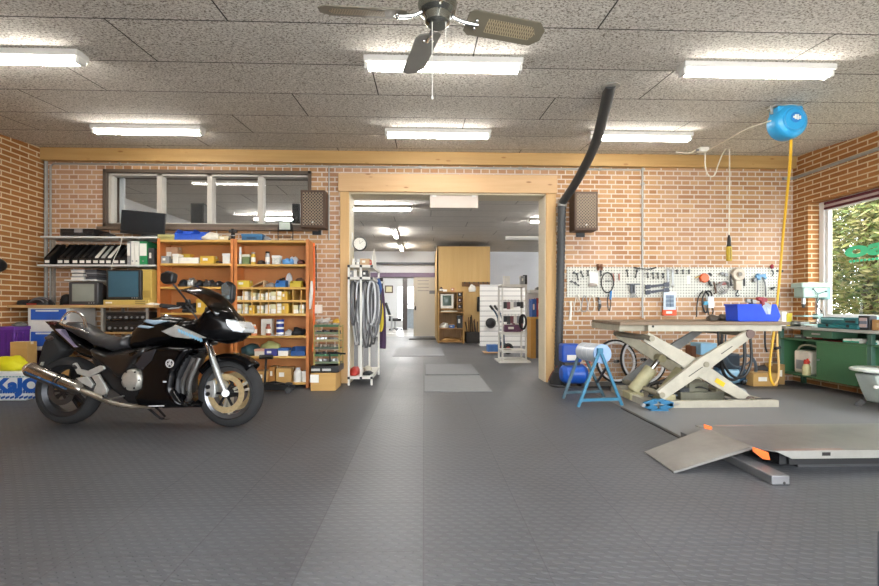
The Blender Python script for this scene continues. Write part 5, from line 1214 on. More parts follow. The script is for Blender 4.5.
tool('blister_pack', 'clear and grey blister pack of parts with an orange base', 'pack', M('c6d2dc', .25), lambda b: b.bx(T(663, 0).x, T(675, 0).x, YT_ - .02, YT_ - .005, T(0, 310.5).z, T(0, 291.5).z), [(669, 292.3)], None,
     [('parts', M('6f7f92', .4), lambda b: [b.box(T(665 + 4 * (k % 2) + 2, 297 + 4 * (k // 2), -.024), (.05, .02, .05)) for k in range(6)]), ('orange_base', M('d8552a', .5), lambda b: b.bx(T(662, 0).x, T(675.5, 0).x, YT_ - .03, YT_ + .0, T(0, 316).z, T(0, 310).z)), ('sticker', M_paper, lambda b: b.bx(T(665, 0).x, T(671, 0).x, YT_ - .033, YT_ - .029, T(0, 314).z, T(0, 311.5).z))])
tool('orange_winder', 'orange chalk line style winder on the pegboard', 'tool', M('dd5f2c', .45), lambda b: b.lathe([(0, -.03), (.06, -.03), (.066, -.02), (.066, .018), (0, .02)][::-1], T(704, 278), 'y', 8), [(700, 275)], None, [('handle', M_black, lambda b: b.bar(T(708, 280), T(711.5, 286), .03, .02).bar(T(709, 273), T(711.5, 275.5), .03, .02)), ('strap', M_ochre, lambda b: b.bar(T(695, 278), T(700, 276), .012, .01))])
tool('pale_tag', 'small white card on the pegboard left of the orange winder', 'card', M_paper, lambda b: b.bx(T(687.5, 0).x, T(691, 0).x, YP - .008, YP - .0005, T(0, 282.5).z, T(0, 274).z))
tool('pliers', 'brown handled hook tool right of the orange winder', 'tool', M('5b3a28', .6), lambda b: b.tube(ln((714, 281), (714.5, 286), (716.5, 292), (714, 294)), .009, 6, smooth=1), [(714, 281.5)])
tool('wire_coil', 'coil of grey wire beside the chain hoist', 'wire', M('8f8c88', .45, .4), lambda b: [b.torus(T(722.5 + .5 * k, 288 - .8 * k, -.01 * k), .085 - .008 * k, .007, 'y', 28, 6) for k in range(4)], [(722.5, 283.2)], None, [('wrap', M('8a4a44', .6), lambda b: b.bar(T(719, 284), T(726, 283), .02, .05))])
tool('hand_tool', 'pair of grey pulleys high on the pegboard left of the chain hoist', 'tool', M_grey, lambda b: b.cyl(T(722, 273.5, -.015), T(722, 273.5, .015), .02).cyl(T(726, 274.5, -.015), T(726, 274.5, .015), .024), [(722, 273.5), (726, 274.5)])
tool('chain_hoist', 'pale round chain hoist with hook on the pegboard', 'hoist', M('b7aa98', .5, .1, .12), lambda b: b.lathe([(0, -.05), (.04, -.05), (.045, -.04), (.085, -.04), (.095, -.025), (.095, .02), (0, .03)][::-1], T(737.5, 274.5), 'y', 30).bx(T(734.8, 0).x, T(740.5, 0).x, YT_ - .03, YT_ + .02, T(0, 289).z, T(0, 279).z), [(737.5, 271)], None,
     [('strap', M_dark, lambda b: [b.tube(ln((731.5, 274), (730.6, 280), (731.5, 286)), .014, 6), b.tube(ln((743, 274), (744.3, 280), (744.3, 286)), .014, 6)]), ('hub', M('6b655c', .5, .3), lambda b: b.cyl(T(737.5, 274.5, -.062), T(737.5, 274.5, -.04), .03)), ('hook', M_oil, lambda b: b.tube(ln((737.5, 289), (737.6, 292), (735.6, 294), (737.2, 296.5), (739.4, 295)), .009, 6, smooth=1))])
tool('spray_gun', 'light blue spray gun with curved handles on the right of the pegboard', 'spray gun', M('5a8fb5', .4), lambda b: b.bar(T(756, 277), T(765, 275), .04, .04).cyl(T(759, 280), T(758, 273.5), .022).bar(T(763, 276), T(766, 278.5), .03, .03), [(760, 276)], None,
     [('pipe', M('6d6f72', .4), lambda b: [b.tube(ln((757.5, 280), (757.8, 288), (757, 295)), .008, 6), b.tube(ln((763, 278), (765.5, 284), (765.8, 296)), .011, 6, smooth=1)]), ('cup', M_grey, lambda b: b.lathe([(0, 0), (.025, 0), (.032, .05), (0, .05)], T(754.5, 281.5), 'z', 14))])
tool('pliers', 'red and black clamp at the upper right end of the pegboard', 'clamp', M('8f2330', .5), lambda b: b.lathe([(0, -.035), (.02, -.02), (.024, .02), (0, .04)], T(772, 266.8), 'z', 12), [(772, 268.5)], None, [('jaw', M_dark, lambda b: b.tube(ln((772, 270), (773.5, 273), (772.2, 276)), .009, 6))])
tool('hand_tool', 'small black knob low on the right end of the pegboard', 'tool', M_black, lambda b: b.cyl(T(772.5, 288.5, -.01), T(772.5, 288.5, .01), .018).cyl(T(774, 287.5, -.01), T(774, 287.5, .01), .012), [(772.5, 288.5)])
p0 = at(779.5, 271, YW - .02)
o = thing('long_clamp', 'long black T handled bar hanging on the brick at the right end of the pegboard', 'bar', (p0.x, YW - .02, at(0, 308, YW).z))
MB().bar((p0.x, YW - .007, at(0, 308, YW).z), (p0.x, YW - .007, p0.z), .014, .014).build('bar', M('2f3d52', .45), o)
MB().bar((p0.x - .05, YW - .015, p0.z), (p0.x + .05, YW - .015, p0.z), .03, .03).build('handle', M_black, o)
# charger with coiled leads below the board
o = tool('battery_charger', 'white and blue battery charger with coiled black leads under the pegboard', 'charger', M('d5dbe0', .4), lambda b: b.bx(T(707.7, 0).x, T(713, 0).x, YT_ - .02, YW, T(0, 308).z, T(0, 296).z), [(710, 297)], None,
     [('lead', M_black, lambda b: [b.tube(ln((705, 292.5), (702, 299), (703, 309), (706.5, 314), (708, 308), (709, 295), (706, 292)), .012, 6, smooth=1), b.tube(ln((711, 306), (713.5, 310), (712, 315), (709, 316), (708, 309)), .009, 6, smooth=1), b.tube(ln((703, 291), (698.5, 296), (697, 304), (696.5, 317)), .008, 6, smooth=1), b.tube(ln((705, 292), (709, 290.5), (712, 294), (711.5, 297)), .012, 6, smooth=1)]), ('label', M('2f8fae', .4), lambda b: b.bx(T(703.5, 0).x, T(707, 0).x, YT_ - .016, YT_ + .01, T(0, 305).z, T(0, 301).z))])
# ---------------------------------------------------------------- scissor lift table
ZT = .90
Yf, Ybk = 4.72, 5.9
tl = atZ(620, 322, ZT); tr = atZ(787.5, 321.7, ZT)
Yf = tl.y
bl_ = atZ(592, 319.6, ZT)
xr = tr.x
lift = thing('scissor_lift', 'cream painted scissor lift table with a brown board top', 'lift table', ((tl.x + xr) / 2, (Yf + Ybk) / 2, 0))
b = MB(); b.prism([(tl.x, Yf), (xr, Yf), (xr, Ybk), (bl_.x, min(Ybk, bl_.y))], ZT - .035, ZT, 'xy'); b.build('table_board', M_brownwood, lift, bevel=.003)
f0, f1 = hx(648, Yf + .02), hx(781.5, Yf + .02); fz = at(700, 331.5, Yf).z
b = MB()
b.bx(f0, f1, Yf + .015, Yf + .075, fz, ZT - .036); b.bx(f0, f1, Ybk - .14, Ybk - .08, fz, ZT - .036); b.bx(f1 - .05, f1, Yf + .075, Ybk - .14, fz, ZT - .036); b.bx(f0, f0 + .05, Yf + .075, Ybk - .14, fz, ZT - .036)
b.build('table_frame', M_cream, lift, bevel=.004)
b = MB(); b.bx(hx(619, Yf + .1), f0 + .03, Yf + .09, Yf + .15, fz + .0, ZT - .036); b.bx(hx(619, Yf + .1), f0 + .03, Ybk - .2, Ybk - .14, fz, ZT - .036); b.bx(hx(619, Yf + .1), hx(619, Yf + .1) + .04, Yf + .15, Ybk - .2, fz, ZT - .036)
b.build('table_outrigger', M('a39c88', .6, 0, .15), lift, bevel=.004)
# base
bb0 = atZ(650, 408.5, 0); bb1 = atZ(779, 408, 0); YB0 = bb0.y; YB1 = YB0 + 1.0
bxl = hx(648, YB0); bxr = hx(779, YB0); bh = .075
b = MB()
b.bx(bxl, bxr, YB0, YB0 + .06, .0, bh); b.bx(bxl, bxr, YB1 - .06, YB1, 0, bh); b.bx(bxl, bxl + .07, YB0, YB1, 0, bh); b.bx(bxr - .05, bxr, YB0 + .06, YB1 - .06, 0, bh * .7); b.bx(bxl + .07, bxr - .05, YB0 + .06, YB1 - .06, 0, .012)
b.build('base_frame', M_cream, lift, bevel=.004)
b = MB(); b.bx(bxl + .9, bxr - .01, YB0 + .062, YB0 + .12, bh * .2, bh + .002); b.bx(bxl + .9, bxr - .01, YB1 - .12, YB1 - .062, bh * .2, bh + .002); b.build('roller_track', M_dark, lift)
# arms: two crossing pairs
def arm(p0, p1, y, mt, nm, w0=.12, w1=.12, th=.03):
    p, q = Vector((p0[0], p0[1])), Vector((p1[0], p1[1])); d = (q - p).normalized(); n = Vector((-d.y, d.x))
    m = (p + q) / 2; k = .5
    pts = [p + n * w0 * .32 - d * .02, m + n * w0 * k, q + n * w1 * .32 + d * .02, q - n * w1 * .32 + d * .02, m - n * w1 * k, p - n * w0 * .32 - d * .02]
    b = MB(); b.prism([(v.x, v.y) for v in pts], y, y + th, 'xz'); return b.build(nm, mt, lift, bevel=.004)
def W(px, py, y): v = at(px, py, y); return (v.x, v.z)
ya = YB0 + .02
A0, A1 = W(648, 338, ya + .08), W(749, 400, ya + .08)
arm(A0, A1, ya + .075, M_cream, 'scissor_arm', .17, .15)
B0, B1 = W(662, 395, ya), W(750, 334, ya)
ar = arm(B0, B1, ya, M_cream, 'scissor_arm', .18, .13, .045)
yb = YB1 - .12
arm(A0, A1, yb - .075, M('b0a992', .55, 0, .15), 'scissor_arm', .16, .13)
arm(B0, B1, yb, M('8d8f8c', .55, 0, .15), 'scissor_arm', .15, .12)
v = (Vector(A0) + Vector(A1)) / 2; v2 = (Vector(B0) + Vector(B1)) / 2
for nm, p in (('pivot_bar', v2), ('top_shaft', Vector(A0)), ('bottom_shaft', Vector(B0)), ('top_roller_shaft', Vector(B1)), ('bottom_roller_shaft', Vector(A1))):
    MB().cyl((p.x, ya - .01, p.y), (p.x, yb + .05, p.y), .03).build(nm, M('8f8a78', .5, .3, .15), lift)
for p, ys in ((Vector(B1), (ya - .012, yb + .05)), (Vector(A1), (ya + .05, yb - .1))):
    for y in ys: MB().cyl((p.x, y, p.y), (p.x, y + .04, p.y), .045, n=20).build('roller', M('6b5a55', .5, .3), lift)
MB().torus((A1[0] - .05, ya + .16, A1[1] + .03), .06, .03, 'y', 24, 8).build('hose_guide', M('8f918f', .5, .3), lift)
# hydraulic cylinders
M_hyd = M('a9a27e', .55, 0, .18, 8, .1)
for k, (px0, py0, px1, py1, y) in enumerate([(633, 393, 660, 358, ya + .45), (664, 393, 690, 360, ya + .3)]):
    p, q = Vector(at(px0, py0, y)), Vector(at(px1, py1, y)); p.z = max(p.z, .09)
    h = MB().cyl(p, p.lerp(q, .68), .075, n=18).build('hydraulic_cylinder', M_hyd, lift, bevel=.008)
    MB().cyl(p.lerp(q, .66), q, .03).build('piston_rod', M_chrome, h)
    MB().cyl(q + Vector((0, -.06, 0)), q + Vector((0, .06, 0)), .045).build('rod_eye', M_hyd, h)
    MB().bx(p.x - .08, p.x + .08, y - .1, y + .1, .012, p.z).build('cylinder_foot', M_hyd, h, bevel=.006)
for k, (px0, py0, px1, py1) in enumerate([(640, 392, 668, 378), (648, 396, 690, 404), (690, 388, 724, 403)]):
    p, q = at(px0, py0, ya + .38), at(px1, py1, ya + .38); q.z = max(q.z, .05); p.z = max(p.z, .05)
    b = MB(); b.tube([p, p.lerp(q, .35) + Vector((0, -.03, .05)), p.lerp(q, .7) + Vector((0, .02, -.0)), q], .011, 8, smooth=2); b.build('hydraulic_hose', [M_dark, M('6d7f8c', .4, .4), M_black][k], lift)
b = MB(); p = at(672, 402, ya + .5); b.bx(p.x, p.x + .5, ya + .32, ya + .62, .012, .1); b.bx(p.x + .12, p.x + .34, ya + .36, ya + .56, .1, .2); b.cyl((p.x + .05, ya + .45, .17), (p.x + .3, ya + .45, .17), .06); b.build('pump_unit', M('6f6d5e', .6, .2, .2), lift, bevel=.008)
rnd = random.Random(21)
for k, (px, py, y_) in enumerate([(655, 399, .5), (668, 400, .62), (682, 401, .4), (700, 402, .7), (716, 402, .45)]):
    p = at(px, py, ya + y_); b = MB(); z0 = .012
    b.bx(p.x - .05, p.x + .06, ya + y_ - .05, ya + y_ + .05, z0, z0 + .05 + .04 * (k % 3)); b.cyl((p.x - .02, ya + y_ - .06, z0 + .1), (p.x - .02, ya + y_ + .06, z0 + .1), .022); b.cyl((p.x + .03, ya + y_, z0), (p.x + .03, ya + y_, z0 + .16), .012)
    b.build('valve_block', [M('4f4a3e', .6, .3), M('8a836c', .6, .2), M('3c3f42', .5, .4)][k % 3], lift, bevel=.004)
for k in range(4):
    p, q = at(650 + 14 * k, 386 + 3 * k, ya + .5), at(676 + 14 * k, 400, ya + .42); q.z = max(q.z, .04)
    b = MB(); b.tube([p, p.lerp(q, .4) + Vector((0, 0, .09)), p.lerp(q, .75) + Vector((.03, 0, .04)), q], .009, 6, smooth=2); b.build('hydraulic_hose', [M_black, M('5f4f3a', .6)][k % 2], lift)
b = MB(); p = at(720, 382.5, ya + .07); d = Vector((A1[0] - A0[0], 0, A1[1] - A0[1])).normalized(); b.bar(p - d * .055 + Vector((0, -.0005, 0)), p + d * .055 + Vector((0, -.0005, 0)), .05, .004, up=(0, 1, 0)); b.build('warning_label', M('d8b21e', .5), lift, bevel=0)
b = MB(); b.cyl((hx(653.5, Yf), Yf + .008, at(0, 327.5, Yf).z), (hx(653.5, Yf), Yf + .016, at(0, 327.5, Yf).z), .012); b.build('bolt', M_black, lift)
b = MB(); d = Vector((B1[0] - B0[0], 0, B1[1] - B0[1])).normalized(); n = Vector((-d.z, 0, d.x))
for t, s in ((.38, 1), (.75, .6)): c = Vector((B0[0], ya - .001, B0[1])).lerp(Vector((B1[0], ya - .001, B1[1])), t); b.bar(c - d * .09, c + d * .09 * s, .008, .003, up=(0, 1, 0))
b.build('slot', M_dark, lift)
# blue scissor jack at its foot
q = atZ(662, 410.5, 0); jx, jy = q.x, q.y
o = thing('scissor_jack', 'small blue scissor jack on the floor in front of the lift base', 'jack', (jx, jy, 0))
M_jack = M('2c6f96', .45, .1, .12)
MB().bx(jx - .13, jx + .05, jy - .04, jy + .04, 0, .018).build('foot', M_jack, o, bevel=.003)
for s in (-1, 1):
    for (za, zb_) in ((.02, .06), (.1, .06)): MB().bar((jx - .04 + s * .02, jy, za), (jx - .04 + s * .15, jy, zb_), .05, .03, up=(0, 1, 0)).build('jack_arm', M_jack, o, bevel=.003)
MB().bx(jx - .09, jx + .01, jy - .035, jy + .035, .098, .115).build('saddle', M_jack, o, bevel=.003)
MB().cyl((jx - .21, jy, .06), (jx + .18, jy, .06), .008).cyl((jx - .2, jy - .02, .06), (jx - .2, jy + .02, .06), .02).build('screw', M_steel, o)
# things on the lift table
YC = Yf + .07
x0, x1 = hx(737, YC), hx(781, YC)
zt_ = at(0, 304, YC).z
o = thing('tool_crate', 'bright blue open plastic crate with tools on the lift table', 'crate', ((x0 + x1) / 2, YC + .1, ZT))
b = MB(); t = .008; D = .2
pr = [(x0 + .02, ZT + .001), (x1 - .03, ZT + .001), (x1 - .0, ZT + .06), (x1 - .05, zt_), (x1 - .1, zt_), (x0 + .38, ZT + .08), (x0 + .33, ZT + .08), (x0 + .27, zt_), (x0, zt_)]
b.prism(pr, YC, YC + t, 'xz'); b.prism(pr, YC + D, YC + D + t, 'xz'); b.bx(x0 + .02, x1 - .03, YC, YC + D, ZT + .001, ZT + .01); b.bx(x0 + .008, x0 + .018, YC, YC + D, ZT + .01, zt_); b.bx(x1 - .045, x1 - .035, YC, YC + D, ZT + .01, ZT + .07)
b.build('body', M('1745c4', .4, 0, .08), o, bevel=.004)
b = MB(); b.bx(x0 - .005, x0 + .275, YC - .007, YC + D + .014, zt_ - .018, zt_ + .002); bq = b; b.build('rim', M('1745c4', .4, 0, .08), o, bevel=.004)
for i, (px, yt, mt, lb, sd) in enumerate([(752, 299, M_dark, 'dark power tool sticking out of the blue crate', 1), (763, 297, M('94303a', .5), 'red handled tool standing in the blue crate', 2)]):
    x = hx(px, YC + .12); zz = at(0, yt, YC + .12).z
    w = thing('hand_tool', lb, 'tool', (x, YC + .12, ZT + .012))
    MB().tube([(x, YC + .12, ZT + .014), (x + .01, YC + .12, (ZT + zz) / 2), (x - .02, YC + .12, zz)], [.016, .018, .026], 8).build('handle', mt, w)
    MB().bar((x - .07, YC + .12, zz - .01), (x + .04, YC + .12, zz - .03), .04, .04).build('head', mt if i else M_steel, w, bevel=.005)
lump('plastic_bag', 'clear plastic bag in the right end of the blue crate', 'bag', 764, 776, 302, ZT + .015, YC + .06, .16, M('b9c6d4', .25), 81, .3)
carton('carton', 'white box on the corner end of the green workbench', 'box', 782, 786.5, 312, .8, 6.06, .12, M_paper, lid=M_wcard)
carton('yellow_tub', 'small yellow tub on the corner end of the green workbench', 'tub', 787.2, 792, 313.5, .8, 6.08, .1, M_yellow, lid=M('cdb92a', .5))
for i, (x0, x1, yt, lb) in enumerate([(711, 724, 315, 'dark oily chain heap on the lift table left of the blue crate'), (722, 737, 314.5, 'dark oily rag heap next to the blue crate on the lift table'), (732, 737.5, 312, 'grey pliers heap by the left end of the blue crate')]):
    lump(['chain_heap', 'rag_heap', 'plier_heap'][i], lb, ['chain', 'rag', 'pliers'][i], x0, x1, yt, ZT, 5.2 + .04 * i, .16, [M('4b443c', .6, .3), M('5d5348', .8), M('7d7f82', .4, .5)][i], 84 + i, .5)
# ---------------------------------------------------------------- trestle with drum
M_tb = M('2f6f8c', .5, .1, .12)
P = [atZ(578, 407, 0), atZ(622, 405.5, 0), atZ(563, 398.5, 0), atZ(604, 397, 0)]
o = thing('trestle_stand', 'blue steel A-frame trestle with crossbars beside the lift', 'stand', ((P[0] + P[3]) / 2).to_tuple())
yA, yB = (P[0].y + P[1].y) / 2, (P[2].y + P[3].y) / 2
ap = at(600, 350, yA); bp_ = at(581, 349, yB)
for q, a_ in ((P[0], ap), (P[1], ap), (P[2], bp_), (P[3], bp_)):
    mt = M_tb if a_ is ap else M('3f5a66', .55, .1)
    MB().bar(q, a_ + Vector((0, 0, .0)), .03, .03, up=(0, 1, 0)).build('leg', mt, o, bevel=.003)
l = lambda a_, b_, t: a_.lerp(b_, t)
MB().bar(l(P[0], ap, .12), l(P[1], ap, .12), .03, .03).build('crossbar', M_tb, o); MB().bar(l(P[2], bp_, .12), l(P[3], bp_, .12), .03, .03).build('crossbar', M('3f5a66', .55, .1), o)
MB().bar(l(P[1], ap, .7), l(P[3], bp_, .3), .02, .02).build('brace', M_dkm, o); MB().bar(ap, bp_, .03, .03).build('top_rail', M_tb, o)
for a_ in (ap, bp_): MB().bx(a_.x - .03, a_.x + .03, a_.y - .02, a_.y + .02, a_.z - .03, a_.z + .02).build('apex_plate', M_tb, o, bevel=.004)
r = .103
d1 = at(604, 351.5, yA - .08); d0 = at(580, 349, yB + .08)
ap2 = at(602.5, 354, yA + .03); bp2 = at(583.5, 351, yB - .03)
w = thing('drum', 'pale grey drum with a blue end lying on the blue trestle', 'drum', ((ap2 + bp2) / 2 - Vector((0, 0, r))).to_tuple())
MB().cyl(ap2, bp2, r, n=30).build('shell', M('c3cbd3', .35, .2, .05), w, bevel=.006)
dd = (bp2 - ap2).normalized()
MB().cyl(ap2 - dd * .004, ap2 + dd * .02, r * 1.02, n=30).build('end_cap', M('8fa9cc', .4), w, bevel=.004)
for s in (-.5, .5): MB().tube([ap2 + dd * (.2 + s * .1) , ap2 + dd * (.212 + s * .1)], r * 1.015, 30).build('band', M('d8dde2', .4), w)
# ---------------------------------------------------------------- blue compressor
Yk = 5.95
x0, x1 = hx(563, Yk), hx(590, Yk); zc_ = at(0, 374, Yk).z; rr = .13
o = thing('air_compressor', 'blue air compressor on the floor behind the exhaust hose', 'compressor', ((x0 + x1) / 2, Yk + .1, 0))
b = MB(); b.lathe([(0, 0), (rr * .7, .01), (rr, .06), (rr, x1 - x0 - .06), (rr * .7, x1 - x0 - .01), (0, x1 - x0)], (x0, Yk + .12, rr + .04), 'x', 26); 
b.build('tank', M('1e55b4', .35, 0, .08), o)
x2 = hx(583, Yk)
MB().bx(x0, x2, Yk + .02, Yk + .22, rr * 2 + .07, at(0, 346, Yk).z).build('motor_housing', M('1b4aa8', .4, 0, .08), o, bevel=.03, seg=3)
MB().bx(x0 + .04, x2 - .02, Yk + .05, Yk + .19, rr * 2 + .03, rr * 2 + .075).build('mounting', M_dark, o)
MB().bx(x0 + .06, x0 + .18, Yk + .012, Yk + .021, .36, .43).build('label', M_paper, o)
for xx in (x0 + .08, x1 - .08): MB().bx(xx - .02, xx + .02, Yk + .02, Yk + .22, 0, .055).build('foot', M_black, o)
MB().tube([(x1 - .04, Yk + .05, .3), (x1 + .0, Yk, .33), (x1 - .03, Yk + .0, .4)], .012, 8).build('hose_stub', M('c0384a', .5), o)
# ---------------------------------------------------------------- bicycle wheels against the wall
def bwheel(px, py, r_, tilt, y, lb, rz):
    q = at(px, py, y); o = thing('bicycle_wheel', lb, 'bicycle wheel', (q.x, y, 0)); o.rotation_euler = (tilt, 0, rz)
    zc_ = r_ + .014
    MB().torus((0, 0, zc_), r_, .016, 'y', 56, 8).build('tyre', M_blackm, o, local=True)
    b = MB(); b.lathe([(r_ - .012, -.012), (r_ - .012, .012), (r_ - .04, .01), (r_ - .04, -.01)], (0, 0, zc_), 'y', 56, close=True); b.build('rim', M('d9dadb', .35, .2), o, local=True)
    MB().cyl((0, -.05, zc_), (0, .05, zc_), .02).build('hub', M_dkm, o, local=True)
    b = MB()
    for k in range(28):
        a = 2 * math.pi * k / 28; s = 1 if k % 2 else -1
        b.cyl((.018 * math.cos(a + s), s * .03, zc_ + .018 * math.sin(a + s)), ((r_ - .036) * math.cos(a), 0, zc_ + (r_ - .036) * math.sin(a)), .0018, n=4)
    b.build('spokes', M_steel, o, local=True)
bwheel(618, 363, .29, -.14, 6.3, 'bicycle wheel leaning on the brick right behind the blue trestle', .1)
bwheel(645, 358, .33, -.1, 6.14, 'bicycle wheel overlapping the other wheel, nearer the lift', .12)
# hoses hanging behind the lift
def hose(pts, r_, mt, lb, y, nm='hose', smooth=2):
    b = MB(); b.tube([(at(p[0], p[1], p[2] if len(p) > 2 else y).x, p[2] if len(p) > 2 else y, max(at(p[0], p[1], p[2] if len(p) > 2 else y).z, r_)) for p in pts], r_, 8, smooth=smooth)
    return tag(b.build(nm, mt), lb, nm)
hose([(744, 325), (744.5, 345), (745, 362), (741, 376), (733, 381), (724, 376), (721, 362), (722, 345), (722, 325)], .018, M_black, 'black hose loop hanging from the rear of the lift table', 5.2)
hose([(749, 325), (751, 345), (752, 362), (746, 376), (737, 379), (727, 372), (719, 352), (718, 325)], .015, M_black, 'outer black hose loop hanging from the rear of the lift table', 5.12)
hose([(726, 325), (725, 350), (728, 362), (737, 368), (748, 364), (753, 358)], .01, M('3c4a54', .5), 'thin grey cable loop behind the lift arms', 5.26, 'cable')
hose([(765, 331), (765, 347), (767, 352)], .012, M_black, 'short dark cable hanging near the right end of the lift', 6.437, 'cable')
# vacuum and boxes under the lift
Yv = 6.1
x0, x1 = hx(719, Yv), hx(755, Yv); zz = at(0, 372.5, Yv).z
o = thing('vacuum_cleaner', 'dark blue vacuum cleaner lying against the wall behind the lift', 'vacuum', ((x0 + x1) / 2, Yv + .1, 0))
MB().lathe([(0, 0), (.08, .0), (.11, .04), (.11, x1 - x0 - .08), (.06, x1 - x0 - .01), (0, x1 - x0)], (x0, Yv + .13, .115), 'x', 24).build('body', M('2b4d66', .3, 0, .12), o)
MB().lathe([(.112, .1), (.114, .11), (.114, .3), (.112, .31)], (x0, Yv + .13, .115), 'x', 24).build('band', M('8fb6cc', .25), o)
MB().bx(x0 + .05, x0 + .32, Yv + .03, Yv + .23, .21, .42).build('motor_box', M('27303a', .45), o, bevel=.02)
for xx in (x0 + .08, x1 - .14): MB().cyl((xx, Yv + .01, .03), (xx, Yv + .04, .03), .03).build('wheel', M_black, o)
MB().tube([(x0 + .3, Yv + .1, .35), (x0 + .42, Yv + .02, .42), (x1 + .02, Yv + .0, .3), (x1 + .05, Yv + .06, .1), (x0 + .35, Yv + .0, .05)], .02, 8, smooth=2).build('suction_hose', M('56606a', .5), o)
x0, x1 = hx(703, 6.15), hx(719.5, 6.15)
zt_ = at(0, 345.5, 6.15).z; zb_ = at(0, 358, 6.15).z
o = thing('wall_box', 'light blue box on the brick wall behind the lift arms', 'box', ((x0 + x1) / 2, 6.3, zb_))
MB().bx(x0, x1, 6.2, YW, zb_, zt_).build('case', M('86b2cc', .4, 0, .05), o, bevel=.008)
MB().bx(x0 - .07, x0 - .005, 6.3, YW, zb_ - .05, zt_ - .05).build('rusty_bracket', M('6b432c', .8), o, bevel=.003)
carton('carton', 'low brown carton on the floor between the lift and the green workbench', 'box', 753.5, 778, 373.5, 0, 5.98, .28, M_card, tape='tape')
o = carton('carton', 'brown carton propped by the wall left of the green workbench', 'box', 778.5, 785, 364.5, 0, 6.12, .25, M('9d7c4c', .8), tape=1)
b = MB(); p, q = at(779, 372, 6.38), at(785.5, 338, 6.42); b.bar((p.x, 6.36, 0.0), (q.x, 6.43, q.z), .09, .02, up=(0, 1, 0))
tag(b.build('board_offcut', M('8a6236', .7)), 'brown board leaning in the corner left of the green workbench', 'board')
lump('dark_bag', 'dark bag heap on the floor behind the low brown carton', 'bag', 757, 777, 366, 0, 6.28, .15, M('3a3836', .8), 90, .2)
# ---------------------------------------------------------------- green workbench along the right wall
BX = 4.90; BZ = .80
la, lb_ = atZ(788, 383.5, 0), atZ(860.5, 402.5, 0)
BX = (la.x + lb_.x) / 2; BY1 = la.y + .03; BY0 = lb_.y; XE = XR - .004
bench = thing('workbench', 'green steel workbench with a grey top under the window', 'workbench', ((BX + XE) / 2, (BY0 + BY1) / 2, 0))
BYn = 3.9
MB().bx(BX - .04, XE, BYn, BY1 + .06, BZ - .035, BZ).build('bench_top', M('aaaaa4', .5, .1, .12, 10), bench, bevel=.004)
M_g2 = M('3f6a48', .4, 0, .08, 4)
for y in (BY1, BY0, BYn + .05):
    MB().bx(BX, BX + .05, y - .025, y + .025, 0, BZ - .036).build('leg', M('4a6b5c', .4, 0, .1), bench, bevel=.003)
    MB().bx(XE - .05, XE, y - .025, y + .025, 0, BZ - .036).build('leg', M_green, bench, bevel=.003)
zb_ = .15; zs_ = at(0, 345.5, BY1).z
ym = atX(816.5, 370, BX).y
MB().bx(BX + .005, XE - .01, BY0 + .025, BY1 - .025, zb_, zb_ + .02).build('cabinet_floor', M_g2, bench)
MB().bx(BX + .0, XE - .01, BYn, BY1 - .02, .62, .64).build('shelf', M_g2, bench)
MB().bx(XE - .02, XE - .008, BYn, BY1, zb_, BZ - .05).build('cabinet_back', M_green, bench)
MB().bx(BX + .01, XE - .02, BY1 - .024, BY1 - .012, zb_, .62).build('cabinet_side', M_g2, bench)
MB().bx(BX + .01, XE - .02, BY0 + .03, BY0 + .042, zb_, .62).build('cabinet_side', M_g2, bench)
d = MB().bx(BX - .002, BX + .018, BY0 + .027, ym, zb_ + .005, .618).build('door', M_g2, bench, bevel=.003)
MB().cyl((BX - .03, ym - .04, .4), (BX - .002, ym - .04, .4), .012).build('handle', M_steel, d)
dy1, dy0 = atX(803, 340, BX).y, atX(832, 340, BX).y
dw = MB().bx(BX + .0, XE - .05, dy0, dy1, BZ - .125, BZ - .037).build('drawer', M('436b52', .4, 0, .08), bench, bevel=.004)
MB().bar((BX - .015, (dy0 + dy1) / 2 - .06, BZ - .08), (BX - .015, (dy0 + dy1) / 2 + .06, BZ - .08), .01, .02).build('handle', M_steel, dw)
MB().bx(BX + .14, BX + .155, BYn + .05, BY0 - .03, .1, .62).build('side_panel', M('2f5038', .45, 0, .08), bench)
def onbench(px, py, x): return atX(px, py, x)
def bbox(nm, lb, ct, p0, p1, ytop, zs, x, dep, mt, parts=(), bev=.004):
    """box standing on the bench, front face at world x, between two picture columns"""
    ya, yb = atX(p0, 340, x).y, atX(p1, 340, x).y; zt_ = atX(p0, ytop, x).z
    o = thing(nm, lb, ct, (x + dep / 2, (ya + yb) / 2, zs))
    MB().bx(x, x + dep, yb, ya, zs + .001, zt_).build('body', mt, o, bevel=bev)
    for (n2, m2, fa, fb, za, zb2) in parts:
        MB().bx(x - .006, x + .003, yb + (ya - yb) * fa, yb + (ya - yb) * fb, zs + (zt_ - zs) * za, zs + (zt_ - zs) * zb2).build(n2, m2, o, bevel=.002)
    return o
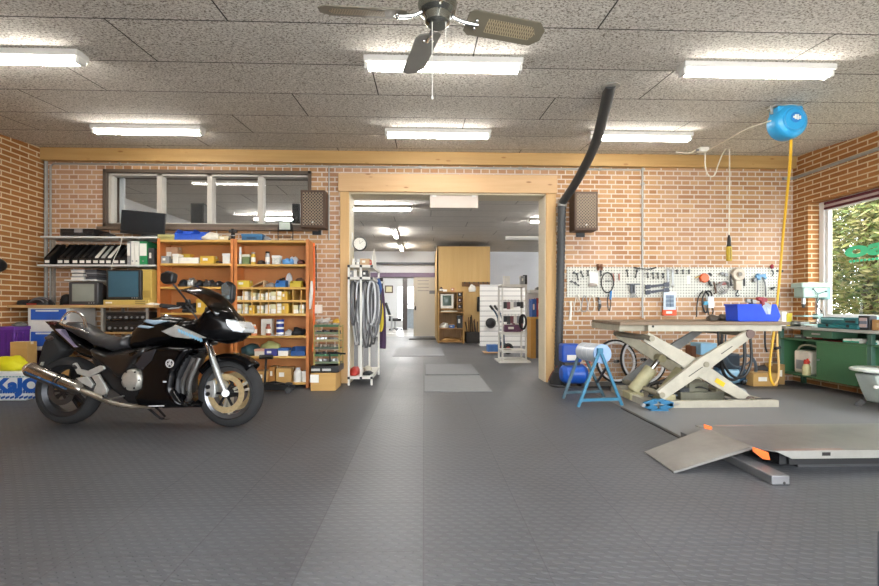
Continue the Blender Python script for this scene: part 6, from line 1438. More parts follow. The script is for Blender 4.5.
# on the shelf of the bench
SH = .641
bbox('tin', 'dark grey tin on the bench shelf at the left', 'tin', 794, 803, 334.5, SH, BX + .06, .12, M('5f6463', .4, .4), [('label', M('8f9a92', .5), .2, .8, .3, .8)])
bbox('carton', 'red and brown box on the bench shelf right of the grey tin', 'box', 804, 814, 335, SH, BX + .1, .12, M('8a4438', .6), [('label', M_wcard, .2, .7, .3, .7)])
bbox('tool_roll', 'flat red tool roll on the bench shelf', 'roll', 822, 842, 341.5, SH, BX + .05, .2, M('b5242c', .5), [('strap', M_black, .4, .5, 0, 1)])
for i, (p0, p1) in enumerate([(843, 851), (851.6, 859)]):
    bbox('carton', '%s white and teal box of the pair on the bench shelf left of the leg' % ['left', 'right'][i], 'box', p0, p1, 338.5, SH, BX + .03, .16, M_paper, [('teal_band', M('2f9a80', .5), 0, 1, .08, .5)])
bbox('carton', 'white and teal box on the bench shelf right of the front leg', 'box', 867, 877, 340, SH, BX + .06, .16, M_paper, [('teal_band', M('3a9f92', .5), 0, 1, .1, .55)])
# in the open compartment
y = atX(804, 375, BX + .12).y; y2 = atX(810, 380, BX + .1).y
o = thing('jerrycan', 'white plastic canister in the open bench compartment', 'canister', (BX + .2, y, zb_ + .021))
MB().bx(BX + .1, BX + .32, y - .13, y + .15, zb_ + .021, zb_ + .33).build('body', M('d6cfc0', .45, 0, .08), o, bevel=.03, seg=3)
MB().tube([(BX + .12, y + .1, zb_ + .32), (BX + .1, y + .04, zb_ + .39), (BX + .1, y - .1, zb_ + .42), (BX + .16, y - .2, zb_ + .38)], .012, 8, smooth=2).build('hose', M('a5a58c', .5), o)
MB().bx(BX + .094, BX + .102, y - .02, y + .1, zb_ + .08, zb_ + .2).build('label', M_grey, o)
o = thing('oil_can', 'cream can with red spout in front of the white canister', 'can', (BX + .05, y2, zb_ + .021))
MB().lathe([(0, 0), (.045, 0), (.047, .1), (.03, .15), (0, .15)], (BX + .053, y2 + .0, zb_ + .021), 'z', 18).build('body', M('d8cf9a', .5), o)
MB().lathe([(0, .145), (.032, .145), (.028, .2), (0, .2)], (BX + .053, y2, zb_ + .021), 'z', 14).build('lid', M('c23a26', .5), o)
MB().tube([(BX + .053, y2, zb_ + .2), (BX + .04, y2 - .03, zb_ + .23), (BX + .03, y2 - .07, zb_ + .19)], .013, 8).build('spout', M('c23a26', .5), o)
# drill press
dx = BX + .22; dyb = atX(813, 325, dx).y
zt_ = atX(812, 283, dx).z
M_dp = M('9cb3a8', .4, .1, .08)
o = thing('drill_press', 'pale green bench drill press at the corner end of the workbench', 'drill press', (dx, dyb, BZ))
MB().bx(dx - .2, dx + .12, dyb - .1, dyb + .1, BZ, BZ + .035).build('base', M_dp, o, bevel=.006)
MB().cyl((dx + .06, dyb, BZ + .03), (dx + .06, dyb, zt_ - .03), .028).build('column', M_chrome, o)
hd = MB().bx(dx - .2, dx + .13, dyb - .085, dyb + .085, zt_ - .2, zt_ - .04).build('head', M_dp, o, bevel=.02, seg=3)
MB().bx(dx - .23, dx + .17, dyb - .1, dyb + .1, zt_ - .07, zt_).build('belt_cover', M('a9bfb5', .4, .1, .06), o, bevel=.02, seg=3)
MB().cyl((dx + .16, dyb, zt_ - .22), (dx + .16, dyb, zt_ - .04), .06).build('motor', M('6f9490', .4, .2), o, bevel=.006)
sp = MB().cyl((dx - .13, dyb, zt_ - .28), (dx - .13, dyb, zt_ - .2), .024).build('spindle', M_steel, o)
MB().cyl((dx - .13, dyb, zt_ - .33), (dx - .13, dyb, zt_ - .275), .014, .024).build('chuck', M_dark, sp)
for k in range(3):
    a = R(20 + 120 * k); MB().cyl((dx - .02, dyb - .1, zt_ - .15), (dx - .02 + .1 * math.cos(a), dyb - .115, zt_ - .15 + .1 * math.sin(a)), .006).sph((dx - .02 + .1 * math.cos(a), dyb - .115, zt_ - .15 + .1 * math.sin(a)), .014, 10, 8).build('feed_handle', M('5f7572', .4, .4), o)
MB().bx(dx - .19, dx + .05, dyb - .08, dyb + .08, BZ + .13, BZ + .15).bx(dx + .03, dx + .1, dyb - .04, dyb + .04, BZ + .1, BZ + .17).build('table', M('8fa8a0', .4, .3), o, bevel=.004)
MB().tube([(dx + .0, dyb - .1, zt_ - .2), (dx - .05, dyb - .11, zt_ - .3), (dx + .03, dyb - .1, BZ + .2)], .008, 6, smooth=1).build('cord', M_black, o)
# left end clutter and cases on the bench top
bbox('box_vice', 'grey machine vice beside the drill press base', 'vice', 790, 801, 321.5, BZ, BX + .02, .12, M('8a8d88', .45, .3), [('jaw', M_steel, .3, .6, .5, 1.1)])
bbox('parts_box', 'white and grey parts box on the front edge of the bench', 'box', 800.5, 815, 325.2, BZ, BX - .02, .1, M('c6ccca', .5), [('label', M_grey, .2, .6, .2, .7)])
bbox('tool_case', 'long teal tool case, lower of two at the front of the bench', 'case', 817, 858, 323.5, BZ, BX + .0, .2, M('1d6f74', .45, 0, .08), [('catch', M_black, .2, .26, .4, 1), ('catch', M_black, .7, .76, .4, 1)], .012)
zq = atX(817, 323.5, BX).z
bbox('tool_case', 'teal tool case with pale stripe lying on top of the lower teal case', 'case', 820, 857.5, 317, zq, BX + .01, .18, M('1a6266', .45, 0, .08), [('stripe', M('8fc0c4', .4), .35, .95, .65, .85), ('handle', M_black, .05, .3, .3, .6)], .012)
o = bbox('display_case', 'black framed upright case with small parts on the bench', 'case', 858, 869.5, 315.5, BZ, BX + .02, .09, M('15171c', .45), [('window', M('6a7280', .3), .18, .82, .15, .8)], .008)
b = MB(); ya, yb = atX(858, 340, BX + .02).y, atX(869.5, 340, BX + .02).y
for k in range(6): b.box((BX + .012, yb + (ya - yb) * (.3 + .2 * (k % 3)), BZ + .05 + .07 * (k // 3)), (.008, .03, .035))
b.build('small_parts', M('b9a5a0', .5), o)
bbox('blue_can', 'light blue roll behind the black framed case', 'roll', 869, 874, 317, BZ, BX + .16, .1, M('6fa6c4', .4), [('label', M_paper, .1, .9, .2, .6)], .02)
bbox('chip_board', 'tan box at the right edge of view on the bench', 'box', 870, 888, 319.5, BZ, BX + .05, .15, M('b58a58', .7), [('label', M('c9a578', .7), .2, .6, .3, .7)])
# ---------------------------------------------------------------- round-topped stand at the right edge
q = atZ(874, 407, 0); zt_ = .42
c = atZ(880, 368.5, zt_); cx, cy = c.x, c.y; rad = atZ(880, 368.5, zt_).x - atZ(856.5, 368.5, zt_).x
o = thing('turntable_stand', 'off white round topped machine stand at the right edge of view', 'stand', (cx, cy, 0))
MB().lathe([(0, zt_ - .012), (rad - .03, zt_ - .012), (rad, zt_ - .006), (rad, zt_ + .012), (rad - .02, zt_ + .022), (0, zt_ + .03)], (cx, cy, -.02), 'z', 48).build('round_top', M('cdd4cb', .35, .1, .06), o)
MB().lathe([(0, zt_ - .06), (rad * .5, zt_ - .06), (rad * .62, zt_ - .03), (0, zt_ - .03)], (cx, cy, 0), 'z', 32).build('turntable', M_grey, o)
b = MB(); b.prism([(cx - .17, .36), (cx + .2, .36), (cx + .2, .06), (cx - .04, .06), (cx - .1, .18)], cy - .12, cy + .12, 'xz'); b.build('body', M('b3bcb5', .4, .1, .08), o, bevel=.02, seg=3)
for s in (-1, 1): MB().bar((cx - .08, cy + s * .1, .07), (cx - .12, cy + s * .14, 0), .05, .05).bar((cx + .15, cy + s * .1, .07), (cx + .18, cy + s * .14, 0), .05, .05).build('leg', M_dark, o)
MB().bar((cx - .17, cy - .13, .25), (cx - .1, cy - .13, .25), .03, .02).sph((cx - .18, cy - .13, .25), .02, 10, 8).build('lever', M_paper, o)
# ---------------------------------------------------------------- motorcycle lift in the foreground
pz = .135
nl, fl = atZ(767, 451.5, pz), atZ(704, 425.2, pz)
y0, y1 = nl.y + .01, fl.y; xl = (nl.x + fl.x) / 2 + .03; xr = xl + 2.1
ml = thing('motorcycle_lift', 'low steel motorcycle lift with ramp and orange corner plates in the foreground', 'motorcycle lift', (xl + .6, (y0 + y1) / 2, 0))
ru0, ru1 = atZ(753, 446.3, pz + .008), atZ(705, 428.5, pz + .008)
b = MB(); b.prism([(ru0.x, ru0.y), (xl + .03, y0), (xr, y0), (xr, y1), (ru1.x, y1), (ru1.x, ru1.y)], pz - .006, pz, 'xy'); b.build('platform', M_plate, ml)
fz0 = at(800, 458.5, y0).z
b = MB(); b.prism([(xl + .03, pz), (xr, pz), (xr, fz0), (xl + .14, fz0)], y0 - .006, y0, 'xz'); b.prism([(xl + .03, pz), (xr, pz), (xr, fz0), (xl + .14, fz0)], y1, y1 + .006, 'xz'); b.build('side_rail', M('96958f', .4, .5, .1), ml)
b = MB(); q = at(826, 454, y0 - .007); b.bx(q.x - .025, q.x + .03, y0 - .0075, y0 - .005, q.z - .011, q.z + .011); b.build('rail_slot', M_black, ml)
b = MB(); b.bx(xl + .1, xr, y0 + .05, y1 - .05, .03, pz - .03); b.bx(xl + .15, xr, y0 + .03, y0 + .05, .035, .08); b.build('lower_chassis', M('17181a', .5, .2), ml)
b = MB(); b.bx(xl + .25, xr - .05, y0 + .08, y1 - .08, 0, .03); b.build('base_frame', M('3b3c3e', .5, .3), ml)
M_or = M('e0601c', .45, 0, .08)
oc = atZ(754, 446, pz + .012)
for pl, yy, th in (([(752.5, 446.8), (767.5, 452), (769.5, 459.5), (762.5, 459), (752.5, 451)], y0, .006), ([(703.5, 424), (711.5, 426.5), (711.5, 431), (704, 430)], ru1.y + .012, .006)):
    b = MB(); b.prism([(at(*p, yy).x, at(*p, yy).z) for p in pl], yy - th, yy, 'xz'); b.build('orange_end_plate', M_or, ml)
b = MB(); b.bx(xl + .05, xl + .5, y0 + .001, y0 + .04, pz, pz + .001); b.bx(xl + .05, xl + .35, y1 - .03, y1 - .001, pz, pz + .001); b.build('worn_orange_paint', M('94807a', .5, .2, .25, 6), ml)
rt0, rt1 = atZ(673.5, 472.5, .004), atZ(645, 453, .004)
ry0 = (rt0.y + ru0.y) / 2; ry1 = ru1.y; rxl = (rt0.x + rt1.x) / 2; rxu = xl - .004
b = MB(); L = [(rt0.x, rt0.y, .012), (ru0.x, ru0.y, pz + .01), (ru1.x, ru1.y, pz + .01), (rt1.x, rt1.y, .012)]
up = [b.bm.verts.new(p) for p in L]; dn = [b.bm.verts.new((p[0], p[1], max(p[2] - .008, .001))) for p in L]
b.bm.faces.new(up); b.bm.faces.new(dn[::-1])
for i in range(4): b.bm.faces.new((up[i], dn[i], dn[(i + 1) % 4], up[(i + 1) % 4]))
b.build('ramp', M_plate, ml)
b = MB(); b.bar(Vector(L[0]) + Vector((0, -.002, -.006)), Vector(L[1]) + Vector((0, -.002, -.012)), .006, .014); b.build('ramp_edge', M('8d8c88', .4, .6), ml)
b = MB(); b.bar(Vector(L[3]) + Vector((0, .002, -.006)), Vector(L[2]) + Vector((0, .002, -.012)), .006, .014); b.build('ramp_edge', M('8d8c88', .4, .6), ml)
f0 = atZ(781, 485, 0)
b = MB(); b.bx(f0.x - .055, f0.x + .055, f0.y, y1 + .12, 0, .055); b.build('stabiliser_foot', M('78787a', .45, .5, .12), ml, bevel=.006)
MB().cyl((f0.x + .02, f0.y - .002, .012), (f0.x + .02, f0.y + .01, .012), .008).build('foot_hole', M_black, ml)
# dark post at the lower right corner
q = atZ(878.6, 640, 0)
b = MB(); v = at(876.8, 531, 1.5)
tag(MB().bx(v.x, v.x + .08, 1.494, 1.5, 0, v.z).build('post', M('1b1d20', .5), bevel=.004), 'dark upright post at the lower right corner of view', 'post')
# ---------------------------------------------------------------- exhaust hose, reel, pendant lamp
M_hose = M('3b3c3d', .55, .1, .12, 25, .2)
yh = 6.3
c0 = at(562, 203, yh)
ceil_pt = None
for k in range(200):
    Y = 3.5 + k * .02; p = at(610.5, 86, Y)
    if p.z >= zc(Y) - .01: ceil_pt = p; break
ceil_pt = ceil_pt or at(610.5, 86, 4.3)
w = thing('exhaust_hose', 'black ribbed exhaust hose from the ceiling down to the floor beside the opening', 'hose', (c0.x, yh, 0))
mid = at(596, 145, (ceil_pt.y * .55 + yh * .45)); mid2 = at(576, 183, (ceil_pt.y * .2 + yh * .8))
b = MB(); b.tube([ceil_pt + Vector((0, 0, .02)), ceil_pt.lerp(mid, .3), mid, mid2, c0], .054, 18, smooth=2); b.build('upper_hose', M_hose, w)
b = MB(); pts = []; zlo = .08; n = 90
x1_ = at(558, 380, yh).x
rs = []
for k in range(n + 1): t = k / n; pts.append((c0.x + (x1_ - c0.x) * t, yh, c0.z - .02 + (zlo - c0.z) * t)); rs.append(.052 if k % 2 else .058)
b.tube(pts, rs, 18); b.build('lower_hose', M_hose, w, ang=80)
MB().cyl(c0 + Vector((0, 0, -.05)), c0 + Vector((.01, 0, .04)), .064, n=20).build('clamp_ring', M_galv, w)
MB().bx(c0.x - .02, c0.x + .02, yh + .05, YW, c0.z - .03, c0.z + .01).build('wall_bracket', M_galv, w)
b = MB(); b.lathe([(.05, 0), (.12, 0), (.1, .1), (.07, .16), (.05, .16)], (x1_, yh, 0), 'z', 22, close=True); b.build('floor_boot', M_blackm, w)
MB().cyl(ceil_pt + Vector((0, 0, -.01)), Vector((ceil_pt.x, ceil_pt.y, zc(ceil_pt.y))), .08, n=20).build('ceiling_flange', M_galv, w)
hose([(549, 381, 6.38), (548.5, 387, 6.2), (553, 390.5, 6.0), (566, 391.5, 5.95), (590, 391, 5.95), (610, 390.5, 5.95)], .012, M_black, 'black cable looping over the floor at the foot of the exhaust hose', 6.1, 'cable')
hose([(548.5, 381, 6.37), (551, 374, 6.37), (555.5, 369, 6.33), (557, 366, 6.2)], .009, M('7a3326', .6), 'dark red cable by the foot of the right pine casing', 6.3, 'cable')
# hose reel
Yr = 3.9
for k in range(200):
    Y = 3.0 + k * .02; p = at(787, 104, Y)
    if p.z >= zc(Y): Yr = Y; break
q = at(787.5, 123, Yr); rr = at(804, 123, Yr).x - q.x
o = thing('hose_reel', 'light blue hose reel hanging under the ceiling at right', 'hose reel', (q.x, Yr, q.z - rr))
M_reel = M('2f9ad0', .35, 0, .06)
b = MB(); b.lathe([(0, -.09), (rr * .72, -.09), (rr * .95, -.06), (rr, 0), (rr * .95, .08), (rr * .8, .1), (0, .1)][::-1], q, 'y', 36); b.bx(q.x - rr * .8, q.x + rr * .7, Yr - .06, Yr + .08, q.z, q.z + rr * .9); b.build('drum_housing', M_reel, o, bevel=.02, seg=3)
MB().lathe([(rr * .58, -.095), (rr * .62, -.1), (rr * .66, -.095), (rr * .62, -.085)], q, 'y', 32, close=True).build('ridge', M('2a8ec4', .35), o)
MB().cyl(q + Vector((.01, -.088, .02)), q + Vector((.01, -.097, .02)), rr * .3, n=24).build('badge', M('2576b8', .4), o)
b = MB(); c = q + Vector((.01, -.1, .02)); b.box(c + Vector((.015, 0, 0)), (.014, .006, .05)); b.box(c + Vector((-.008, 0, .002)), (.016, .006, .045)); b.box(c + Vector((-.025, 0, .0)), (.016, .006, .018)); b.box(c + Vector((.036, 0, -.004)), (.012, .006, .03)); b.build('badge_mark', M_paper, o)
for s in (-1, 1): b = MB(); x = q.x + s * rr * .8 - .01; b.bar((x, Yr + .02, q.z + rr * .55), (x, Yr + .02, zc(Yr) - .0), .03, .012, up=(0, 1, 0)); b.build('bracket', M_galv, o)
MB().bx(q.x - rr * .9, q.x + rr * .75, Yr - .04, Yr + .08, zc(Yr) - .03, zc(Yr) - .012).build('bracket_plate', M_galv, o)
M_yh = M('d8a928', .45, 0, .06)
ys = Yr
pts = [(791, 138, Yr), (790.5, 160, Yr + .1), (787, 195, Yr + .35), (783, 235, Yr + .6), (779, 285, Yr + .72), (775.5, 320, Yr + .75), (772, 345, Yr + .75), (769, 370, Yr + .75), (771, 381, Yr + .75), (774, 385, Yr + .75)]
hose(pts, .013, M_yh, 'yellow air hose hanging from the blue reel in front of the lift', Yr, 'hose')
pts = [(774, 385, Yr + .76), (778, 380, Yr + .78), (779, 368, Yr + .8), (777.5, 348, Yr + .82), (777, 334, Yr + .84)]
ho = hose(pts, .012, M('d8b070', .45), 'pale end of the air hose rising to its coupling', Yr, 'hose'); 
qq = at(777.5, 348, Yr + .82)
c = MB().cyl(qq + Vector((-.03, 0, -.01)), qq + Vector((.03, 0, .01)), .018).build('coupling', M_black, None); tag(c, 'black coupling on the pale end of the air hose', 'coupling')
# white cable from the reel to the ceiling and down to the lamp
jy = 5.6
j = at(702, 152, jy)
for k in range(400):
    Y = 3.5 + k * .01; p = at(703, 149, Y)
    if p.z >= zc(Y) - .02: jy = Y; j = p; break
o = thing('junction_box', 'small white ceiling junction box where the pale cables meet', 'junction box', (j.x, j.y, zc(j.y) - .06))
MB().bx(j.x - .06, j.x + .06, j.y - .04, j.y + .04, zc(j.y) - .06, zc(j.y) + .004).build('box', M_paper, o, bevel=.006)
MB().cyl((j.x - .1, j.y, zc(j.y) - .035), (j.x - .06, j.y, zc(j.y) - .035), .014).build('gland', M_grey, o)
M_pc = M('ddd6c6', .5)
b = MB(); pr = [Vector((q.x - rr, Yr, q.z + .02)), at(748, 128, Yr + .4), at(725, 141, (Yr + jy) / 2 + .2), Vector((j.x + .05, j.y, zc(j.y) - .05))]
b.tube(pr, .008, 8, smooth=2); tag(b.build('cable', M_pc), 'pale cable sagging from the blue reel to the ceiling junction box', 'cable')
b = MB(); b.tube([Vector((j.x - .1, j.y, zc(j.y) - .035)), at(690, 153.5, jy), at(676, 152, jy)], .008, 8, smooth=1); tag(b.build('cable', M_pc), 'short pale cable running left from the ceiling junction box', 'cable')
yl = jy + .05
lt = at(729, 235, yl); hk = at(729.5, 147, yl)
b = MB(); b.tube([Vector((j.x + .03, j.y, zc(j.y) - .055)), at(705, 168, yl), at(709, 177, yl), at(715, 176, yl), at(718, 165, yl), at(724, 150, yl), hk, at(729.6, 160, yl), at(729.4, 200, yl), lt], .008, 8, smooth=2)
tag(b.build('cable', M_pc), 'pale looped cable carrying the hanging yellow inspection lamp', 'cable')
tag(MB().cyl((hk.x, yl, hk.z - .01), (hk.x, yl, zc(yl) + .005), .006, n=6).build('ceiling_hook', M_steel), 'small ceiling hook holding the looped pale cable', 'hook')
lz0, lz1 = at(729, 261, yl).z, lt.z
o = thing('inspection_lamp', 'yellow and black inspection lamp hanging on a pale cable', 'lamp', (lt.x, yl, lz0))
hm = lz0 + (lz1 - lz0) * .55
MB().lathe([(0, 0), (.034, 0), (.036, .01), (.036, hm - lz0 - .02), (.03, hm - lz0), (0, hm - lz0)], (lt.x, yl, lz0), 'z', 18).build('cage', M('b79a22', .4, 0, .15, 30), o)
MB().lathe([(0, 0), (.03, 0), (.024, .04), (.022, (lz1 - hm) * .7), (.01, lz1 - hm), (0, lz1 - hm)], (lt.x, yl, hm), 'z', 16).build('handle', M_black, o)
MB().cyl((lt.x, yl - .037, lz0 + .02), (lt.x, yl - .034, hm - .02), .004).build('rib', M_black, o)
# ---------------------------------------------------------------- ceiling fan
fy = 2.56; fc = at(437.5, 10, fy); zf = 1.06 + 1.62
o = thing('ceiling_fan', 'chrome ceiling fan with cane inset blades in front of the lit fluorescent light', 'ceiling fan', (fc.x, fy, zf - .1))
MB().lathe([(0, -.085), (.05, -.085), (.068, -.07), (.075, -.03), (.1, -.01), (.11, .03), (.1, .07), (.04, .1), (0, .1)], (fc.x, fy, zf + .03), 'z', 32).build('motor_housing', M('9b9a90', .2, .95, .1), o)
MB().cyl((fc.x, fy, zf + .1), (fc.x, fy, zc(fy) - .02), .014).build('down_rod', M_chrome, o)
MB().lathe([(0, 0), (.04, .0), (.07, .05), (.07, .08), (0, .08)], (fc.x, fy, zc(fy) - .07), 'z', 24).build('canopy', M_chrome, o)
for i, an in enumerate((14.5, 104, 183, 276)):
    m = Matrix.Translation((fc.x, fy, zf)) @ Matrix.Rotation(R(an), 4, 'Z') @ Matrix.Rotation(R(-17), 4, 'X')
    P = [(.17, -.06), (.2, -.082), (.6, -.082), (.65, -.035), (.65, .035), (.6, .082), (.2, .082), (.17, .06)]
    b = MB(); b.prism(P, -.004, .004, 'xy'); b.xf(m); bl = b.build('blade', M('6f6858', .5, 0, .05) if i != 1 else M('8f8e88', .35, .2, .05), o, bevel=.002)
    if i != 1:
        b = MB(); b.prism([(.29, -.045), (.57, -.045), (.6, 0), (.57, .045), (.29, .045)], -.0055, .0055, 'xy'); b.xf(m); b.build('cane_inset', M_cane, bl)
    b = MB(); b.tube([m @ Vector((.08, 0, .02)), m @ Vector((.13, .0, -.005)), m @ Vector((.19, 0, -.012)), m @ Vector((.24, 0, -.01))], [.012, .01, .014, .008], 8, smooth=1); b.sph(m @ Vector((.225, -.025, -.01)), .012, 10, 8); b.sph(m @ Vector((.225, .025, -.01)), .012, 10, 8); b.build('blade_iron', M_chrome, bl)
for dx_, py in ((-.03, 98), (.045, 72)):
    e = at(437 + dx_ * 176, py, fy - .02)
    c = MB().cyl((fc.x + dx_, fy - .03, zf - .04), (fc.x + dx_, fy - .03, e.z), .0025, n=6).build('pull_cord', M_paper, o)
    MB().lathe([(0, 0), (.007, .004), (.005, .02), (0, .022)], (fc.x + dx_, fy - .03, e.z - .015), 'z', 10).build('cord_bead', M_paper, c)
# ---------------------------------------------------------------- white rack in the opening
ra0 = XA + .03; ra1 = hx(371.5, 6.25); ry0, ry1 = 6.27, 7.25
M_rk = M('d5d3cb', .45, 0, .06)
rz = at(350, 265, ry0).z; rz2 = at(350, 277, ry0).z
rk = thing('tube_rack', 'tall white metal rack standing in the left of the opening', 'rack', ((ra0 + ra1) / 2, (ry0 + ry1) / 2, 0))
xm = hx(361, ry0)
for xx in (ra0, xm, ra1):
    for yy in (ry0, ry1):
        if xx == ra1 and yy == ry0: MB().bx(xx - .013, xx + .013, yy - .013, yy + .013, 0, .14).build('leg', M_rk, rk); continue
        MB().bx(xx - .013, xx + .013, yy - .013, yy + .013, 0 if xx != xm else .09, rz).build('upright', M_rk, rk)
for z in (.12, rz2, rz):
    MB().bx(ra0, ra1, ry0, ry1, z - .012, z).build('shelf', M_rk, rk); b = MB(); b.bx(ra0, ra1, ry0 - .014, ry0 + .012, z - .034, z + .002); b.bx(ra1 - .014, ra1 + .014, ry0, ry1, z - .034, z + .002); b.build('shelf_edge', M_rk, rk)
b = MB()
for z in (.1, rz2 - .016, rz - .016):
    for xx in (ra0, xm, ra1): b.box((xx, ry0 - .014, z), (.034, .008, .034))
b.build('corner_joint', M_black, rk)
for k in range(7):
    y = ry0 + .06 + k * .13; MB().cyl((ra0, y, rz2 - .06), (ra1, y, rz2 - .06), .007, n=8).build('hanging_rod', M_steel, rk)
rnd = random.Random(4); M_in = [M('4a4a4c', .6), M('a0a1a4', .5), M('c9cbcd', .45), M('77787b', .55)]
words = ['front', 'second', 'third', 'fourth', 'fifth', 'sixth', 'rearmost']
idx = 0
for k in range(7):
    for j in range(4):
        y = ry0 + .06 + k * .13; x = ra0 + .05 + j * .083; L = .55 + .5 * rnd.random(); w_ = .035 + .02 * rnd.random()
        zt_ = rz2 - .053
        b = MB(); o_ = rnd.uniform(-.03, .03)
        b.tube([(x, y, zt_ + .018), (x + w_, y + .01, zt_ - .06), (x + w_ * 1.3, y + o_, zt_ - L * .6), (x + o_, y + .02, zt_ - L), (x - w_ * 1.2, y - o_, zt_ - L * .6), (x - w_, y - .01, zt_ - .06)], .013, 6, closed=True, smooth=2)
        tag(b.build('inner_tube', M_in[(k + j * 2) % 4]), '%s inner tube hanging on the %s rod of the white rack' % (['leftmost', 'second', 'third', 'rightmost'][j], words[k]), 'inner tube', 'inner tubes hanging in the white rack')
lump('red_pouch', 'red plastic pouch on the bottom shelf of the white rack', 'pouch', 348.5, 358.5, 367.5, .122, ry0 + .02, .25, M('b8362a', .5), 101, .3)
lump('dark_parts', 'dark metal parts heap on the bottom shelf of the white rack', 'part', 362, 371, 372, .122, ry0 + .05, .25, M_oil, 102, .4)
lump('pale_rag', 'pale rag on the bottom shelf at the rear of the white rack', 'cloth', 362, 370, 367, .122, ry0 + .4, .3, M('b9b4a4', .9), 103, .35)
for i, (x0, x1, yt, mt, lb) in enumerate([(351.5, 355, 258.5, M_paper, 'white bottle on top of the white rack'), (356, 359, 259.5, M('c9ccd0', .4), 'small pale jar on top of the white rack')]):
    bottle('bottle', lb, 'bottle', (x0 + x1) / 2, yt, rz + .002, ry0 + .05, .022, mt, M_paper, .6)
carton('carton', 'tan carton on top of the white rack', 'box', 360, 369.5, 258.5, rz + .002, ry0 + .08, .25, M('b89a78', .75), tape='tape')
carton('carton', 'small red box right of the tan carton on the white rack', 'box', 369.5, 371.3, 260, rz + .002, ry0 + .04, .1, M('b5453a', .6), tape=1)
b = MB(); p = at(373.5, 250, 6.7); b.prism([(6.5, rz + .003), (6.95, rz + .003), (6.95, rz + .15), (6.72, p.z + .02), (6.5, rz + .12)], ra1 - .02, ra1 - .008, 'yz')
tag(b.build('white_sign', M_paper), 'white pointed card standing on the right edge of the white rack', 'card')
for i, (x0, x1, mt, lb) in enumerate([(349.5, 353, M_grey, 'grey tin in the upper compartment of the white rack'), (353.5, 357, M_paper, 'white box in the upper compartment of the white rack'), (362, 368, M_dark, 'dark carton in the upper compartment of the white rack')]):
    carton('carton', lb, 'box', x0, x1, 270.5, rz2 + .002, ry0 + .06, .2, mt, tape=1)
b = MB(); b.tube([(ra1 + .02, 7.0, rz2 + .02), (ra1 + .03, 7.05, rz2 - .06), (ra1 + .03, 7.05, rz2 - .15), (ra1 + .02, 7.08, rz2 - .22)], [.02, .035, .04, .02], 8, smooth=2)
tag(b.build('blue_cloth', M('3c5c94', .8)), 'blue cloth hanging from the rear right of the white rack', 'cloth')
b = MB(); b.tube([(ra1 + .02, 7.34, rz2 - .3), (ra1 + .03, 7.35, rz2 - .45), (ra1 + .03, 7.35, rz2 - .7), (ra1 + .02, 7.35, rz2 - .8)], [.02, .04, .045, .02], 8, smooth=2)
tag(b.build('hi_vis_vest', M('c9b22c', .7)), 'yellow vest hanging behind the white rack', 'vest')
b = MB(); b.tube([(ra1 + .02, 7.6, rz2 - .1), (ra1 + .03, 7.64, rz2 - .5), (ra1 + .03, 7.64, rz2 - 1.1), (ra1 + .02, 7.64, .4)], [.03, .05, .06, .04], 8, smooth=2)
tag(b.build('coat', M('47324f', .85)), 'dark purple coat hanging behind the white rack', 'coat')
q = MB().bx(ra0, ra1 + .06, 7.32, 7.56, rz2 - .02, rz2).bx(ra0, ra0 + .03, 7.32, 7.56, 0, rz2 - .02).build('coat_rail_stand', M_rk)
tag(q, 'pale frame behind the white rack carrying the coats', 'frame')
# ---------------------------------------------------------------- back room furniture
Yp = 13.9
a, c = at(437, 343, Yp), at(490, 246.5, Yp)
tag(MB().bx(a.x, c.x, Yp, Yp + .05, 0, c.z).bx(a.x - .001, a.x + .04, Yp, 16.45, 0, c.z).bx(c.x - .04, c.x, Yp + .05, 16.45, 0, c.z).build('tan_partition', M_ply), 'tall tan board partition at the far end of the back room', 'partition')
Yq = 13.4
x0, x1 = hx(438.2, Yq), hx(464, Yq); zt_ = at(0, 290.5, Yq).z
cb = thing('computer_cupboard', 'brown wooden shelf cupboard with a tube monitor in the back room', 'cupboard', ((x0 + x1) / 2, 13.65, 0))
for xx in (x0, x1 - .03): MB().bx(xx, xx + .03, Yq, Yp - .005, 0, zt_).build('side_panel', M('b0874a', .6, 0, .08, 2), cb)
MB().bx(x0 + .03, x1 - .03, Yp - .02, Yp - .006, 0, zt_).build('back_panel', M_cab, cb)
shz_ = [at(0, y, Yq).z for y in (291, 308.5, 312, 329, 342.6)]
for z in shz_: MB().bx(x0 + .03, x1 - .03, Yq + (0 if z != shz_[2] else -.1), Yp - .02, max(z - .03, 0.0), max(z, .03)).build('shelf', M_cab, cb, bevel=.003)
xc_ = hx(457, Yq); MB().bx(xc_, xc_ + .025, Yq + .02, Yp - .02, shz_[1], shz_[0] - .03).build('divider', M_cab, cb)
for y in (296, 302): z = at(0, y, Yq).z; MB().bx(xc_ + .025, x1 - .03, Yq + .03, Yp - .02, z - .015, z).build('cubby_shelf', M_cab, cb)
for i, (y, mt) in enumerate([(296, M_oil), (302, M('4a2a24', .6)), (308.5, M('3a2a2a', .6))]):
    carton('carton', 'dark small box in the %s cubby of the brown cupboard' % ['upper', 'middle', 'lower'][i], 'box', 458.3, 462, y - 3.6, at(0, y, Yq).z + .001, Yq + .06, .2, mt, tape=1)
crt('pale tube monitor in the brown cupboard of the back room', 440.5, 453.5, 294, 307, Yq + .04, .36, M('d6d2c6', .5), M_white, M('49584f', .2, 0, .03), (.06, .06, .02), shz_[1] + .001, 'tube_monitor')
z = shz_[2] + .0
o = thing('keyboard', 'pale computer keyboard on the pull-out shelf of the brown cupboard', 'keyboard', ((x0 + x1) / 2 - .1, Yq, z))
MB().bx(x0 + .08, x1 - .2, Yq - .08, Yq + .1, z + .001, z + .025).build('case', M('d5cfb8', .5), o, bevel=.004)
MB().bx(x0 + .1, x1 - .22, Yq - .06, Yq + .08, z + .025, z + .034).build('keys', M('b8b29c', .6), o)
z = shz_[3] + .001
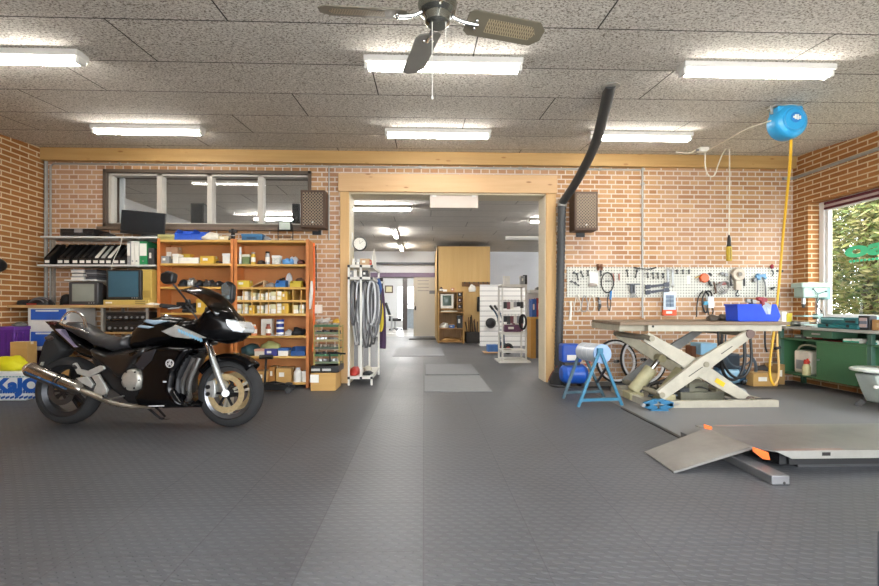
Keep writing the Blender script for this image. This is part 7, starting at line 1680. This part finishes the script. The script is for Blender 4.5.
lump('paper_heap', 'white paper heap on the middle shelf of the brown cupboard', 'papers', 440, 449, 322.5, z, Yq + .1, .25, M_paper, 111, .4)
carton('carton', 'blue box beside the white papers in the brown cupboard', 'box', 449.5, 454.5, 325, z, Yq + .05, .2, M('3a62a0', .5), tape=1)
carton('picture_board', 'black and white framed board at right in the brown cupboard', 'frame', 457, 462.7, 315.5, z, Yq + .06, .1, M_dark, tape=1)
for i, (x0_, x1_, mt, nm, lb) in enumerate([(440, 442.5, M('4a2f22', .6), 'vase', 'small dark vase on top of the brown cupboard at left'), (443, 447, M_paper, 'paper_heap', 'white papers on top of the brown cupboard'), (451, 454.5, M('b07a5a', .6), 'box', 'terracotta coloured box on top of the brown cupboard')]):
    if i == 0: bottle('vase', lb, 'vase', 441.3, 286.8, shz_[0] + .001, Yq + .05, .05, mt, M('4a2f22', .6), .5, capname='neck')
    else: carton('carton', lb, 'box' if i == 2 else 'papers', x0_, x1_, 287.8 if i == 2 else 289.4, shz_[0] + .001, Yq + .05, .15, mt, tape=1)
lump('basket_heap', 'tan baskets on the bottom shelf of the brown cupboard', 'basket', 441, 460, 338, .031, Yq + .1, .25, M('9c7846', .8), 112, .3)
# coat rack
a, c = at(462, 286.5, Yp - .03), at(490, 282, Yp - .03)
cr = thing('coat_rack', 'brown coat rack board with hooks on the tan partition', 'coat rack', ((a.x + c.x) / 2, Yp - .02, a.z))
MB().bx(a.x, c.x, Yp - .03, Yp - .002, a.z, c.z).build('board', M('6b4a26', .6), cr)
for k in range(6): x = a.x + .08 + k * (c.x - a.x - .16) / 5; MB().tube([(x, Yp - .03, c.z - .03), (x, Yp - .09, c.z - .05), (x, Yp - .09, c.z)], .012, 6).build('hook', M_oil, cr)
x = hx(472, Yp - .1); b = MB(); b.lump((x, Yp - .1, a.z - .16), (.22, .1, .22), 7, .25); tag(b.build('cap', M_paper, ang=80), 'white cap hanging on the brown coat rack', 'cap')
# stand of rods in the niche
x0, x1 = hx(465.5, 13.7), hx(479, 13.7)
o = thing('rod_stand', 'dark basket stand full of rods against the tan partition', 'stand', ((x0 + x1) / 2, 13.7, 0))
MB().bx(x0, x1, 13.5, 13.85, 0, .32).build('basket', M('2a2622', .7), o, bevel=.01)
rnd = random.Random(9)
for k in range(7):
    x = x0 + .05 + k * (x1 - x0 - .1) / 6; z = .45 + rnd.random() * .35 + (.15 if k in (3, 5) else 0)
    MB().cyl((x, 13.65 + .1 * rnd.random(), .3), (x + rnd.uniform(-.06, .06), 13.75, z), .016).build('rod', [M('3b2b20', .6), M('6b4a2a', .6), M_oil][k % 3], o)
# slatted panel
Ysl = 12.3
a, c = at(480, 346.8, Ysl), at(526, 284.8, Ysl)
tag(MB().bx(a.x, c.x, Ysl, Ysl + .05, 0.0, c.z).bx(a.x, a.x + .3, Ysl + .05, Ysl + .3, 0, .05).build('slatwall_panel', M_slat), 'white slatted display panel standing behind the hand truck', 'panel')
q = at(490.5, 323, Ysl)
tag(MB().lathe([(0, -.14), (.1, -.12), (.14, -.05), (.13, 0), (0, 0)][::-1], (q.x, Ysl, q.z), 'y', 20).build('round_fitting', M_black), 'black round object hanging on the white slatted panel', 'fitting')
q = at(478.7, 305, Yp - .04); tag(MB().bx(q.x - .05, q.x + .09, Yp - .1, Yp - .002, q.z - .2, q.z + .25).build('wall_phone', M_black, bevel=.02), 'black wall device on the tan partition beside the slatted panel', 'device')
# hand truck
Yt = 10.4
q = atZ(505, 352, 0); Yt = 10.3
def ht(px, py, y=Yt): return at(px, py, y)
o = thing('hand_truck', 'blue grey hand truck with black tyres in front of the slatted panel', 'hand truck', (ht(503, 350).x, Yt, 0))
M_ht = M('40566b', .4, .3)
for dx_ in (0, 4.2):
    b = MB(); b.tube([ht(490.5 + dx_, 306), ht(492 + dx_, 307.5), ht(496.5 + dx_, 314), ht(498.5 + dx_, 320), ht(499.5 + dx_, 335), ht(500 + dx_, 348)], .02, 8, smooth=1); b.build('frame_tube', M_ht, o)
    MB().cyl(ht(490 + dx_, 305.3), ht(493 + dx_, 309.5), .028).build('grip', M_black, o)
for y in (322, 330, 338, 345): MB().bar(ht(498.8, y), ht(503.4, y), .03, .015).build('crossbar', M_ht, o)
w0, w1 = ht(502, 349.5, Yt + .35), ht(508, 351, Yt - .02)
for w_ in (w0, w1):
    r_ = .125; wz = r_
    t = MB().torus((w_.x, w_.y, wz), r_ - .045, .045, 'y', 28, 10).build('wheel', M_blackm, o)
    MB().cyl((w_.x, w_.y - .035, wz), (w_.x, w_.y + .035, wz), .05, n=18).build('wheel_hub', M('a5402c', .5), t)
MB().cyl((w0.x, w0.y, .125), (w1.x, w1.y, .125), .014).build('axle', M_steel, o)
a = ht(489, 349); b = MB(); b.bx(a.x - .12, a.x + .2, Yt - .1, Yt + .3, .03, .045); b.build('toe_plate', M('c9a27a', .6), o)
b = MB(); b.bx(a.x - .02, a.x + .22, Yt + .05, Yt + .3, .046, .2); tag(b.build('carton', M('3d6fb0', .6), bevel=.005), 'blue box resting on the toe plate of the hand truck', 'box')
# white shop rack
Yk = 8.72
x0, x1 = hx(501.8, Yk), hx(527, Yk); zt_ = at(0, 283.5, Yk).z
sr = thing('shop_rack', 'white open shelf rack with hanging goods behind the right pine casing', 'rack', ((x0 + x1) / 2, Yk + .2, 0))
for xx in (x0, x1 - .03):
    for yy in (Yk, Yk + .42): MB().bx(xx, xx + .03, yy, yy + .03, .0, zt_).build('upright', M_rk, sr)
zs_ = [.06, at(0, 352, Yk).z, at(0, 333, Yk).z, zt_]
for z in zs_: MB().bx(x0, x1, Yk - .02, Yk + .45, z - .05, z).build('shelf', M_rk, sr, bevel=.003)
MB().bx(x0 - .06, x1 + .06, Yk - .08, Yk + .5, 0, .03).build('foot_plate', M_rk, sr)
for z in (at(0, 300, Yk).z, at(0, 315, Yk).z): MB().cyl((x0, Yk + .1, z), (x1, Yk + .1, z), .01).build('hanging_bar', M_rk, sr)
o = carton('carton', 'dark purple flat box on the white shop rack', 'box', 505, 521, 325, zs_[2] + .001, Yk + .02, .3, M('5a2f4a', .6), tape=1)
carton('carton', 'dark red box standing behind the purple box on the shop rack', 'box', 513, 523, 316, zs_[2] + .001, Yk + .34, .08, M('6b2430', .6), tape=1)
rnd = random.Random(12)
names = ['leftmost', 'second', 'third', 'fourth', 'fifth', 'rightmost']
for r_, (zz, ln_) in enumerate([(at(0, 300, Yk).z, 'upper'), (at(0, 315, Yk).z, 'lower')]):
    for k in range(6):
        x = x0 + .08 + k * (x1 - x0 - .16) / 5; h_ = .12 + .08 * rnd.random()
        o = thing('hanging_pack', '%s hanging pack on the %s bar of the white shop rack' % (names[k], ln_), 'pack', (x, Yk + .1, zz - h_), 0, 'packs hanging on the shop rack')
        MB().bx(x - .032, x + .032, Yk + .075, Yk + .1, zz - h_, zz - .03).build('pack', [M_dark, M_grey, M('7d4a50', .5), M_oil, M_paper][(k * 2 + r_ * 3) % 5], o, bevel=.004)
        MB().tube([(x, Yk + .09, zz - .035), (x, Yk + .09, zz + .012), (x, Yk + .11, zz + .012)], .005, 6).build('hanger', M_steel, o)
for i, (p0, p1, yt, mt, lb) in enumerate([(504, 510, 276, M_white, 'white box on top of the shop rack at left'), (521, 525, 276, M_grey, 'grey clamp box on top of the shop rack at right'), (499, 503, 281, M_oil, 'small dark box at the left corner on top of the shop rack')]):
    carton('carton', lb, 'box', max(p0, 502.5), p1 if i != 2 else 504, yt + (3 if i == 2 else 0), zt_ + .001, Yk + (.02 if i != 2 else .3), .15, mt, tape=1)
carton('carton', 'low dark parts box on the lower shelf of the shop rack', 'box', 504, 512, 350, zs_[1] + .001, Yk + .05, .2, M_dark, tape=1)
q = at(523, 322, Yk - .05)
tag(MB().torus((q.x, Yk - .04, q.z), .11, .022, 'y', 28, 8, mat=Matrix.Diagonal((.55, 1, 1.2, 1)) @ AX['y']).build('black_ring', M_black), 'black oval ring hanging on the front of the shop rack', 'ring')
q = at(526, 280, Yk + .1); tag(MB().bx(q.x - .05, q.x + .03, Yk + .12, Yk + .2, zt_ + .001, q.z + .1).build('bike_lamp', M_black, bevel=.01), 'black upright gadget on the right end of the shop rack', 'gadget')
# wooden counter at the right of the opening
Yc = 9.4
x0, x1 = hx(531, Yc), hx(556, Yc); zt_ = at(0, 317.5, Yc).z
ct_ = thing('wooden_counter', 'yellow wooden counter with a dark front behind the right pine casing', 'counter', ((x0 + x1) / 2, Yc + .3, 0))
MB().bx(x0, x0 + .1, Yc, Yc + .5, 0, zt_ - .04).build('end_post', M('b8893e', .6, 0, .08), ct_)
MB().bx(x0 - .01, x1, Yc - .02, Yc + .55, zt_ - .04, zt_).build('counter_top', M('c39a4c', .55, 0, .08), ct_)
MB().bx(x0 + .1, x1, Yc + .05, Yc + .5, 0, zt_ - .04).build('front_panel', M('55565c', .7), ct_)
for i, (p0, p1, yt, mt, lb) in enumerate([(532, 536.5, 299, M('2f5fa8', .5), 'blue box on the wooden counter'), (537, 543, 298, M('a5252c', .5), 'red box on the wooden counter')]):
    carton('carton', lb, 'box', p0, p1, yt, zt_ + .001, Yc + .1, .25, mt, tape=1)
o = thing('white_display', 'white display hood above the boxes on the wooden counter', 'display', ((x0 + x1) / 2, Yc + .35, zt_))
zq = at(0, 292, Yc).z
MB().bx(x0, x1, Yc + .36, Yc + .5, zt_ + .001, zq).bx(x0, x1, Yc + .05, Yc + .5, zq, zq + .06).build('hood', M_white, o, bevel=.006)
lump('helmet_heap', 'dark helmet on top of the white display hood', 'helmet', 536, 546, 286.5, zq + .06, Yc + .1, .25, M_dark, 121, .15)
# bright room beyond: picture, machine, table
q = at(389, 289, 22.0)
a, c = at(385, 293, YT - .02), at(393, 285.5, YT - .02)
o = thing('picture', 'small framed picture on the white wall beyond the sliding door', 'picture', ((a.x + c.x) / 2, YT - .03, a.z))
MB().bx(a.x, c.x, YT - .04, YT - .001, a.z, c.z).build('frame', M('4a3528', .5), o); MB().bx(a.x + .06, c.x - .06, YT - .045, YT - .039, a.z + .06, c.z - .06).build('print', M('d3cba8', .6), o)
a = at(395, 316, 21.0)
o = thing('office_chair', 'black chair beyond the sliding door', 'chair', (a.x, 21.0, 0))
MB().bx(a.x - .28, a.x + .28, 20.8, 21.25, .42, .55).build('seat', M_black, o, bevel=.03)
b = MB(); b.box((a.x - .3, 21.05, .9), (.12, .42, .75), Matrix.Rotation(R(-18), 4, 'Y')); b.build('backrest', M_black, o, bevel=.03)
MB().cyl((a.x, 21.02, .08), (a.x, 21.02, .43), .04).build('stem', M_steel, o)
for k in range(5): an = R(72 * k); MB().bar((a.x, 21.02, .08), (a.x + .3 * math.cos(an), 21.02 + .3 * math.sin(an), .04), .05, .04).cyl((a.x + .3 * math.cos(an) - .02, 21.02 + .3 * math.sin(an), .03), (a.x + .3 * math.cos(an) + .02, 21.02 + .3 * math.sin(an), .03), .03).build('leg', M_black, o)
a = at(386, 316, 20.5)
o = thing('low_table', 'pale low table with bicycle parts beyond the sliding door at left', 'table', (a.x, 20.5, 0))
MB().bx(a.x - .5, a.x + .3, 20.2, 20.8, .66, .7).build('table_top', M_white, o)
for sx in (-.45, .25):
    for y in (20.25, 20.75): MB().bar((a.x + sx, y, 0), (a.x + sx, y, .66), .04, .04).build('leg', M_steel, o)
a = at(411, 316, 23.0)
o = thing('display_counter', 'pale grey display counter by the far windows', 'counter', (a.x, 23.0, 0))
MB().bx(a.x - .4, a.x + .4, 22.8, 23.2, 0, .95).build('body', M('a9b4be', .5), o, bevel=.01); MB().bx(a.x - .43, a.x + .43, 22.77, 23.23, .95, 1.0).build('top', M_white, o)
# ---------------------------------------------------------------- outside: hedge, ground
rnd = random.Random(3)
def leafy(nm, lb, cx, cy, rx, ry, hz, n, cols, z0=0.0):
    o = thing(nm, lb, 'tree', (cx, cy, 0))
    MB().tube([(cx, cy, 0), (cx + .05, cy, hz * .5), (cx, cy, hz * .9)], [.14, .1, .04], 8).build('trunk', M('6b5744', .9), o)
    for ci, col in enumerate(cols):
        b = MB()
        for k in range(n // len(cols)):
            th, ph = rnd.random() * 6.283, math.acos(rnd.uniform(-1, 1)); rr_ = rnd.random() ** .33
            p = Vector((cx + rx * rr_ * math.sin(ph) * math.cos(th), cy + ry * rr_ * math.sin(ph) * math.sin(th), z0 + hz / 2 + hz / 2 * rr_ * math.cos(ph)))
            if p.x < XR + .9: p.x = XR + .9 + rnd.random() * .2
            d = Vector((rnd.gauss(0, 1), rnd.gauss(0, 1), rnd.gauss(0, .8))).normalized(); s = d.orthogonal().normalized() * .028; L = .11 + .08 * rnd.random()
            vs = [b.bm.verts.new(p), b.bm.verts.new(p + d * L * .5 + s), b.bm.verts.new(p + d * L), b.bm.verts.new(p + d * L * .5 - s)]
            b.bm.faces.new(vs)
        f = b.build('foliage', M(col, .7, 0, .2, 3), o, flat=True); f['kind'] = 'stuff'
for i, (cx, cy, rx, ry, hz, lb) in enumerate([(8.6, 8.6, 1.9, 2.2, 5.4, 'yellow green leafy tree outside the window, nearest the corner'), (8.6, 6.2, 1.8, 2.0, 5.0, 'yellow green leafy tree outside the window, farther right'), (11.0, 11.0, 2.2, 2.6, 6.5, 'taller leafy tree behind the others outside the window')]):
    leafy('leafy_tree', lb, cx, cy, rx, ry, hz, 24000, ['7d8a48', '9c9a58', '5f6f3a', 'b5ab74'])
b = MB(); b.bx(XR + .35, 30, -6, 26, -.25, -.12); struct(b, 'ground_outside', M('8f8a6c', .9, 0, .15, 1))
b = MB(); b.bx(-14, 14, -16, YF, -.2, -.02); struct(b, 'ground_forecourt', M('c4c2bd', .9, 0, .1, 1))
# ---------------------------------------------------------------- daylight, camera
wd = bpy.data.worlds.new('sky'); bpy.context.scene.world = wd; wd.use_nodes = True
bg = wd.node_tree.nodes['Background']; bg.inputs[0].default_value = (.92, .96, 1.0, 1); bg.inputs[1].default_value = 8.0
cam = bpy.data.cameras.new('camera'); co = bpy.data.objects.new('camera', cam); C.objects.link(co)
co.location = (0, 0, H); co.rotation_euler = (R(90), 0, -TH)
cam.sensor_width = 36; cam.lens = 36 * F / 879; cam.shift_y = (HY - 293) / 879; cam.clip_end = 200
sc = bpy.context.scene; sc.camera = co
vs = sc.view_settings; vs.view_transform = 'Standard'; vs.look = 'None'; vs.gamma = 1; vs.use_curve_mapping = False; vs.exposure = 0.45
